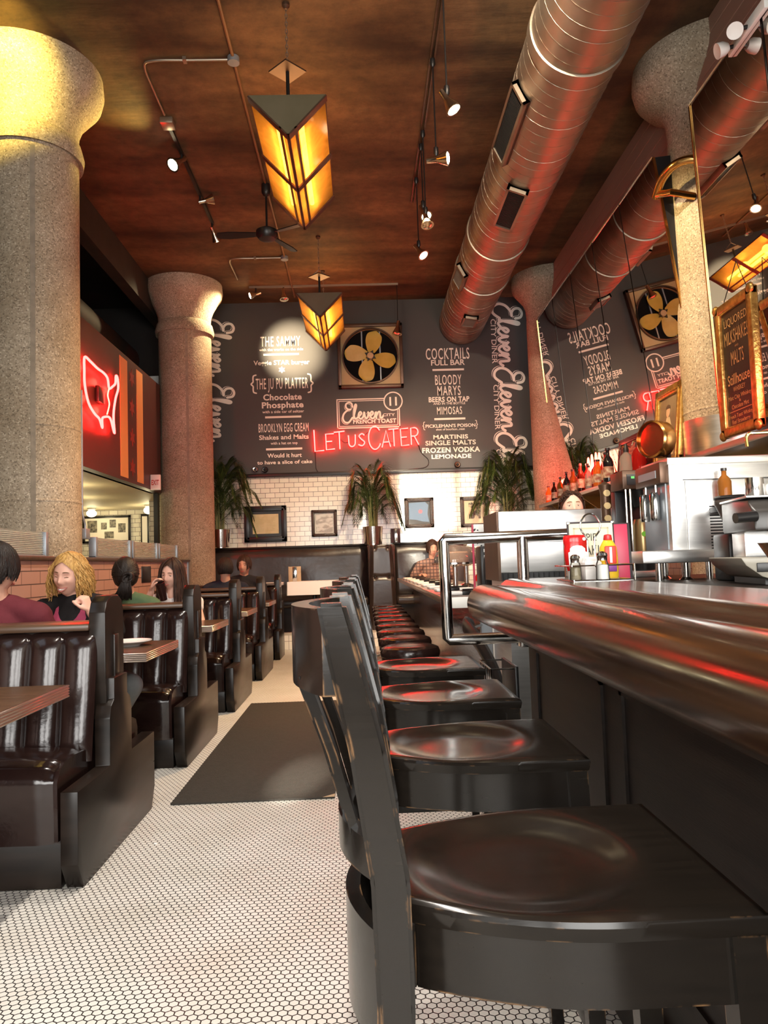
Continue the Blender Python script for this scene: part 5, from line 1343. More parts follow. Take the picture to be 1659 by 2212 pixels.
t = thing('second_back_table', 'white-topped table on the platform behind the dark-clothed diners', 'table', (-1.62, 11.15, 0.2))
MB().box(-0.46, 0.44, -0.12, 0.3, 0.70, 0.742, 0.004).build('table_top', WHITE_CLOTH, t)
MB().lathe([(0.22, 0), (0.22, 0.012), (0.04, 0.03), (0.03, 0.05), (0.03, 0.70)], (0, 0.07, 0), 20).build('pedestal', BLACK_METAL, t)
WOODTAN = M('tan_card', (0.40, 0.29, 0.18), 0.6, col2=(0.45, 0.33, 0.21), scale=12)
t = thing('menu_holder', 'tan menu cards held in a metal clip, standing on the white tablecloth', 'menu holder', (-1.0, 11.22, 0.9485))
MB().box(-0.09, 0.09, 0.0, 0.018, 0.0, 0.215, 0.002).build('menu_card', WOODTAN, t)
MB().box(-0.03, 0.03, -0.006, 0.024, 0.0, 0.21, 0.002).build('clip', CHROME, t)
t = thing('ledge_menu_holder', 'dark red menu cards in a clip on the bench ledge beside the middle palm', 'menu holder', (0.52, 12.08, 1.4855))
MB().box(-0.075, 0.075, 0, 0.02, 0, 0.22, 0.002).build('menu_card', M('oxblood_card', (0.05, 0.012, 0.014), 0.5), t)
MB().box(-0.02, 0.035, -0.006, 0.026, 0, 0.225, 0.002).build('clip', CHROME, t)

# wall fan in a square frame
FX, FZ = 0.215, 4.49
t = thing('wall_fan', 'big yellow four-bladed fan in a square tan frame set into the charcoal wall', 'wall fan', (FX, WALL_Y - 0.02, FZ))
S, R = 0.52, 0.435
m = MB(); nn = 48; y = -0.05
outer = []; 
for i in range(nn):
    a = 2*PI*i/nn; c, s = math.cos(a), math.sin(a); k = (S - 0.045) / max(abs(c), abs(s)); outer.append((k*c, k*s, R*c, R*s))
A = [m.bm.verts.new((o[0], y, o[1])) for o in outer]; B = [m.bm.verts.new((o[2], y, o[3])) for o in outer]; Cc = [m.bm.verts.new((o[2], 0.0, o[3])) for o in outer]
m.bridge(A, B); m.bridge(B, Cc); m.build('fan_plate', FAN_PLATE, t, ang=30)
m = MB()
for a, b, c, d in ((-S, S, -S, -S + 0.05), (-S, S, S - 0.05, S), (-S, -S + 0.05, -S, S), (S - 0.05, S, -S, S)): m.box(a, b, -0.10, 0.0, c, d, 0.004)
m.build('square_frame', BROWN_METAL, t)
MB().lathe([(R, 0.0), (R + 0.022, 0.0), (R + 0.022, 0.05), (R, 0.05), (R, 0.0)], (0, -0.05, 0), 56, axis=(0, -1, 0)).build('rim_ring', BROWN_METAL, t)
MB().cyl((0, -0.004, 0), (0, 0.001, 0), R, n=48).build('dark_opening', MATT_BLACK, t)
m = MB()
for x in (-0.13, 0.16): m.box(x - 0.01, x + 0.01, -0.012, -0.004, -0.42, 0.42)
m.build('rear_struts', GREYBOX, t)
for a in (73, -20, -108, 165):
    m = MB()
    def bl(u, v):
        r = 0.06 + 0.355 * u; w = 0.045 + 0.085 * math.sin(min(1, u * 1.15 + 0.05) * PI * 0.68); w *= (1 - max(0, u - 0.8) ** 1.6 * 11)
        q = (v - 0.5) * 2 * max(0.01, w)
        return Vector((r, -0.045 + 0.045 * (v - 0.5) * (1 - 0.3 * u), q + 0.03 * u))
    m.grid(bl, 18, 8); m.grid(lambda u, v: bl(u, v) + Vector((0, 0.004, 0)), 18, 8)
    m.xform(Matrix.Rotation(math.radians(-a), 4, 'Y')); m.build('fan_blade', BLADE_M, t)
MB().lathe([(0.0, 0.09), (0.05, 0.085), (0.06, 0.05), (0.06, 0.0)], (0, 0, 0), 24, axis=(0, -1, 0)).build('fan_hub', FAN_PLATE, t)
for a in (0, 90, 180, 270):
    m = MB().prism([(-0.028, 0.05), (0.028, 0.05), (0.0, 0.10)], -0.08, -0.05, 'XZ'); m.xform(Matrix.Rotation(math.radians(a + 28), 4, 'Y')); m.build('hub_bracket', BLACK, t)

# neon word sign
t = thing('neon_sign', 'glowing red neon sign reading Let us Cater above the middle palm', 'neon sign', (-0.72, WALL_Y - 0.07, 2.975))
def neon(name, strokes, r=0.0095):
    m = MB()
    for s in strokes: m.tube([(p[0], 0, p[1]) for p in s], r, 8)
    return m.build(name, NEON_PINK, t)
def arc(cx, cz, rx, rz, a0, a1, n=14): return [(cx + rx * math.cos(math.radians(a0 + (a1 - a0) * i / n)), cz + rz * math.sin(math.radians(a0 + (a1 - a0) * i / n))) for i in range(n + 1)]
neon('letter_tube', [[(0.0, 0.34), (0.01, 0.0), (0.155, 0.012)]])
neon('letter_tube', [[(0.315, 0.275), (0.185, 0.27), (0.19, 0.02), (0.325, 0.032)], [(0.19, 0.15), (0.285, 0.155)]])
neon('letter_tube', [[(0.315, 0.295), (0.485, 0.31)], [(0.40, 0.30), (0.405, 0.025)]])
neon('letter_tube', [[(0.545, 0.24), (0.55, 0.13)] + arc(0.60, 0.12, 0.05, 0.06, 180, 360) + [(0.655, 0.25)]])
neon('letter_tube', [[(p[0], p[1]) for p in spline([(0.80, 0.235, 0), (0.76, 0.262, 0), (0.715, 0.225, 0), (0.75, 0.175, 0), (0.80, 0.125, 0), (0.765, 0.07, 0), (0.70, 0.09, 0)], 4)]])
neon('letter_tube', [arc(0.965, 0.19, 0.10, 0.185, 40, 330, 22)])
neon('letter_tube', [[(1.075, 0.03), (1.145, 0.30), (1.21, 0.04)], [(1.10, 0.115), (1.19, 0.12)]])
neon('letter_tube', [[(1.185, 0.318), (1.345, 0.328)], [(1.265, 0.32), (1.27, 0.045)]])
neon('letter_tube', [[(1.50, 0.33), (1.375, 0.32), (1.385, 0.05), (1.51, 0.062)], [(1.38, 0.185), (1.475, 0.19)]])
neon('letter_tube', [[(1.545, 0.06), (1.54, 0.33), (1.60, 0.335)] + arc(1.60, 0.268, 0.055, 0.067, 90, -90, 8) + [(1.545, 0.20)], [(1.595, 0.20), (1.66, 0.06)]])
m = MB()
for x, z in ((0.01, 0.0), (0.185, 0.27), (0.40, 0.2), (0.57, 0.09), (0.75, 0.175), (0.87, 0.22), (1.075, 0.03), (1.14, 0.29), (1.267, 0.2), (1.385, 0.05), (1.54, 0.2), (1.66, 0.06)): m.cyl((x, 0, z), (x, 0.055, z), 0.006, n=6)
m.build('tube_standoffs', BLACK, t)
m = MB()
m.tube([(0.01, 0.04, 0.0), (0.012, 0.05, -0.15), (0.015, 0.05, -0.27), (0.05, 0.05, -0.33)], 0.005, 6); m.tube(spline([(1.66, 0.04, 0.06), (1.70, 0.05, -0.06), (1.81, 0.05, -0.19), (1.76, 0.05, -0.30), (1.5, 0.05, -0.325)], 5), 0.006, 6)
m.tube([(0.40, 0.04, 0.2), (0.48, 0.05, 0.13), (0.55, 0.04, 0.14)], 0.004, 5); m.tube([(0.80, 0.04, 0.235), (0.89, 0.05, 0.32)], 0.004, 5); m.tube([(1.17, 0.04, 0.2), (1.20, 0.05, 0.17), (1.20, 0.05, 0.12), (1.26, 0.04, 0.1)], 0.004, 5)
m.build('wiring', BLACK, t)

# neon outline on the maroon panel
t = thing('neon_outline', 'bright red neon outline shape on the maroon hanging panel', 'neon sign', (-2.79, 0, 0))
PTS = [(7.84, 3.38), (7.83, 3.24), (7.84, 3.09), (7.94, 2.93), (8.12, 2.85), (8.27, 2.82), (8.36, 2.74), (8.36, 2.84), (8.46, 2.88), (8.58, 2.90), (8.66, 2.87), (8.77, 2.75), (8.74, 2.95), (8.82, 3.16), (8.92, 3.30), (8.90, 3.42), (8.84, 3.43), (8.82, 3.34), (8.72, 3.28), (8.60, 3.23), (8.55, 3.33), (8.42, 3.36), (8.22, 3.36), (8.0, 3.38)]
MB().tube(spline([(0, a, b) for a, b in PTS], 4, closed=True), 0.013, 8, closed=True).build('outer_tube', NEON_PINK, t)
MB().tube(spline([(0.0, 8.6, 3.23), (0.0, 8.55, 3.14), (0.0, 8.60, 3.05), (0.0, 8.52, 2.92)], 5), 0.008, 8).build('inner_tube', NEON, t)
MB().box(-0.055, -0.01, 8.3, 8.5, 3.02, 3.2, 0.01).build('transformer', BLACK, t)
for yy, zz in ((7.95, 3.3), (8.05, 3.0), (8.45, 2.95), (8.75, 3.25), (8.4, 3.25)): point('neon_glow', (-2.80, yy, zz), 3, (1.0, 0.04, 0.025), 0.05)

# exit sign beside the column
t = thing('exit_sign', 'white exit sign fixed to the lower corner of the maroon panel beside the concrete column', 'exit sign', (-2.782, 10.46, 2.365))
MB().box(-0.066, 0.066, -0.02, 0.03, -0.105, 0.105, 0.006).build('sign_box', WHITE_PL, t)
letter('EXIT', (0.0, -0.0215, -0.035), 0.10, 0.07, t, M('exit_red', (0.5, 0.06, 0.04), 0.5), 0.03)

# framed pictures on the tiles
def paper(name, c1, c2, sc, stretch=(1, 1, 1)): return M(name, c1, 0.5, col2=c2, scale=sc, stretch=stretch, coords='Object', contrast=(0.45, 0.55))
def framed(x0, x1, z0, z1, fw, label, matte, pict, frame_m=BLACK, lip=0.02, mat_w=0.03):
    t = thing('framed_picture', label, 'framed picture', ((x0 + x1) / 2, WALL_Y, (z0 + z1) / 2)); a, b = (x1 - x0) / 2, (z1 - z0) / 2
    m = MB()
    for p, q, r, s in ((-a, a, -b, -b + fw), (-a, a, b - fw, b), (-a, -a + fw, -b, b), (a - fw, a, -b, b)): m.box(p, q, -0.045, -0.001, r, s, 0.008)
    for p, q, r, s in ((-a + fw*.35, a - fw*.35, -b + fw*.35, -b + fw*.6), (-a + fw*.35, a - fw*.35, b - fw*.6, b - fw*.35), (-a + fw*.35, -a + fw*.6, -b + fw*.35, b - fw*.35), (a - fw*.6, a - fw*.35, -b + fw*.35, b - fw*.35)): m.box(p, q, -0.052, -0.04, r, s, 0.004)
    m.build('frame', frame_m, t)
    MB().box(-a + fw, a - fw, -0.014, -0.002, -b + fw, b - fw).build('matte', matte, t)
    if pict: MB().box(-a + fw + mat_w, a - fw - mat_w, -0.018, -0.013, -b + fw + mat_w, b - fw - mat_w).build('picture', pict, t)
    g = MB().box(-a + fw, a - fw, -0.022, -0.020, -b + fw, b - fw).build('picture_glass', PICTURE_GLASS, t)
    return t, a, b
CARVED = M('carved_dark_frame', (0.02, 0.012, 0.009), 0.35, col2=(0.07, 0.035, 0.02), scale=45, bump=0.6, bscale=45)
t, a, b = framed(-1.86, -1.19, 1.565, 2.135, 0.085, 'wide black framed yellowed document between corner palm and small frame', BLACK, paper('old_paper', (0.60, 0.47, 0.26), (0.66, 0.53, 0.31), 6), mat_w=0.045)
m = MB()
for k in range(13):
    for xx in (-0.16, 0.015): m.box(xx, xx + 0.135 - (0.03 if k % 5 == 4 else 0), -0.0195, -0.0182, 0.105 - k * 0.018, 0.107 - k * 0.018)
m.build('print_lines', M('faded_ink', (0.34, 0.25, 0.14), 0.7), t)
framed(-0.80, -0.395, 1.62, 2.045, 0.05, 'small dark framed pale photo just beside the middle palm', paper('pale_photo', (0.55, 0.53, 0.50), (0.72, 0.70, 0.66), 4), paper('grey_photo', (0.45, 0.42, 0.40), (0.75, 0.73, 0.70), 7, (1, 1, 2.5)), CARVED, mat_w=0.02)
t, a, b = framed(0.68, 1.145, 1.71, 2.19, 0.06, 'carved dark frame with a blue print bearing a small pink dot', paper('slate_matte', (0.05, 0.05, 0.055), (0.06, 0.06, 0.065), 4), None, CARVED)
MB().prism([(-0.16, 0.16), (0.10, 0.17), (0.15, 0.12), (0.13, -0.02), (0.155, -0.15), (0.05, -0.14), (-0.06, -0.11), (-0.16, -0.10)], -0.0185, -0.0142, 'XZ').build('blue_print', M('blue_print', (0.16, 0.26, 0.42), 0.5), t)
MB().cyl((0.02, -0.0195, 0.02), (0.02, -0.0187, 0.02), 0.032, n=20).build('pink_dot', M('pink_dot', (0.62, 0.18, 0.24), 0.5), t)
t, a, b = framed(1.57, 2.03, 1.695, 2.18, 0.06, 'carved dark frame with a tan poster lettered nk spots, nearest the bar end', paper('poster_tan', (0.62, 0.48, 0.30), (0.66, 0.53, 0.35), 3), paper('poster_figures', (0.60, 0.45, 0.28), (0.09, 0.05, 0.035), 9), CARVED, mat_w=0.075)
letter('nk spots', (0.03, -0.0195, 0.115), 0.25, 0.045, t, M('poster_ink', (0.05, 0.03, 0.025), 0.6), 0.04)
# little cameras and wall speakers on the trim
for x, z, mt, lab in ((-1.66, 2.72, CHROME, 'tiny round white-ringed camera on the trim below the cake line'), (-1.51, 2.71, BLACK, 'tiny black camera on the trim next to the white-ringed one'), (1.55, 2.70, BROWN_METAL, 'tiny dark camera on the trim below the lemonade line')):
    t = thing('wall_camera', lab, 'camera', (x, WALL_Y - 0.013, z))
    MB().lathe([(0.0, 0.0), (0.045, 0.0), (0.05, 0.03), (0.04, 0.055), (0.025, 0.05)], n=20, axis=(0, -1, 0)).build('camera_body', mt, t)
    MB().ball((0, -0.05, 0), 0.022, 12, 8).build('lens', BLACK, t)

# ------------------------------------------------------------------ potted palms on the bench ledge
LEAF = M('palm_leaf', (0.016, 0.028, 0.008), 0.4, col2=(0.065, 0.095, 0.02), scale=3, spec=0.4)
STEM = M('palm_stem', (0.14, 0.15, 0.05), 0.5, col2=(0.20, 0.20, 0.08), scale=10)
def palm(x, y, z, label, seed, h=1.35, spread=0.48, nf=32, yscale=0.55, ylim=0.10, avoid=None):
    r = random.Random(seed)
    t = thing('potted_palm', label, 'palm', (x, y, z))
    MB().lathe([(0.0, 0.0), (0.10, 0.0), (0.10, 0.012), (0.135, 0.014), (0.155, 0.285), (0.148, 0.285), (0.135, 0.24), (0.0, 0.24)], n=40).build('steel_pot', CHROME, t)
    m = MB()
    for k in range(9):
        a = r.uniform(0, 6.28); q = r.uniform(0.02, 0.07); m.tube([(q * math.cos(a), q * math.sin(a), 0.22), (q * 1.2 * math.cos(a), q * 1.2 * math.sin(a), 0.5), (q * 1.6 * math.cos(a), q * 1.6 * math.sin(a), 0.75)], [0.016, 0.013, 0.008], 6)
    m.build('palm_stems', STEM, t)
    m = MB()
    for k in range(nf):
        a = 2 * PI * (k * 0.381966) + r.uniform(-0.3, 0.3); lvl = k / (nf - 1)
        zb = 0.42 + 0.50 * h * lvl * 0.62; reach = spread * r.uniform(0.75, 1.1) * (1 - 0.35 * lvl ** 2); rise = 0.22 + 0.16 * lvl; droop = r.uniform(0.22, 0.42)
        d = Vector((math.cos(a), math.sin(a) * yscale, 0)); pts = []
        for j in range(12):
            q = j / 11; pts.append(Vector((0, 0, zb)) + d * reach * (q ** 0.85) + Vector((0, 0, rise * math.sin(q * PI * 0.75) * 1.2 - droop * q ** 2.6)))
        m.tube(pts, [0.005 * (1 - 0.7 * j / 11) for j in range(12)], 4)
        P = spline(pts, 3); sd = Vector((-d.y, d.x, 0)).normalized()
        for j in range(6, len(P)):
            q = j / (len(P) - 1); L = 0.20 * math.sin(PI * min(1, 0.12 + q * 0.84)) + 0.045; tang = (P[j] - P[j-1]).normalized()
            for s in (-1, 1):
                lf = (sd * s * 0.75 + tang * 0.65 + Vector((0, 0, 0.15))).normalized(); base = P[j]; tip = base + lf * L + Vector((0, 0, -0.045 * L / 0.2 - r.uniform(0, 0.035)))
                mid = base + lf * L * 0.5 + Vector((0, 0, -0.006)); w = Vector((0, 0, 1)).cross(lf).normalized() * 0.007
                v = [m.bm.verts.new(p) for p in (base, mid + w, tip, mid - w)]; m.face(v)
    for v in m.bm.verts:
        if avoid:
            d = Vector((v.co.x + x - avoid[0], v.co.y + y - avoid[1]))
            if d.length < avoid[2]: d = d.normalized() * avoid[2]; v.co.x = avoid[0] + d.x - x; v.co.y = avoid[1] + d.y - y
    for v in m.bm.verts: v.co.y = min(v.co.y, ylim - 0.02 * math.sin(v.co.x * 37))
    m.build('fronds', LEAF, t, smooth=False)
    return t
palm(0.16, 11.75, 1.447, 'potted palm in the steel pot on top of the padded divider', 3, ylim=0.42)
palm(-2.2, 12.0, 1.486, 'potted palm in the corner beside the concrete column, tallest fronds over the charcoal wall', 7, h=1.9, spread=0.62, nf=38, yscale=0.35, avoid=(-2.56, 11.37, 0.40))
palm(2.30, 12.0, 1.486, 'dense potted palm in front of the third vertical script, near the slim far column', 12, h=1.9, spread=0.60, nf=40, yscale=0.35, avoid=(2.98, 11.37, 0.41))
ped = tag(MB().box(1.95, 2.65, 11.8, 12.18, 0.2, 1.485, 0.01).build('plant_stand', BOOTH_WOOD), 'dark boxed stand under the palm near the slim far column', 'plant stand')

# ------------------------------------------------------------------ leaning mirrors over the back bar
before = set(bpy.data.objects)
def mirror_run(label, top_y, bot_y, n, flip_ends):
    """row of mirror panels leaning out from the wall; top edge at (2.2, 4.05), foot at (2.45, 1.97)"""
    T, Bm = (2.2, 4.05), (2.45, 1.97)
    t = thing('leaning_mirror', label, 'mirror', (0, 0, 0), group='leaning mirrors over the back bar')
    def P(u, v, off=0.0):
        y = (top_y[0] + (top_y[1] - top_y[0]) * u) * (1 - v) + (bot_y[0] + (bot_y[1] - bot_y[0]) * u) * v
        x = T[0] + (Bm[0] - T[0]) * v; z = T[1] + (Bm[1] - T[1]) * v
        return Vector((x + off * 0.993, y, z + off * 0.119))
    def slab(u0, u1, o0, o1, name, mt, tilt=0.0, ex=0.0):
        m = MB(); q = []
        for o in (o0, o1):
            q.append([m.bm.verts.new(P(u, v, o + tilt * (u - (u0 + u1) / 2))) for u, v in ((u0, -ex), (u1, -ex), (u1, 1 + ex), (u0, 1 + ex))])
        m.face(q[0]); m.face(q[1][::-1])
        for i in range(4): m.face([q[0][i], q[0][(i+1) % 4], q[1][(i+1) % 4], q[1][i]])
        return m.build(name, mt, t, smooth=False)
    slab(0, 1, 0.012, 0.16, 'mirror_backing', BLACK)
    r = random.Random(n)
    for k in range(n):
        g = 0.012 / n
        slab(k / n + g, (k + 1) / n - g, 0.0, 0.010, 'mirror_panel', MIRROR, r.uniform(-0.02, 0.02))
    L = abs(top_y[1] - top_y[0])
    for u in (0.0, 1.0): slab(u - 0.008 / L, u + 0.008 / L, -0.006, 0.012, 'edge_trim', BRASS)
    m = MB(); m.tube([P(0, -0.004, 0), P(1, -0.004, 0)], 0.008, 6); m.build('top_trim', CHROME, t)
    for u in (0.2, 0.6, 0.95):
        p = P(u, 0.0, 0.06); m = MB().cyl(p, (p.x + 0.55, p.y, 4.75), 0.006, n=6); m.build('hanger_wire', BLACK_METAL, t)
    return t
mirror_run('long leaning mirror between the two slim columns, showing the charcoal wall reversed', (5.36, 9.12), (5.32, 9.5), 5, 0)
mirror_run('leaning mirror nearest the camera, behind the gilt milkshake sign', (4.73, 1.2), (5.08, 1.2), 4, 0)
t = thing('emergency_light', 'twin white emergency lamp heads on the top edge of the nearest mirror', 'emergency light', (2.13, 4.05, 4.0))
MB().box(0.05, 0.075, -0.28, 0.12, -0.005, 0.055, 0.004).build('mounting_bar', WHITE_PL, t)
for y, d in ((-0.1, (-0.25, -0.75, -0.6)), (0.06, (-0.8, 0.1, -0.25))):
    o = MB().lathe([(0.0, -0.045), (0.026, -0.04), (0.04, -0.015), (0.043, 0.022), (0.039, 0.022), (0.0, 0.01)], (-0.02, y, 0.0), 22, axis=d).build('lamp_head', WHITE_PL, t)
    MB().cyl((-0.02, y, 0.0), (0.055, y, 0.02), 0.012, n=8).build('swivel', BLACK, t)

# framed milkshake board hung before the nearest mirror
t = thing('menu_board', 'gilt framed black board lettered Liquored Milkshakes and Malts, hung beside the slim nearer column', 'menu board', (2.24, 4.385, 2.26), rot=(0, 0, 0))
a, b = 0.225, 0.405
m = MB()
for y0, y1, z0, z1 in ((-a, a, -b, -b + 0.06), (-a, a, b - 0.06, b), (-a, -a + 0.06, -b, b), (a - 0.06, a, -b, b)): m.box(-0.03, 0.02, y0, y1, z0, z1, 0.012, 3)
for y in (-a, a):
    for z in (-b, b): m.ball((-0.02, y * 0.93, z * 0.96), 0.032, 12, 8, (0.6, 1, 1))
m.build('gilt_frame', GOLD, t)
MB().box(-0.008, 0.012, -a + 0.05, a - 0.05, -b + 0.05, b - 0.05).build('black_panel', M('board_black', (0.018, 0.015, 0.013), 0.3), t)
GOLD_INK = M('gold_ink', (0.60, 0.38, 0.14), 0.45)
for s, w, cap, z, wt in (('LIQUORED', 0.27, 0.05, 0.255, 0.0), ('MILKSHAKES', 0.285, 0.085, 0.145, 0.0), ('AND', 0.04, 0.012, 0.115, 0.0), ('MALTS', 0.15, 0.085, 0.015, 0.0), ('Stillhouse', 0.26, 0.065, -0.10, 0.01), ('WHISKEY', 0.14, 0.03, -0.145, 0.0),
                         ('Mint Chip Whiskey', 0.27, 0.026, -0.19, 0.0), ('&', 0.02, 0.016, -0.213, 0.0), ('Chocolate Mint', 0.2, 0.026, -0.245, 0.0), ('French Toast Whiskey', 0.28, 0.024, -0.30, 0.0), ('Real Strawberry', 0.21, 0.026, -0.335, 0.0)):
    letter(s, (-0.0092, 0.0, z), w, cap, t, GOLD_INK, wt, 'board_lettering', '-X')
MB().box(-0.0095, -0.0085, -0.13, 0.13, -0.262, -0.259).build('board_rule', GOLD_INK, t)
MB().tube([(0.0, -0.15, b), (0.02, 0, b + 0.22), (0.0, 0.15, b)], 0.003, 5).build('hanging_wire', BLACK_METAL, t)

# ------------------------------------------------------------------ bottle shelf under the mirrors
t = thing('bottle_shelf', 'long wooden back bar shelf with steel edge carrying bottles and frames', 'shelf', (0, 0, 0))
MB().box(2.17, 2.75, 2.2, 9.3, 1.785, 1.81, 0.003).build('shelf_board', RAIL_WOOD, t)
MB().box(2.16, 2.172, 2.2, 9.3, 1.775, 1.813, 0.003).build('steel_edge', STEEL, t)
for y in (3.4, 5.0, 6.6, 7.8, 9.0): MB().prism([(2.25, 1.785), (2.75, 1.785), (2.75, 1.42)], y, y + 0.025, 'XZ').build('shelf_bracket', BRASS, t)
def tint(name, c, body=0.35): return glass(name, c, 0.05, body)
BT = [('orange', tint('orange_glass', (0.85, 0.20, 0.03), 0.6)), ('dark brown', tint('brown_glass', (0.06, 0.022, 0.010))), ('green', tint('green_glass', (0.05, 0.20, 0.04))), ('amber', tint('amber_bottle_glass', (0.50, 0.20, 0.04))),
      ('red', tint('red_glass', (0.60, 0.025, 0.02), 0.4)), ('black', M('black_glass', (0.012, 0.01, 0.012), 0.08)), ('clear', tint('frosted_glass', (0.75, 0.68, 0.62), 0.3))]
LABEL_M = M('bottle_label', (0.68, 0.58, 0.42), 0.6, col2=(0.30, 0.08, 0.05), scale=25)
CAP_M = M('bottle_cap', (0.03, 0.025, 0.025), 0.35)
def bottle(name, label, x, y, z, mat, h=0.29, r=0.037, neck=0.35, group=None, lab=True, capm=None, cat='bottle'):
    t = thing(name, label, cat, (x, y, z), group=group)
    MB().lathe([(0.0, 0.0), (r * 0.95, 0.0), (r, 0.01), (r, h * (1 - neck) * 0.92), (r * 0.8, h * (1 - neck) * 1.05), (r * 0.38, h * (1 - neck * 0.62)), (r * 0.35, h * 0.93), (r * 0.42, h * 0.94), (r * 0.42, h * 0.96), (0.0, h * 0.96)], n=20).build('bottle_glass', mat, t)
    MB().cyl((0, 0, h * 0.93), (0, 0, h), r * 0.45, n=14).build('cap', capm or CAP_M, t)
    if lab: MB().lathe([(r + 0.0008, h * 0.16), (r + 0.0012, h * 0.17), (r + 0.0012, h * 0.46), (r + 0.0008, h * 0.47)], n=20).build('label', LABEL_M, t)
    return t
rb2 = random.Random(21); seq = [0, 0, 1, 2, 3, 1, 5, 4, 3, 4, 1, 4, 6, 4, 0, 4, 5]; y = 9.0
ordn = ('first', 'second', 'third', 'fourth', 'fifth', 'sixth', 'seventh', 'eighth', 'ninth', 'tenth', 'eleventh', 'twelfth', 'thirteenth', 'fourteenth', 'fifteenth', 'sixteenth', 'seventeenth')
for k, s in enumerate(seq):
    h = (0.22, 0.2, 0.24, 0.22, 0.27, 0.3, 0.3, 0.31, 0.29, 0.3, 0.32, 0.30, 0.26, 0.3, 0.28, 0.33, 0.35)[k]
    bottle('bottle', '%s glass bottle, %s along the back bar shelf from its far end' % (BT[s][0], ordn[k]), 2.215 + 0.03 * (k % 2), y, 1.8105, BT[s][1], h * 0.92, 0.036 + 0.012 * (k > 12), group='bottles on the back bar shelf'); y -= 0.135 if k < 12 else 0.15
# soda siphons
def siphon(y, label, mat):
    t = thing('soda_siphon', label, 'soda siphon', (2.23, y, 1.8105), group='soda siphons on the back bar shelf')
    MB().lathe([(0.0, 0.0), (0.055, 0.0), (0.058, 0.02), (0.058, 0.15), (0.045, 0.19), (0.022, 0.215), (0.022, 0.225), (0.0, 0.225)], n=24).build('siphon_glass', mat, t)
    o = MB().lathe([(0.024, 0.22), (0.026, 0.24), (0.018, 0.27), (0.012, 0.29), (0.0, 0.292)], n=16).build('siphon_head', CAP_M, t)
    MB().tube([(0, 0, 0.265), (-0.05, -0.02, 0.262), (-0.065, -0.025, 0.23)], 0.006, 8).build('spout', CHROME, o)
    MB().tube([(0, 0, 0.28), (0.05, 0.02, 0.265)], 0.006, 8).build('lever', CHROME, o)
siphon(6.35, 'greyish soda siphon with black head, close before the red framed picture', BT[6][1])
siphon(6.05, 'red glass soda siphon beside the brass drum lamp', BT[4][1])
# red neon scribbles glowing behind the bottles
for y, s, lab in ((8.75, 1.0, 'small red neon scribble glowing behind the farthest bottles'), (7.55, 1.5, 'larger red neon scribble glowing behind the tall red bottles')):
    t = thing('neon_scribble', lab, 'neon sign', (2.33, y, 1.8105))
    MB().tube(spline([(0, -0.16*s, 0.14), (0, -0.11*s, 0.24*s), (0, -0.08*s, 0.14), (0, -0.04*s, 0.25*s), (0, 0.0, 0.13), (0, 0.05*s, 0.25*s), (0, 0.08*s, 0.15), (0, 0.13*s, 0.24*s), (0, 0.17*s, 0.16)], 5), 0.009, 8).build('neon_tube', NEON, t)
    MB().box(0.015, 0.03, -0.15*s, 0.15*s, 0.0, 0.11, 0.004).build('neon_base', BLACK, t)
    for yy in (-0.1, 0.1): MB().cyl((0.02, yy * s, 0.1), (0.005, yy * s, 0.16), 0.004, n=6).build('neon_post', BLACK, t)
    point('neon_glow', (2.22, y, 2.1), 30 * s, (1.0, 0.06, 0.04), 0.06)
# dark red framed print, brass drum lamp, gilt portrait on the shelf
def shelf_frame(name, label, y0, y1, z1, fw, fm, x=2.27, lean=0.10, cat='framed picture'):
    t = thing(name, label, cat, (x, (y0 + y1) / 2, 1.8105), rot=(0, lean, 0)); a = (y1 - y0) / 2; h = z1 - 1.81
    m = MB()
    for p, q, r, s in ((-a, a, 0, fw), (-a, a, h - fw, h), (-a, -a + fw, 0, h), (a - fw, a, 0, h)): m.box(-0.025, 0.015, p, q, r, s, 0.008)
    for p, q, r, s in ((-a + fw*.5, a - fw*.5, fw*.5, fw*.75), (-a + fw*.5, a - fw*.5, h - fw*.75, h - fw*.5), (-a + fw*.5, -a + fw*.75, fw*.5, h - fw*.5), (a - fw*.75, a - fw*.5, fw*.5, h - fw*.5)): m.box(-0.032, -0.02, p, q, r, s, 0.003)
    m.build('frame', fm, t)
    return t, a, h
t, a, h = shelf_frame('red_framed_print', 'dark red framed print standing on the shelf behind the soda siphons', 6.2, 6.85, 2.20, 0.05, M('oxblood_frame', (0.10, 0.012, 0.012), 0.3), 2.33)
MB().box(-0.008, 0.01, -a + 0.04, a - 0.04, 0.04, h - 0.04).build('print', M('red_print', (0.42, 0.16, 0.11), 0.5, col2=(0.16, 0.03, 0.025), scale=14, stretch=(1, 0.35, 3), contrast=(0.45, 0.6)), t)
t, a, h = shelf_frame('gilt_portrait', 'gilt framed portrait of a pale-robed figure standing on the shelf beside the slim column', 5.42, 5.92, 2.43, 0.075, GOLD, 2.30)
MB().box(-0.008, 0.01, -a + 0.06, a - 0.06, 0.06, h - 0.06).build('canvas', M('portrait_ground', (0.17, 0.12, 0.07), 0.5, col2=(0.26, 0.20, 0.12), scale=4), t)
PA = M('robe_paint', (0.60, 0.48, 0.30), 0.5, col2=(0.46, 0.34, 0.19), scale=12); PB = M('face_paint', (0.55, 0.36, 0.22), 0.5); PC = M('hair_paint', (0.08, 0.05, 0.03), 0.5)
MB().prism([(0.10, 0.09), (-0.11, 0.09), (-0.12, 0.2), (-0.07, 0.30), (-0.02, 0.385), (0.03, 0.385), (0.07, 0.30), (0.11, 0.2)], -0.011, -0.0085, 'YZ').build('painted_robe', PA, t)
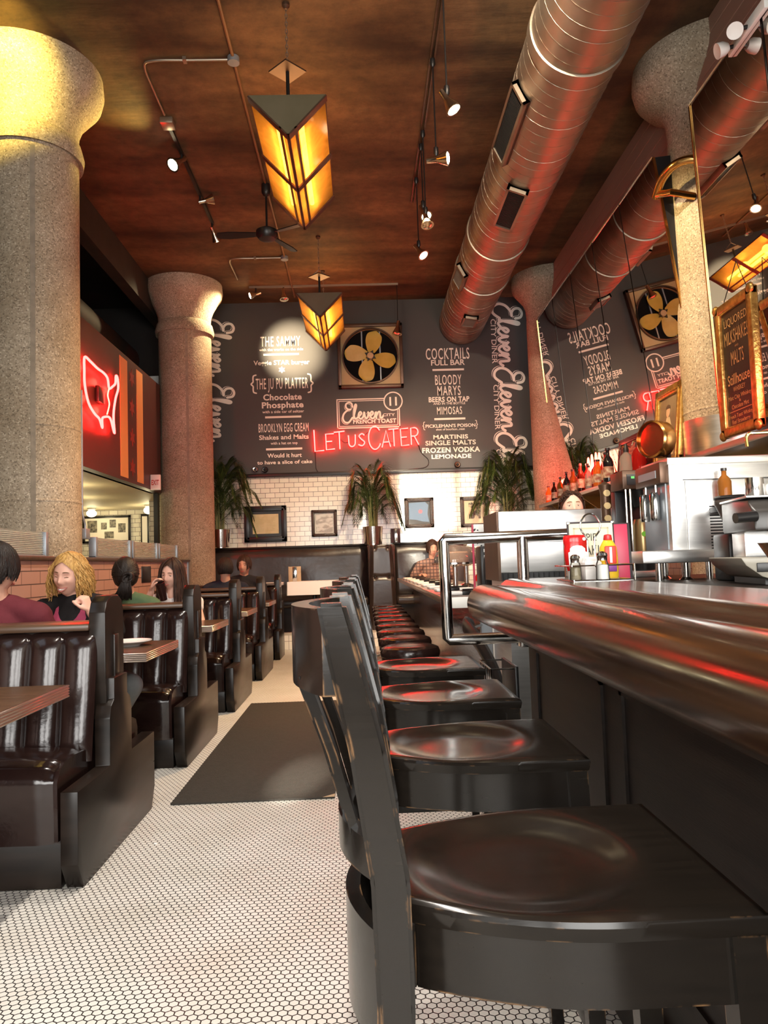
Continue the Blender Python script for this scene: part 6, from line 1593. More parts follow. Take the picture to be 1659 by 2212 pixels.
MB().prism([(0.005 + 0.032 * math.cos(q), 0.425 + 0.042 * math.sin(q)) for q in [2*PI*i/18 for i in range(18)]], -0.0125, -0.0085, 'YZ').build('painted_face', PB, t)
MB().prism([(0.005 + 0.038 * math.cos(q), 0.45 + 0.03 * math.sin(q)) for q in [PI*i/12 for i in range(13)]], -0.0135, -0.0085, 'YZ').build('painted_hair', PC, t)
t = thing('drum_lamp', 'round brass drum lamp with red glass on a black bracket, before the gilt portrait', 'lamp', (2.06, 5.25, 1.965), rot=(0, 0, 0.5))
MB().lathe([(0.0, -0.03), (0.118, -0.03), (0.118, -0.06), (0.13, -0.05), (0.13, 0.05), (0.10, 0.09), (0.05, 0.11), (0.0, 0.115)], n=36, axis=(1, 0.0, 0)).build('brass_drum', BRASS, t)
MB().lathe([(0.0, -0.045), (0.117, -0.04), (0.117, -0.036), (0.0, -0.036)], n=32, axis=(1, 0, 0)).build('red_lens', M('red_lens', (0.40, 0.12, 0.06), 0.15, 0.9), t)
MB().tube([(0.10, 0.02, 0.13), (0.14, 0.02, 0.05), (0.14, 0.02, -0.155)], 0.02, 8).build('bracket', BLACK, t)
MB().box(0.02, 0.22, -0.08, 0.12, -0.175, -0.153, 0.004).build('bracket_foot', BLACK, t)
tag(MB().box(2.0, 2.17, 4.95, 5.5, 1.755, 1.789, 0.004).build('lamp_ledge', RAIL_WOOD), 'short wooden ledge fixed to the shelf under the brass drum lamp', 'ledge')

# the run above was measured at a nearer plane: move it out to the wall, growing it by the same ratio
bpy.context.view_layer.update()
for o in list(bpy.data.objects):
    if o in before or o.parent: continue
    o.location = Vector((0, 0, 1.17)) + (o.location - Vector((0, 0, 1.17))) * 1.19
    if o.type != 'LIGHT': o.scale = (1.19, 1.19, 1.19)

t = thing('bronze_pipe', 'short bent bronze pipe crossing the slim nearer column between the mirrors', 'pipe', (0, 0, 0))
MB().tube(spline([(2.60, 6.32, 4.22), (2.585, 6.14, 4.28), (2.62, 5.97, 4.31), (2.71, 5.89, 4.315), (2.83, 5.85, 4.28)], 6), 0.036, 12).build('pipe_tube', BRASS, t)
MB().tube([(2.6, 6.28, 4.22), (2.63, 6.08, 4.14), (2.84, 6.12, 4.12)], 0.03, 12).build('pipe_brace', BRASS, t)
# back counter and service counter
t = thing('back_counter', 'steel back counter along the tiled wall under the bottle shelf', 'counter', (0, 0, 0))
MB().box(2.2, 2.76, 2.0, 10.4, 0.92, 0.96, 0.004).build('counter_top', STEEL, t)
MB().box(2.26, 2.75, 2.0, 10.4, 0.08, 0.92).build('cabinet_body', STEEL, t)
for k in range(10): MB().box(2.25, 2.262, 2.05 + 0.83 * k, 2.82 + 0.83 * k, 0.12, 0.88, 0.004).build('door', STEEL, t)
MB().box(2.3, 2.75, 2.0, 10.4, 0.0, 0.08).build('plinth', BLACK, t)
t = thing('service_counter', 'dark service counter behind the bar that carries the machines', 'counter', (0, 0, 0))
MB().box(0.95, 1.85, 0.9, 3.75, 1.03, 1.065, 0.004).build('counter_top', BAR_PANEL, t)
MB().box(1.0, 1.8, 0.95, 3.7, 0.0, 1.03).build('counter_body', BAR_PANEL, t)
t = thing('pass_cabinet', 'steel cabinet under the pass box at the end of the bar', 'cabinet', (0, 0, 0))
MB().box(0.72, 1.40, 3.83, 4.33, 0.08, 1.06).build('cabinet_body', STEEL, t)
MB().box(0.74, 1.38, 3.86, 4.33, 0.0, 0.08).build('plinth', BLACK, t)

# steel pass box
t = thing('pass_box', 'large brushed steel box beyond the bar end, dark grille at its foot', 'steel box', (1.03, 3.86, 1.06))
MB().box(-0.34, 0.35, 0.0, 0.42, 0.04, 0.345, 0.004).build('box_body', STEEL, t)
MB().box(-0.345, 0.355, -0.012, 0.43, 0.215, 0.35, 0.006).build('upper_hood', STEEL, t)
MB().box(-0.34, 0.35, -0.006, 0.0, 0.19, 0.205, 0.002).build('front_lip', STEEL, t)
MB().box(-0.34, 0.35, 0.01, 0.42, 0.0, 0.04).build('grille_back', BLACK, t)
m = MB()
for k in range(26): m.box(-0.33 + 0.026 * k, -0.322 + 0.026 * k, 0.0, 0.008, 0.004, 0.036)
m.build('foot_grille', BLACK_METAL, t)
MB().box(-0.352, -0.339, 0.0, 0.42, 0.0, 0.35).build('side_trim', BROWN_METAL, t)

# bartender behind the pass box
hm = HM(0.0, -0.03, 1.492, yaw=-6, pitch=-4, s=0.92)
p = seated('bartender with pulled-back dark hair, only eyes and brow showing above the steel pass box', 1.385, 5.05, 0.0, SKIN, BLACK_TEE, DARK_DENIM, hm,
       [(Vector((-0.25, 0.0, 1.05)), Vector((-0.2, -0.2, 1.0))), (Vector((0.25, 0.0, 1.05)), Vector((0.2, -0.2, 1.0)))], wide=0.95, lean=0.02, shoulder=0.18, top=1.33, seat=0.76, knees=[(-0.10, 0.0, 0.48), (0.10, 0.0, 0.48)])
face_bits(p, hm); h = MB(); hair_cap(h, hm, (0.083, 0.105, 0.1235), low=-0.08, lift=0.002, front=0.085)
sleek(h, hm, rb, 120, PI, 0.2); h.ball(hm @ Vector((0, 0.115, 0.02)), 0.035, 14, 10); h.build('tied_hair', BROWN_HAIR, p, ang=80)
# person in plaid on the back bench
PLAID = tile_mat('plaid_cloth', (0.42, 0.26, 0.20), (0.30, 0.19, 0.15), (0.10, 0.07, 0.07), 0.05, 0.05, 0.006, 0.85, (0, 2), offset=0)
hm = HM(0.0, -0.08, 1.17, yaw=10, pitch=8)
p = seated('person in a plaid shirt on the back bench, mostly hidden by the glass cake dome', 1.04, 11.62, 0.0, SKIN2, PLAID, DARK_DENIM, hm,
       [(Vector((-0.30, -0.12, 0.74)), Vector((-0.2, -0.36, 0.78))), (Vector((0.3, -0.12, 0.74)), Vector((0.16, -0.36, 0.78)))], sleeve=2, lean=0.08, top=1.0)
p.location.z = 0.2
face_bits(p, hm); h = MB(); hair_cap(h, hm, (0.094, 0.112, 0.127), low=-0.09); shorts(h, hm, rb); h.build('short_hair', BROWN_HAIR, p, ang=80)

# ------------------------------------------------------------------ condiment caddy on the bar
BT_Z = 1.0905
t = thing('condiment_caddy', 'chrome wire condiment caddy with a looped handle on the bar top', 'caddy', (0.765, 2.56, BT_Z))
m = MB()
def wire(pts, r=0.0028): m.tube(pts, r, 6)
wire([(-0.095, -0.12, 0.003), (0.095, -0.12, 0.003), (0.095, 0.10, 0.003), (-0.095, 0.10, 0.003), (-0.095, -0.12, 0.003)])
wire([(-0.1, -0.12, 0.05), (-0.03, -0.125, 0.05), (-0.02, -0.125, 0.04), (-0.015, -0.12, 0.003)]); wire([(0.095, -0.12, 0.05), (0.01, -0.125, 0.05), (0.0, -0.125, 0.04), (0.0, -0.12, 0.003)])
wire([(-0.1, -0.12, 0.05), (-0.1, 0.10, 0.05), (0.1, 0.10, 0.05), (0.1, -0.12, 0.05), (0.1, -0.12, 0.0)])
m.build('wire_frame', CHROME, t)
m = MB(); m.tube(spline([(-0.012, 0.0, 0.003), (-0.012, 0.0, 0.10), (-0.014, 0.0, 0.14), (-0.03, 0.0, 0.165), (-0.033, 0.0, 0.19), (-0.018, 0.0, 0.215), (0.0, 0.0, 0.222), (0.018, 0.0, 0.215), (0.033, 0.0, 0.19), (0.03, 0.0, 0.165), (0.014, 0.0, 0.14), (0.012, 0.0, 0.10), (0.012, 0.0, 0.003)], 5), 0.0032, 8); m.build('loop_handle', CHROME, t)
MB().box(-0.095, 0.095, -0.12, 0.10, 0.0, 0.003).build('caddy_base', CHROME, t)
KET = M('ketchup_red', (0.62, 0.012, 0.012), 0.2); LBL = M('white_label', (0.85, 0.83, 0.78), 0.45); YEL = M('mustard_yellow', (0.85, 0.52, 0.03), 0.3); REDCAP = M('red_cap', (0.60, 0.03, 0.03), 0.35); PURP = M('purple_label', (0.22, 0.04, 0.25), 0.45); REDLBL = M('red_label', (0.66, 0.05, 0.03), 0.45)
t = thing('ketchup_bottle', 'red ketchup bottle with white label standing in the wire caddy', 'ketchup bottle', (0.725, 2.61, BT_Z + 0.004))
def squash(prof, sx, sy, name, mt): return MB().lathe(prof, n=32, sx=sx, sy=sy).build(name, mt, t)
squash([(0.0, 0.028), (0.030, 0.028), (0.036, 0.05), (0.039, 0.075), (0.040, 0.10), (0.038, 0.112), (0.041, 0.125), (0.041, 0.142), (0.036, 0.149), (0.0, 0.151)], 1.0, 0.6, 'bottle_body', KET)
squash([(0.0, 0.0), (0.027, 0.0), (0.028, 0.003), (0.028, 0.028), (0.0, 0.028)], 1.0, 0.75, 'cap', LBL)
MB().prism([(-0.030, 0.04), (0.030, 0.04), (0.032, 0.09), (0.026, 0.093), (0.026, 0.103), (0.015, 0.112), (0.0, 0.114), (-0.015, 0.112), (-0.026, 0.103), (-0.026, 0.093), (-0.032, 0.09)], -0.0265, -0.0235, 'XZ').build('label', LBL, t)
MB().cyl((0.024, -0.0245, 0.135), (0.024, -0.0255, 0.135), 0.006, n=14).build('badge', LBL, t)
t = thing('mustard_bottle', 'yellow mustard bottle with red cap and red-and-purple label in the wire caddy', 'mustard bottle', (0.828, 2.58, BT_Z + 0.004))
squash([(0.0, 0.0), (0.028, 0.0), (0.031, 0.006), (0.031, 0.07), (0.028, 0.105), (0.017, 0.125), (0.013, 0.13), (0.0, 0.13)], 1.0, 0.75, 'bottle_body', YEL)
squash([(0.014, 0.128), (0.015, 0.13), (0.0125, 0.145), (0.008, 0.147), (0.0, 0.148)], 1, 1, 'cap', REDCAP)
MB().box(-0.019, 0.019, -0.0262, -0.02, 0.048, 0.108, 0.004).build('red_label', REDLBL, t)
MB().box(-0.004, 0.004, -0.0268, -0.0255, 0.052, 0.104).build('white_stripe', LBL, t)
MB().box(-0.019, 0.019, -0.0262, -0.02, 0.022, 0.046, 0.003).build('purple_label', PURP, t)
SALT = M('salt_white', (0.88, 0.87, 0.84), 0.7); PEP = M('ground_pepper', (0.20, 0.16, 0.10), 0.8, col2=(0.34, 0.29, 0.19), scale=90)
for nm, lab, x, y, fill in (('salt_shaker', 'glass salt shaker with chrome cap at the front of the wire caddy', 0.752, 2.41, SALT), ('pepper_shaker', 'glass pepper shaker with chrome cap beside the ketchup bottle', 0.683, 2.47, PEP)):
    t = thing(nm, lab, nm.replace('_', ' '), (x, y, BT_Z + 0.0035)); k = 1.0 if nm[0] == 's' else 0.92
    MB().lathe([(0.0, 0.0), (0.021*k, 0.0), (0.022*k, 0.004), (0.020*k, 0.05*k), (0.015*k, 0.064*k), (0.0, 0.064*k)], n=12).build('shaker_glass', GLASS, t)
    MB().lathe([(0.0, 0.003), (0.0195*k, 0.003), (0.0182*k, 0.048*k), (0.0, 0.05*k)], n=12).build('filling', fill, t)
    MB().lathe([(0.016*k, 0.062*k), (0.0165*k, 0.075*k), (0.018*k, 0.077*k), (0.016*k, 0.085*k), (0.008*k, 0.09*k), (0.0, 0.091*k)], n=20).build('cap', CHROME, t)
SUG = M('sugar_packets', (0.84, 0.80, 0.76), 0.7, col2=(0.70, 0.66, 0.62), scale=20)
t = thing('sugar_box', 'white box of sugar packets between the shakers in the wire caddy', 'sugar box', (0.72, 2.50, BT_Z + 0.0035))
MB().box(-0.005, 0.05, -0.03, 0.03, 0.0, 0.058, 0.003).build('packet_box', SUG, t)
m = MB()
for k in range(6): m.box(0.0 + 0.002 * (k % 2), 0.046, -0.026 + k * 0.009, -0.021 + k * 0.009, 0.02, 0.068 + 0.003 * (k % 3), 0.001)
m.build('packets', SUG, t)
# menus behind the caddy
CARD = M('cream_card', (0.82, 0.74, 0.52), 0.55); TANLINE = M('tan_line', (0.60, 0.50, 0.33), 0.6); INK = M('black_ink', (0.03, 0.025, 0.02), 0.6); CRIM = M('crimson_vinyl', (0.52, 0.035, 0.085), 0.35); COVER = M('menu_cover', (0.03, 0.02, 0.022), 0.4)
t = thing('pie_menu', 'cream menu card with dark border lettered Pie, standing behind the caddy', 'menu', (0.822, 2.74, BT_Z), rot=(-0.05, 0, 0))
MB().box(-0.085, 0.085, 0.0, 0.008, 0.0, 0.205, 0.002).build('menu_cover', COVER, t)
MB().box(-0.079, 0.079, -0.002, 0.001, 0.006, 0.198).build('menu_page', CARD, t)
m = MB()
for p, q, r, s in ((-0.064, 0.064, 0.02, 0.025), (-0.064, 0.064, 0.178, 0.183), (-0.064, -0.059, 0.02, 0.183), (0.059, 0.064, 0.02, 0.183)): m.box(p, q, -0.003, -0.0018, r, s)
m.build('page_border', TANLINE, t)
for s, w, cap, z in (('PIE', 0.036, 0.028, 0.135), ('AKI', 0.05, 0.036, 0.085), ('SUER', 0.05, 0.024, 0.05)): letter(s, (0.0, -0.0031, z), w, cap, t, INK, 0.0, 'menu_lettering', '-Y')
for x in (-0.08, 0.08):
    for z in (0.003, 0.198): MB().box(x - 0.006, x + 0.006, -0.003, 0.010, z - 0.002, z + 0.008, 0.001).build('corner_clip', CHROME, t)
t = thing('crimson_menu', 'crimson covered menu with dark edge standing beside the cream menu card', 'menu', (0.925, 2.80, BT_Z - 0.025), rot=(-0.06, 0, -0.1))
MB().box(-0.045, 0.06, 0.004, 0.016, 0.0, 0.225, 0.002).build('menu_edge', COVER, t)
MB().box(-0.045, 0.05, 0.0, 0.006, 0.004, 0.22, 0.002).build('crimson_cover', CRIM, t)
tag(MB().box(0.84, 1.0, 2.70, 2.95, 1.03, 1.0645, 0.003).build('menu_ledge', STEEL), 'narrow steel ledge bridging bar and service counter under the crimson menu', 'ledge')

# ------------------------------------------------------------------ machines on the service counter
SC = 1.0655
t = thing('dispenser_machine', 'large boxy brushed steel machine with louvred door behind the espresso machine', 'machine', (1.41, 3.0, SC))
MB().box(-0.19, 0.26, 0.0, 0.28, 0.07, 0.475, 0.004).build('steel_body', STEEL, t)
MB().box(-0.195, 0.265, -0.006, 0.285, 0.455, 0.485, 0.004).build('top_lid', STEEL, t)
o = MB().box(-0.13, 0.24, -0.010, 0.0, 0.075, 0.39, 0.003).build('front_door', STEEL, t)
m = MB()
for k in range(16): m.box(-0.04, 0.04, -0.0115, -0.0085, 0.105 + k * 0.0118, 0.1105 + k * 0.0118)
m.build('louvre_slots', BLACK, o)
MB().box(-0.135, 0.245, -0.003, 0.0005, 0.392, 0.396).build('door_gap', BLACK, t)
for x in (-0.13, 0.21):
    for y in (0.03, 0.25): MB().lathe([(0.0, 0.0), (0.028, 0.0), (0.02, 0.006), (0.016, 0.01), (0.018, 0.07)], (x, y, 0), 16).build('leg', CHROME, t)
# dispenser fittings on the side face, with spouts and drip tray
o = MB().box(-0.222, -0.188, 0.01, 0.285, 0.385, 0.47, 0.004).build('dispenser_head', BROWN_METAL, t)
MB().box(-0.225, -0.221, 0.05, 0.24, 0.41, 0.44).build('head_badge', GREYBOX, o)
MB().box(-0.196, -0.188, 0.03, 0.27, 0.12, 0.385, 0.002).build('dispenser_back', GREYBOX, t)
for y in (0.09, 0.2):
    MB().lathe([(0.016, 0.0), (0.02, 0.01), (0.02, 0.10), (0.014, 0.115), (0.0, 0.115)], (-0.218, y, 0.24), 18).build('spray_cup', CHROME, t)
    MB().tube([(-0.21, y, 0.35), (-0.21, y, 0.387)], 0.006, 8).build('spout', CHROME, t)
MB().box(-0.33, -0.02, -0.05, 0.22, 0.068, 0.118, 0.006).build('drip_tray', STEEL, t)
for x in (-0.25, -0.05): MB().cyl((x, 0.0, 0.0), (x, 0.0, 0.068), 0.014, n=12).build('tray_leg', CHROME, t)
t = thing('coffee_brewer', 'tall black and steel coffee brewer with a gold airpot and green sticker', 'coffee brewer', (1.30, 3.60, SC))
MB().box(-0.08, 0.08, -0.06, 0.12, 0.41, 0.50, 0.006).build('brewer_head', BROWN_METAL, t)
MB().box(0.02, 0.085, -0.062, 0.122, 0.415, 0.505, 0.006).build('steel_cap', STEEL, t)
o = MB().box(-0.06, -0.005, -0.064, -0.06, 0.43, 0.48).build('control_panel', BLACK, t)
MB().box(-0.04, -0.025, -0.066, -0.063, 0.46, 0.47).build('display', M('green_display', (0.12, 0.5, 0.12), 0.3, emit=(0.2, 1, 0.2), estr=0.6), o)
MB().box(-0.08, 0.08, 0.06, 0.12, 0.03, 0.41, 0.004).build('brewer_back', BLACK, t)
MB().lathe([(0.03, 0.33), (0.05, 0.41), (0.0, 0.41)], (0.02, 0.0, 0), 20).build('brew_funnel', BLACK, t)
MB().box(-0.09, 0.09, -0.08, 0.13, 0.0, 0.03, 0.004).build('brewer_base', STEEL, t)
o = MB().lathe([(0.0, 0.032), (0.045, 0.032), (0.047, 0.04), (0.047, 0.24), (0.04, 0.27), (0.0, 0.275)], (0.02, -0.015, 0), 26).build('airpot', M('gold_airpot', (0.46, 0.32, 0.15), 0.3, 0.9), t)
MB().lathe([(0.0475, 0.032), (0.048, 0.035), (0.048, 0.11), (0.0475, 0.112)], (0.02, -0.015, 0), 26).build('airpot_foot', BLACK, o)
MB().cyl((0.008, -0.061, 0.2), (0.008, -0.0635, 0.2), 0.012, n=16).build('green_sticker', M('green_sticker', (0.3, 0.75, 0.08), 0.5), o)
for x in (-0.066, -0.045): MB().cyl((x, -0.055, 0.03), (x, -0.055, 0.41), 0.005, n=8).build('sight_tube', CHROME, t)
# beer tap tower behind the brewer
t = thing('tap_tower', 'dark tap tower with round badges just before the coffee brewer', 'tap tower', (1.16, 3.62, SC))
MB().lathe([(0.05, 0.0), (0.05, 0.015), (0.022, 0.03), (0.022, 0.40), (0.03, 0.44), (0.0, 0.46)], n=20).build('tower_column', BROWN_METAL, t)
for z in (0.28, 0.34, 0.40): MB().cyl((0, -0.022, z), (0, -0.03, z), 0.016, n=16).build('badge', FAN_PLATE, t)
for s in (-1, 1): MB().tube([(0, -0.02, 0.2), (s * 0.02, -0.06, 0.2), (s * 0.022, -0.065, 0.17)], 0.006, 8).build('tap', BRASS, t)

# espresso machine
GRY = M('warm_grey_enamel', (0.36, 0.33, 0.27), 0.35); DKB = M('dark_enamel', (0.045, 0.04, 0.036), 0.3)
t = thing('espresso_machine', 'two-group espresso machine with grey drip base, cut off by the picture edge', 'espresso machine', (1.45, 2.42, SC), rz=-0.18)
MB().prism([(-0.28, 0.085), (0.34, 0.085), (0.34, 0.03), (0.22, 0.035), (0.05, 0.035), (-0.04, 0.03), (-0.10, 0.006), (-0.16, 0.005), (-0.22, 0.025), (-0.265, 0.06)], -0.16, 0.22, 'XZ', 0.006).build('drip_base', GRY, t)
MB().box(-0.235, -0.175, -0.166, -0.16, 0.04, 0.068, 0.002).build('rocker_switch', BLACK, t)
MB().box(-0.2, 0.3, -0.12, 0.2, 0.0, 0.05).build('dark_plinth', BLACK, t)
MB().box(-0.20, 0.32, 0.06, 0.2, 0.085, 0.19, 0.003).build('back_splash', STEEL, t)
MB().prism([(-0.15, 0.165), (0.2, 0.165), (0.2, 0.275), (0.05, 0.275), (-0.09, 0.265), (-0.14, 0.23)], -0.23, 0.34, 'YZ', 0.01).build('upper_body', DKB, t)
MB().box(-0.235, 0.345, -0.10, 0.2, 0.27, 0.278, 0.003).build('cup_tray', STEEL, t)
for cx in (-0.06, 0.14):
    MB().cyl((cx, -0.10, 0.16), (cx, -0.10, 0.18), 0.035, n=24).build('group_head', CHROME, t)
    o = MB().lathe([(0.0, -0.025), (0.032, -0.02), (0.034, 0.0), (0.034, 0.012)], (cx, -0.10, 0.148), 22).build('portafilter', CHROME, t)
    MB().tube(spline([(cx - 0.03, -0.12, 0.142), (cx - 0.08, -0.18, 0.138), (cx - 0.14, -0.24, 0.125), (cx - 0.17, -0.27, 0.115)], 4), [0.008, 0.009, 0.011, 0.012, 0.012, 0.013, 0.014, 0.014, 0.014, 0.013, 0.012, 0.011, 0.008], 10).build('portafilter_handle', BLACK, o)
    m = MB()
    for k in range(5): a = math.radians(150 - 30 * k); m.ball((cx + 0.055 * math.cos(a), -0.153 + 0.02 * math.sin(a), 0.215 + 0.035 * math.sin(a)), 0.006, 8, 6)
    m.build('button', CHROME, t)
    MB().lathe([(0.0, 0.012), (0.024, 0.01), (0.026, 0.0)], (cx, -0.148, 0.205), 20, axis=(0, -1, 0.3)).build('gauge', BRASS, t)
MB().cyl((-0.225, -0.15, 0.21), (-0.29, -0.17, 0.205), 0.016, n=14).build('steam_knob', BLACK, t)
MB().tube([(-0.18, -0.12, 0.165), (-0.185, -0.15, 0.15), (-0.165, -0.155, 0.088)], 0.004, 8).build('steam_wand', CHROME, t)
letter('u', (0.27, -0.152, 0.12), 0.03, 0.04, t, CREAM_PAINT, 0.03, 'maker_letter', '-Y')
t = thing('steel_pitcher', 'polished steel milk pitcher standing on the espresso machine', 'pitcher', (1.275, 2.45, SC + 0.2785))
MB().lathe([(0.0, 0.0), (0.028, 0.0), (0.030, 0.003), (0.028, 0.062), (0.026, 0.062), (0.027, 0.005), (0.0, 0.005)], n=28).build('pitcher_body', CHROME, t)
for k, x in enumerate((1.345, 1.405)):
    t = thing('espresso_cup', 'white cup upside down on the espresso machine, %s the steel pitcher' % ('just beside' if k == 0 else 'one cup away from'), 'cup', (x, 2.47 - 0.01 * k, SC + 0.2785), group='white cups on the espresso machine')
    MB().lathe([(0.026, 0.0), (0.028, 0.0), (0.027, 0.025), (0.018, 0.042), (0.0, 0.043)], n=24).build('cup_body', PORCELAIN, t)
t = thing('coffee_grinder', 'coffee grinder with smoky bean hopper behind the espresso machine', 'grinder', (1.345, 2.74, SC))
MB().box(-0.05, 0.05, -0.05, 0.08, 0.0, 0.17, 0.012).build('grinder_body', BLACK, t)
MB().lathe([(0.025, 0.17), (0.03, 0.19), (0.062, 0.27), (0.066, 0.275), (0.066, 0.295), (0.0, 0.30)], n=28).build('bean_hopper', glass('smoky_plastic', (0.45, 0.36, 0.30), 0.05, 0.25), t)
MB().lathe([(0.0, 0.19), (0.026, 0.191), (0.05, 0.245), (0.0, 0.25)], n=24).build('coffee_beans', M('beans', (0.12, 0.055, 0.03), 0.6, col2=(0.05, 0.02, 0.012), scale=80), t)
MB().lathe([(0.067, 0.292), (0.069, 0.298), (0.06, 0.306), (0.0, 0.308)], n=28).build('hopper_lid', BLACK, t)
t = thing('jigger_cup', 'cone-shaped steel cup on the bar top at the picture edge', 'steel cup', (0.845, 1.52, BT_Z))
MB().lathe([(0.0, 0.0), (0.03, 0.0), (0.02, 0.012), (0.012, 0.03), (0.05, 0.095), (0.047, 0.095), (0.012, 0.04), (0.0, 0.038)], n=30).build('cup_body', CHROME, t)
t = thing('syrup_shelf', 'small black shelf fixed on the steel machine, holding an amber bottle', 'shelf', (1.40, 2.94, 1.345))
MB().box(-0.03, 0.12, -0.03, 0.05, -0.022, 0.0, 0.003).build('shelf_plate', BLACK, t)
bottle('amber_bottle', 'amber glass bottle standing on the small black shelf by the steel machine', 1.415, 2.945, 1.3455, BT[3][1], 0.15, 0.026, 0.3, lab=False)
# tap over the sink by the tiled wall
t = thing('swing_tap', 'slim dark swing tap reaching over the back counter near the gilt board', 'tap', (1.86, 3.45, 0.96))
MB().tube(spline([(0.38, -0.15, 0.0), (0.38, -0.15, 0.72), (0.3, -0.12, 0.735), (0.0, 0.0, 0.75), (-0.07, 0.02, 0.745), (-0.075, 0.02, 0.69)], 5), 0.008, 8).build('tap_pipe', BRASS, t)

# ------------------------------------------------------------------ things on the low counter
def dome(x, y, lab, r=0.155):
    t = thing('cake_stand', lab, 'cake stand', (x, y, 0.9605), group='glass-domed cake stands on the low counter')
    MB().lathe([(0.0, 0.0), (0.08, 0.0), (0.08, 0.008), (0.018, 0.03), (0.018, 0.165), (0.06, 0.18), (r + 0.01, 0.185), (r + 0.01, 0.197), (0.0, 0.197)], n=36).build('stand', CHROME, t)
    MB().lathe([(r - 0.005, 0.198), (r - 0.004, 0.235), (r * 0.8, 0.285), (r * 0.45, 0.315), (0.0, 0.325)], n=36).build('glass_dome', DOME_GLASS, t)
    MB().lathe([(0.0, 0.325), (0.012, 0.327), (0.016, 0.34), (0.0, 0.352)], n=14).build('dome_knob', CHROME, t)
    MB().lathe([(0.0, 0.198), (0.10, 0.198), (0.10, 0.265), (0.09, 0.275), (0.0, 0.275)], n=30).build('cake', M('cake_' + str(round(y, 1)), (0.10, 0.045, 0.025) if y > 5.8 else (0.55, 0.35, 0.20), 0.7, col2=(0.16, 0.07, 0.04) if y > 5.8 else (0.62, 0.44, 0.27), scale=20), t)
dome(0.66, 5.55, 'nearer glass-domed cake stand on the low counter, seen through the steel guard frame'); dome(0.82, 6.15, 'farther glass-domed cake stand, holding a dark chocolate cake')
for x, y, lab in ((0.74, 4.95, 'small red sauce bottle on the low counter before the cake stands'), (0.86, 5.12, 'small red sauce bottle on the low counter, tucked closer to the black dispenser')):
    bottle('sauce_bottle', lab, x, y, 0.9605, KET, 0.16, 0.026, 0.35, lab=True, group='red sauce bottles on the low counter')
bottle('mustard_squeeze', 'small yellow mustard bottle on the low counter between the red sauce bottles', 0.80, 5.05, 0.9605, YEL, 0.17, 0.024, 0.35, lab=True, capm=REDCAP)
CHECK = bpy.data.materials.new('checkered_paper'); CHECK.use_nodes = True
def _chk():
    n, l = nt(CHECK); c = n.new('ShaderNodeTexChecker'); c.inputs['Scale'].default_value = 55; c.inputs[1].default_value = (0.85, 0.84, 0.8, 1); c.inputs[2].default_value = (0.02, 0.02, 0.02, 1)
    tc = n.new('ShaderNodeTexCoord'); l.new(tc.outputs['Object'], c.inputs[0]); l.new(c.outputs[0], n['Principled BSDF'].inputs['Base Color'])
_chk()
t = thing('paper_dispenser', 'black dispenser with a white speckled card and checkered paper beside the steel pass box', 'dispenser', (0.755, 4.52, 0.9605))
MB().box(-0.07, 0.035, -0.03, 0.15, 0.0, 0.29, 0.01).build('dispenser_body', BLACK, t)
MB().box(-0.05, 0.02, -0.036, -0.03, 0.21, 0.29, 0.002).build('checkered_paper', CHECK, t)
MB().tube(spline([(-0.03, -0.05, 0.03), (-0.05, -0.06, 0.12), (-0.045, -0.06, 0.22), (-0.01, -0.055, 0.29), (0.02, -0.05, 0.30)], 5), 0.008, 8).build('black_strap', BLACK, t)
MB().box(-0.10, 0.02, 0.0, 0.012, 0.29, 0.42, 0.002).build('speckled_card', M('speckled_card', (0.85, 0.84, 0.81), 0.6, col2=(0.03, 0.03, 0.03), scale=45, contrast=(0.62, 0.64), detail=1), t)
MB().box(-0.11, -0.10, -0.002, 0.016, 0.0, 0.42).build('red_edge', CRIM, t)

# black bag strap hanging at the counter end
t = thing('hanging_bag', 'limp black bag hanging from the end of the low counter behind the farthest bar chair', 'bag', (0.60, 3.72, 0.0))
MB().tube(spline([(-0.02, 0.52, 0.80), (-0.06, 0.42, 0.82), (-0.02, 0.2, 0.74), (0.03, 0.05, 0.60), (0.05, 0.0, 0.45)], 6), 0.022, 10, flat=2.2).build('bag_strap', BLACK, t)
MB().box(0.02, 0.09, -0.12, 0.16, 0.06, 0.46, 0.04, 3).build('bag_body', BLACK, t)
MB().cyl((-0.02, 0.52, 0.80), (0.06, 0.675, 0.80), 0.008, n=8).build('bag_hook', CHROME, t)

# ------------------------------------------------------------------ floor mat and its turned-up corner
t = thing('floor_mat', 'long dark rubber floor mat in the aisle between booths and bar chairs', 'mat', (0, 0, 0))
MB().box(-1.0, -0.18, 3.95, 6.72, 0.0, 0.010, 0.003).build('mat_rubber', RUBBER, t)
MB().prism([(-0.18, 3.95), (-0.18, 4.0), (-0.24, 3.95)], 0.0102, 0.0112, 'XY').build('worn_corner', WOODTAN, t)
tag(MB().lathe([(0.0, 0.0), (0.008, 0.0), (0.006, 0.003), (0.0, 0.004)], (-0.93, 3.42, 0.0), 10).build('paper_scrap', NAP), 'tiny white scrap lying on the floor tiles by the first booth', 'scrap')

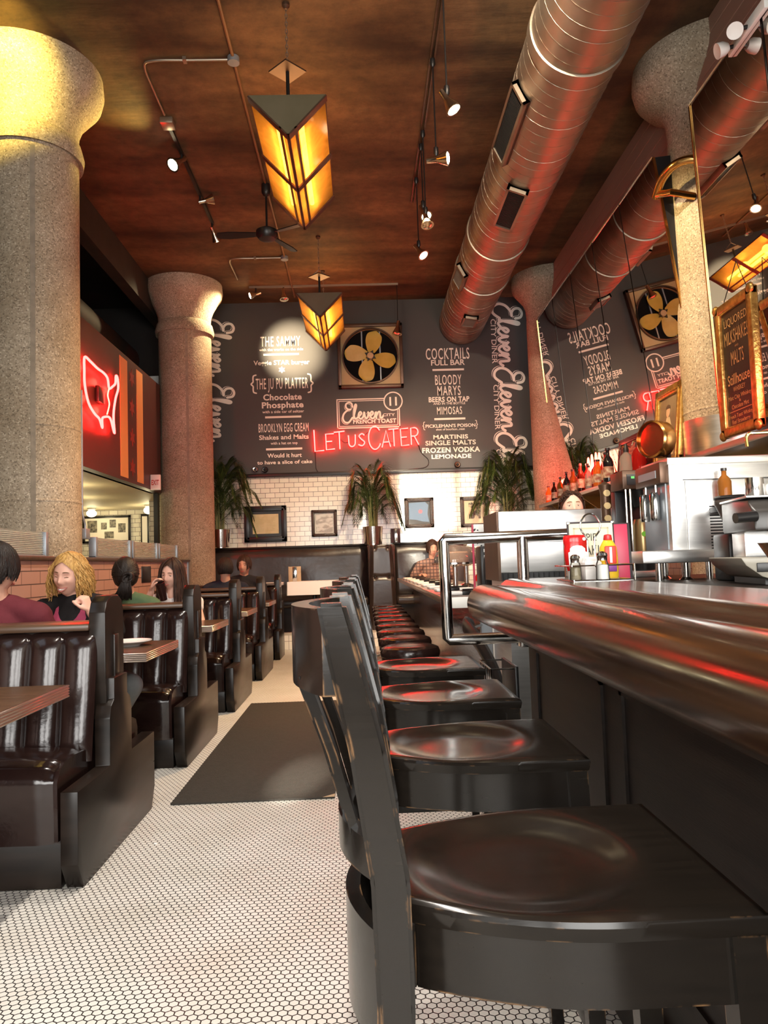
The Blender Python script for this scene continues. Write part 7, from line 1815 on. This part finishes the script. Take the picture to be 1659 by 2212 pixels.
# ------------------------------------------------------------------ back room: globe lamps and pictures
for k, (x, y, lab) in enumerate(((-3.6, 9.6, 'globe ceiling lamp nearest the opening of the back room'), (-4.15, 11.2, 'globe ceiling lamp second into the back room'), (-3.55, 12.9, 'globe ceiling lamp by the tiled pillar of the back room'), (-4.6, 13.2, 'globe ceiling lamp farthest into the back room, over the framed photos'))):
    t = thing('globe_lamp', lab, 'ceiling lamp', (x, y, 2.27), group='globe lamps of the back room')
    MB().lathe([(0.07, 0.0), (0.07, -0.02), (0.04, -0.04)], n=20).build('lamp_base', WHITE_PL, t)
    MB().ball((0, 0, -0.09), 0.085, 20, 12, (1, 1, 0.75)).build('globe', GLOBE, t)
    point('globe_light', (x, y, 2.05), 9, (1.0, 0.85, 0.5), 0.08)
t = thing('photo_board', 'wide dark framed board of small black-and-white photos in the back room', 'framed photos', (-4.52, 13.745, 1.93))
m = MB()
for p, q, r, s in ((-0.42, 0.42, -0.24, -0.20), (-0.42, 0.42, 0.20, 0.24), (-0.42, -0.38, -0.24, 0.24), (0.38, 0.42, -0.24, 0.24)): m.box(p, q, -0.035, 0.0, r, s, 0.004)
m.build('frame', BLACK, t); MB().box(-0.38, 0.38, -0.012, 0.0, -0.2, 0.2).build('board', CREAM_PAINT, t)
PHO = M('old_photo', (0.04, 0.035, 0.03), 0.5, col2=(0.30, 0.26, 0.2), scale=30)
for x0, x1, z0, z1 in ((-0.34, -0.17, -0.05, 0.16), (-0.1, 0.0, 0.0, 0.12), (0.05, 0.16, 0.03, 0.17), (0.2, 0.33, -0.06, 0.10), (-0.04, 0.12, -0.16, -0.04)): MB().box(x0, x1, -0.016, -0.011, z0, z1).build('photo', PHO, t)
t = thing('narrow_picture', 'tall narrow dark frame in the back room beside the photo board', 'framed picture', (-3.85, 13.745, 1.9))
MB().box(-0.07, 0.07, -0.03, 0.0, -0.28, 0.28, 0.004).build('frame', BLACK, t); MB().box(-0.045, 0.045, -0.034, -0.029, -0.24, 0.24).build('picture', CREAM_PAINT, t)
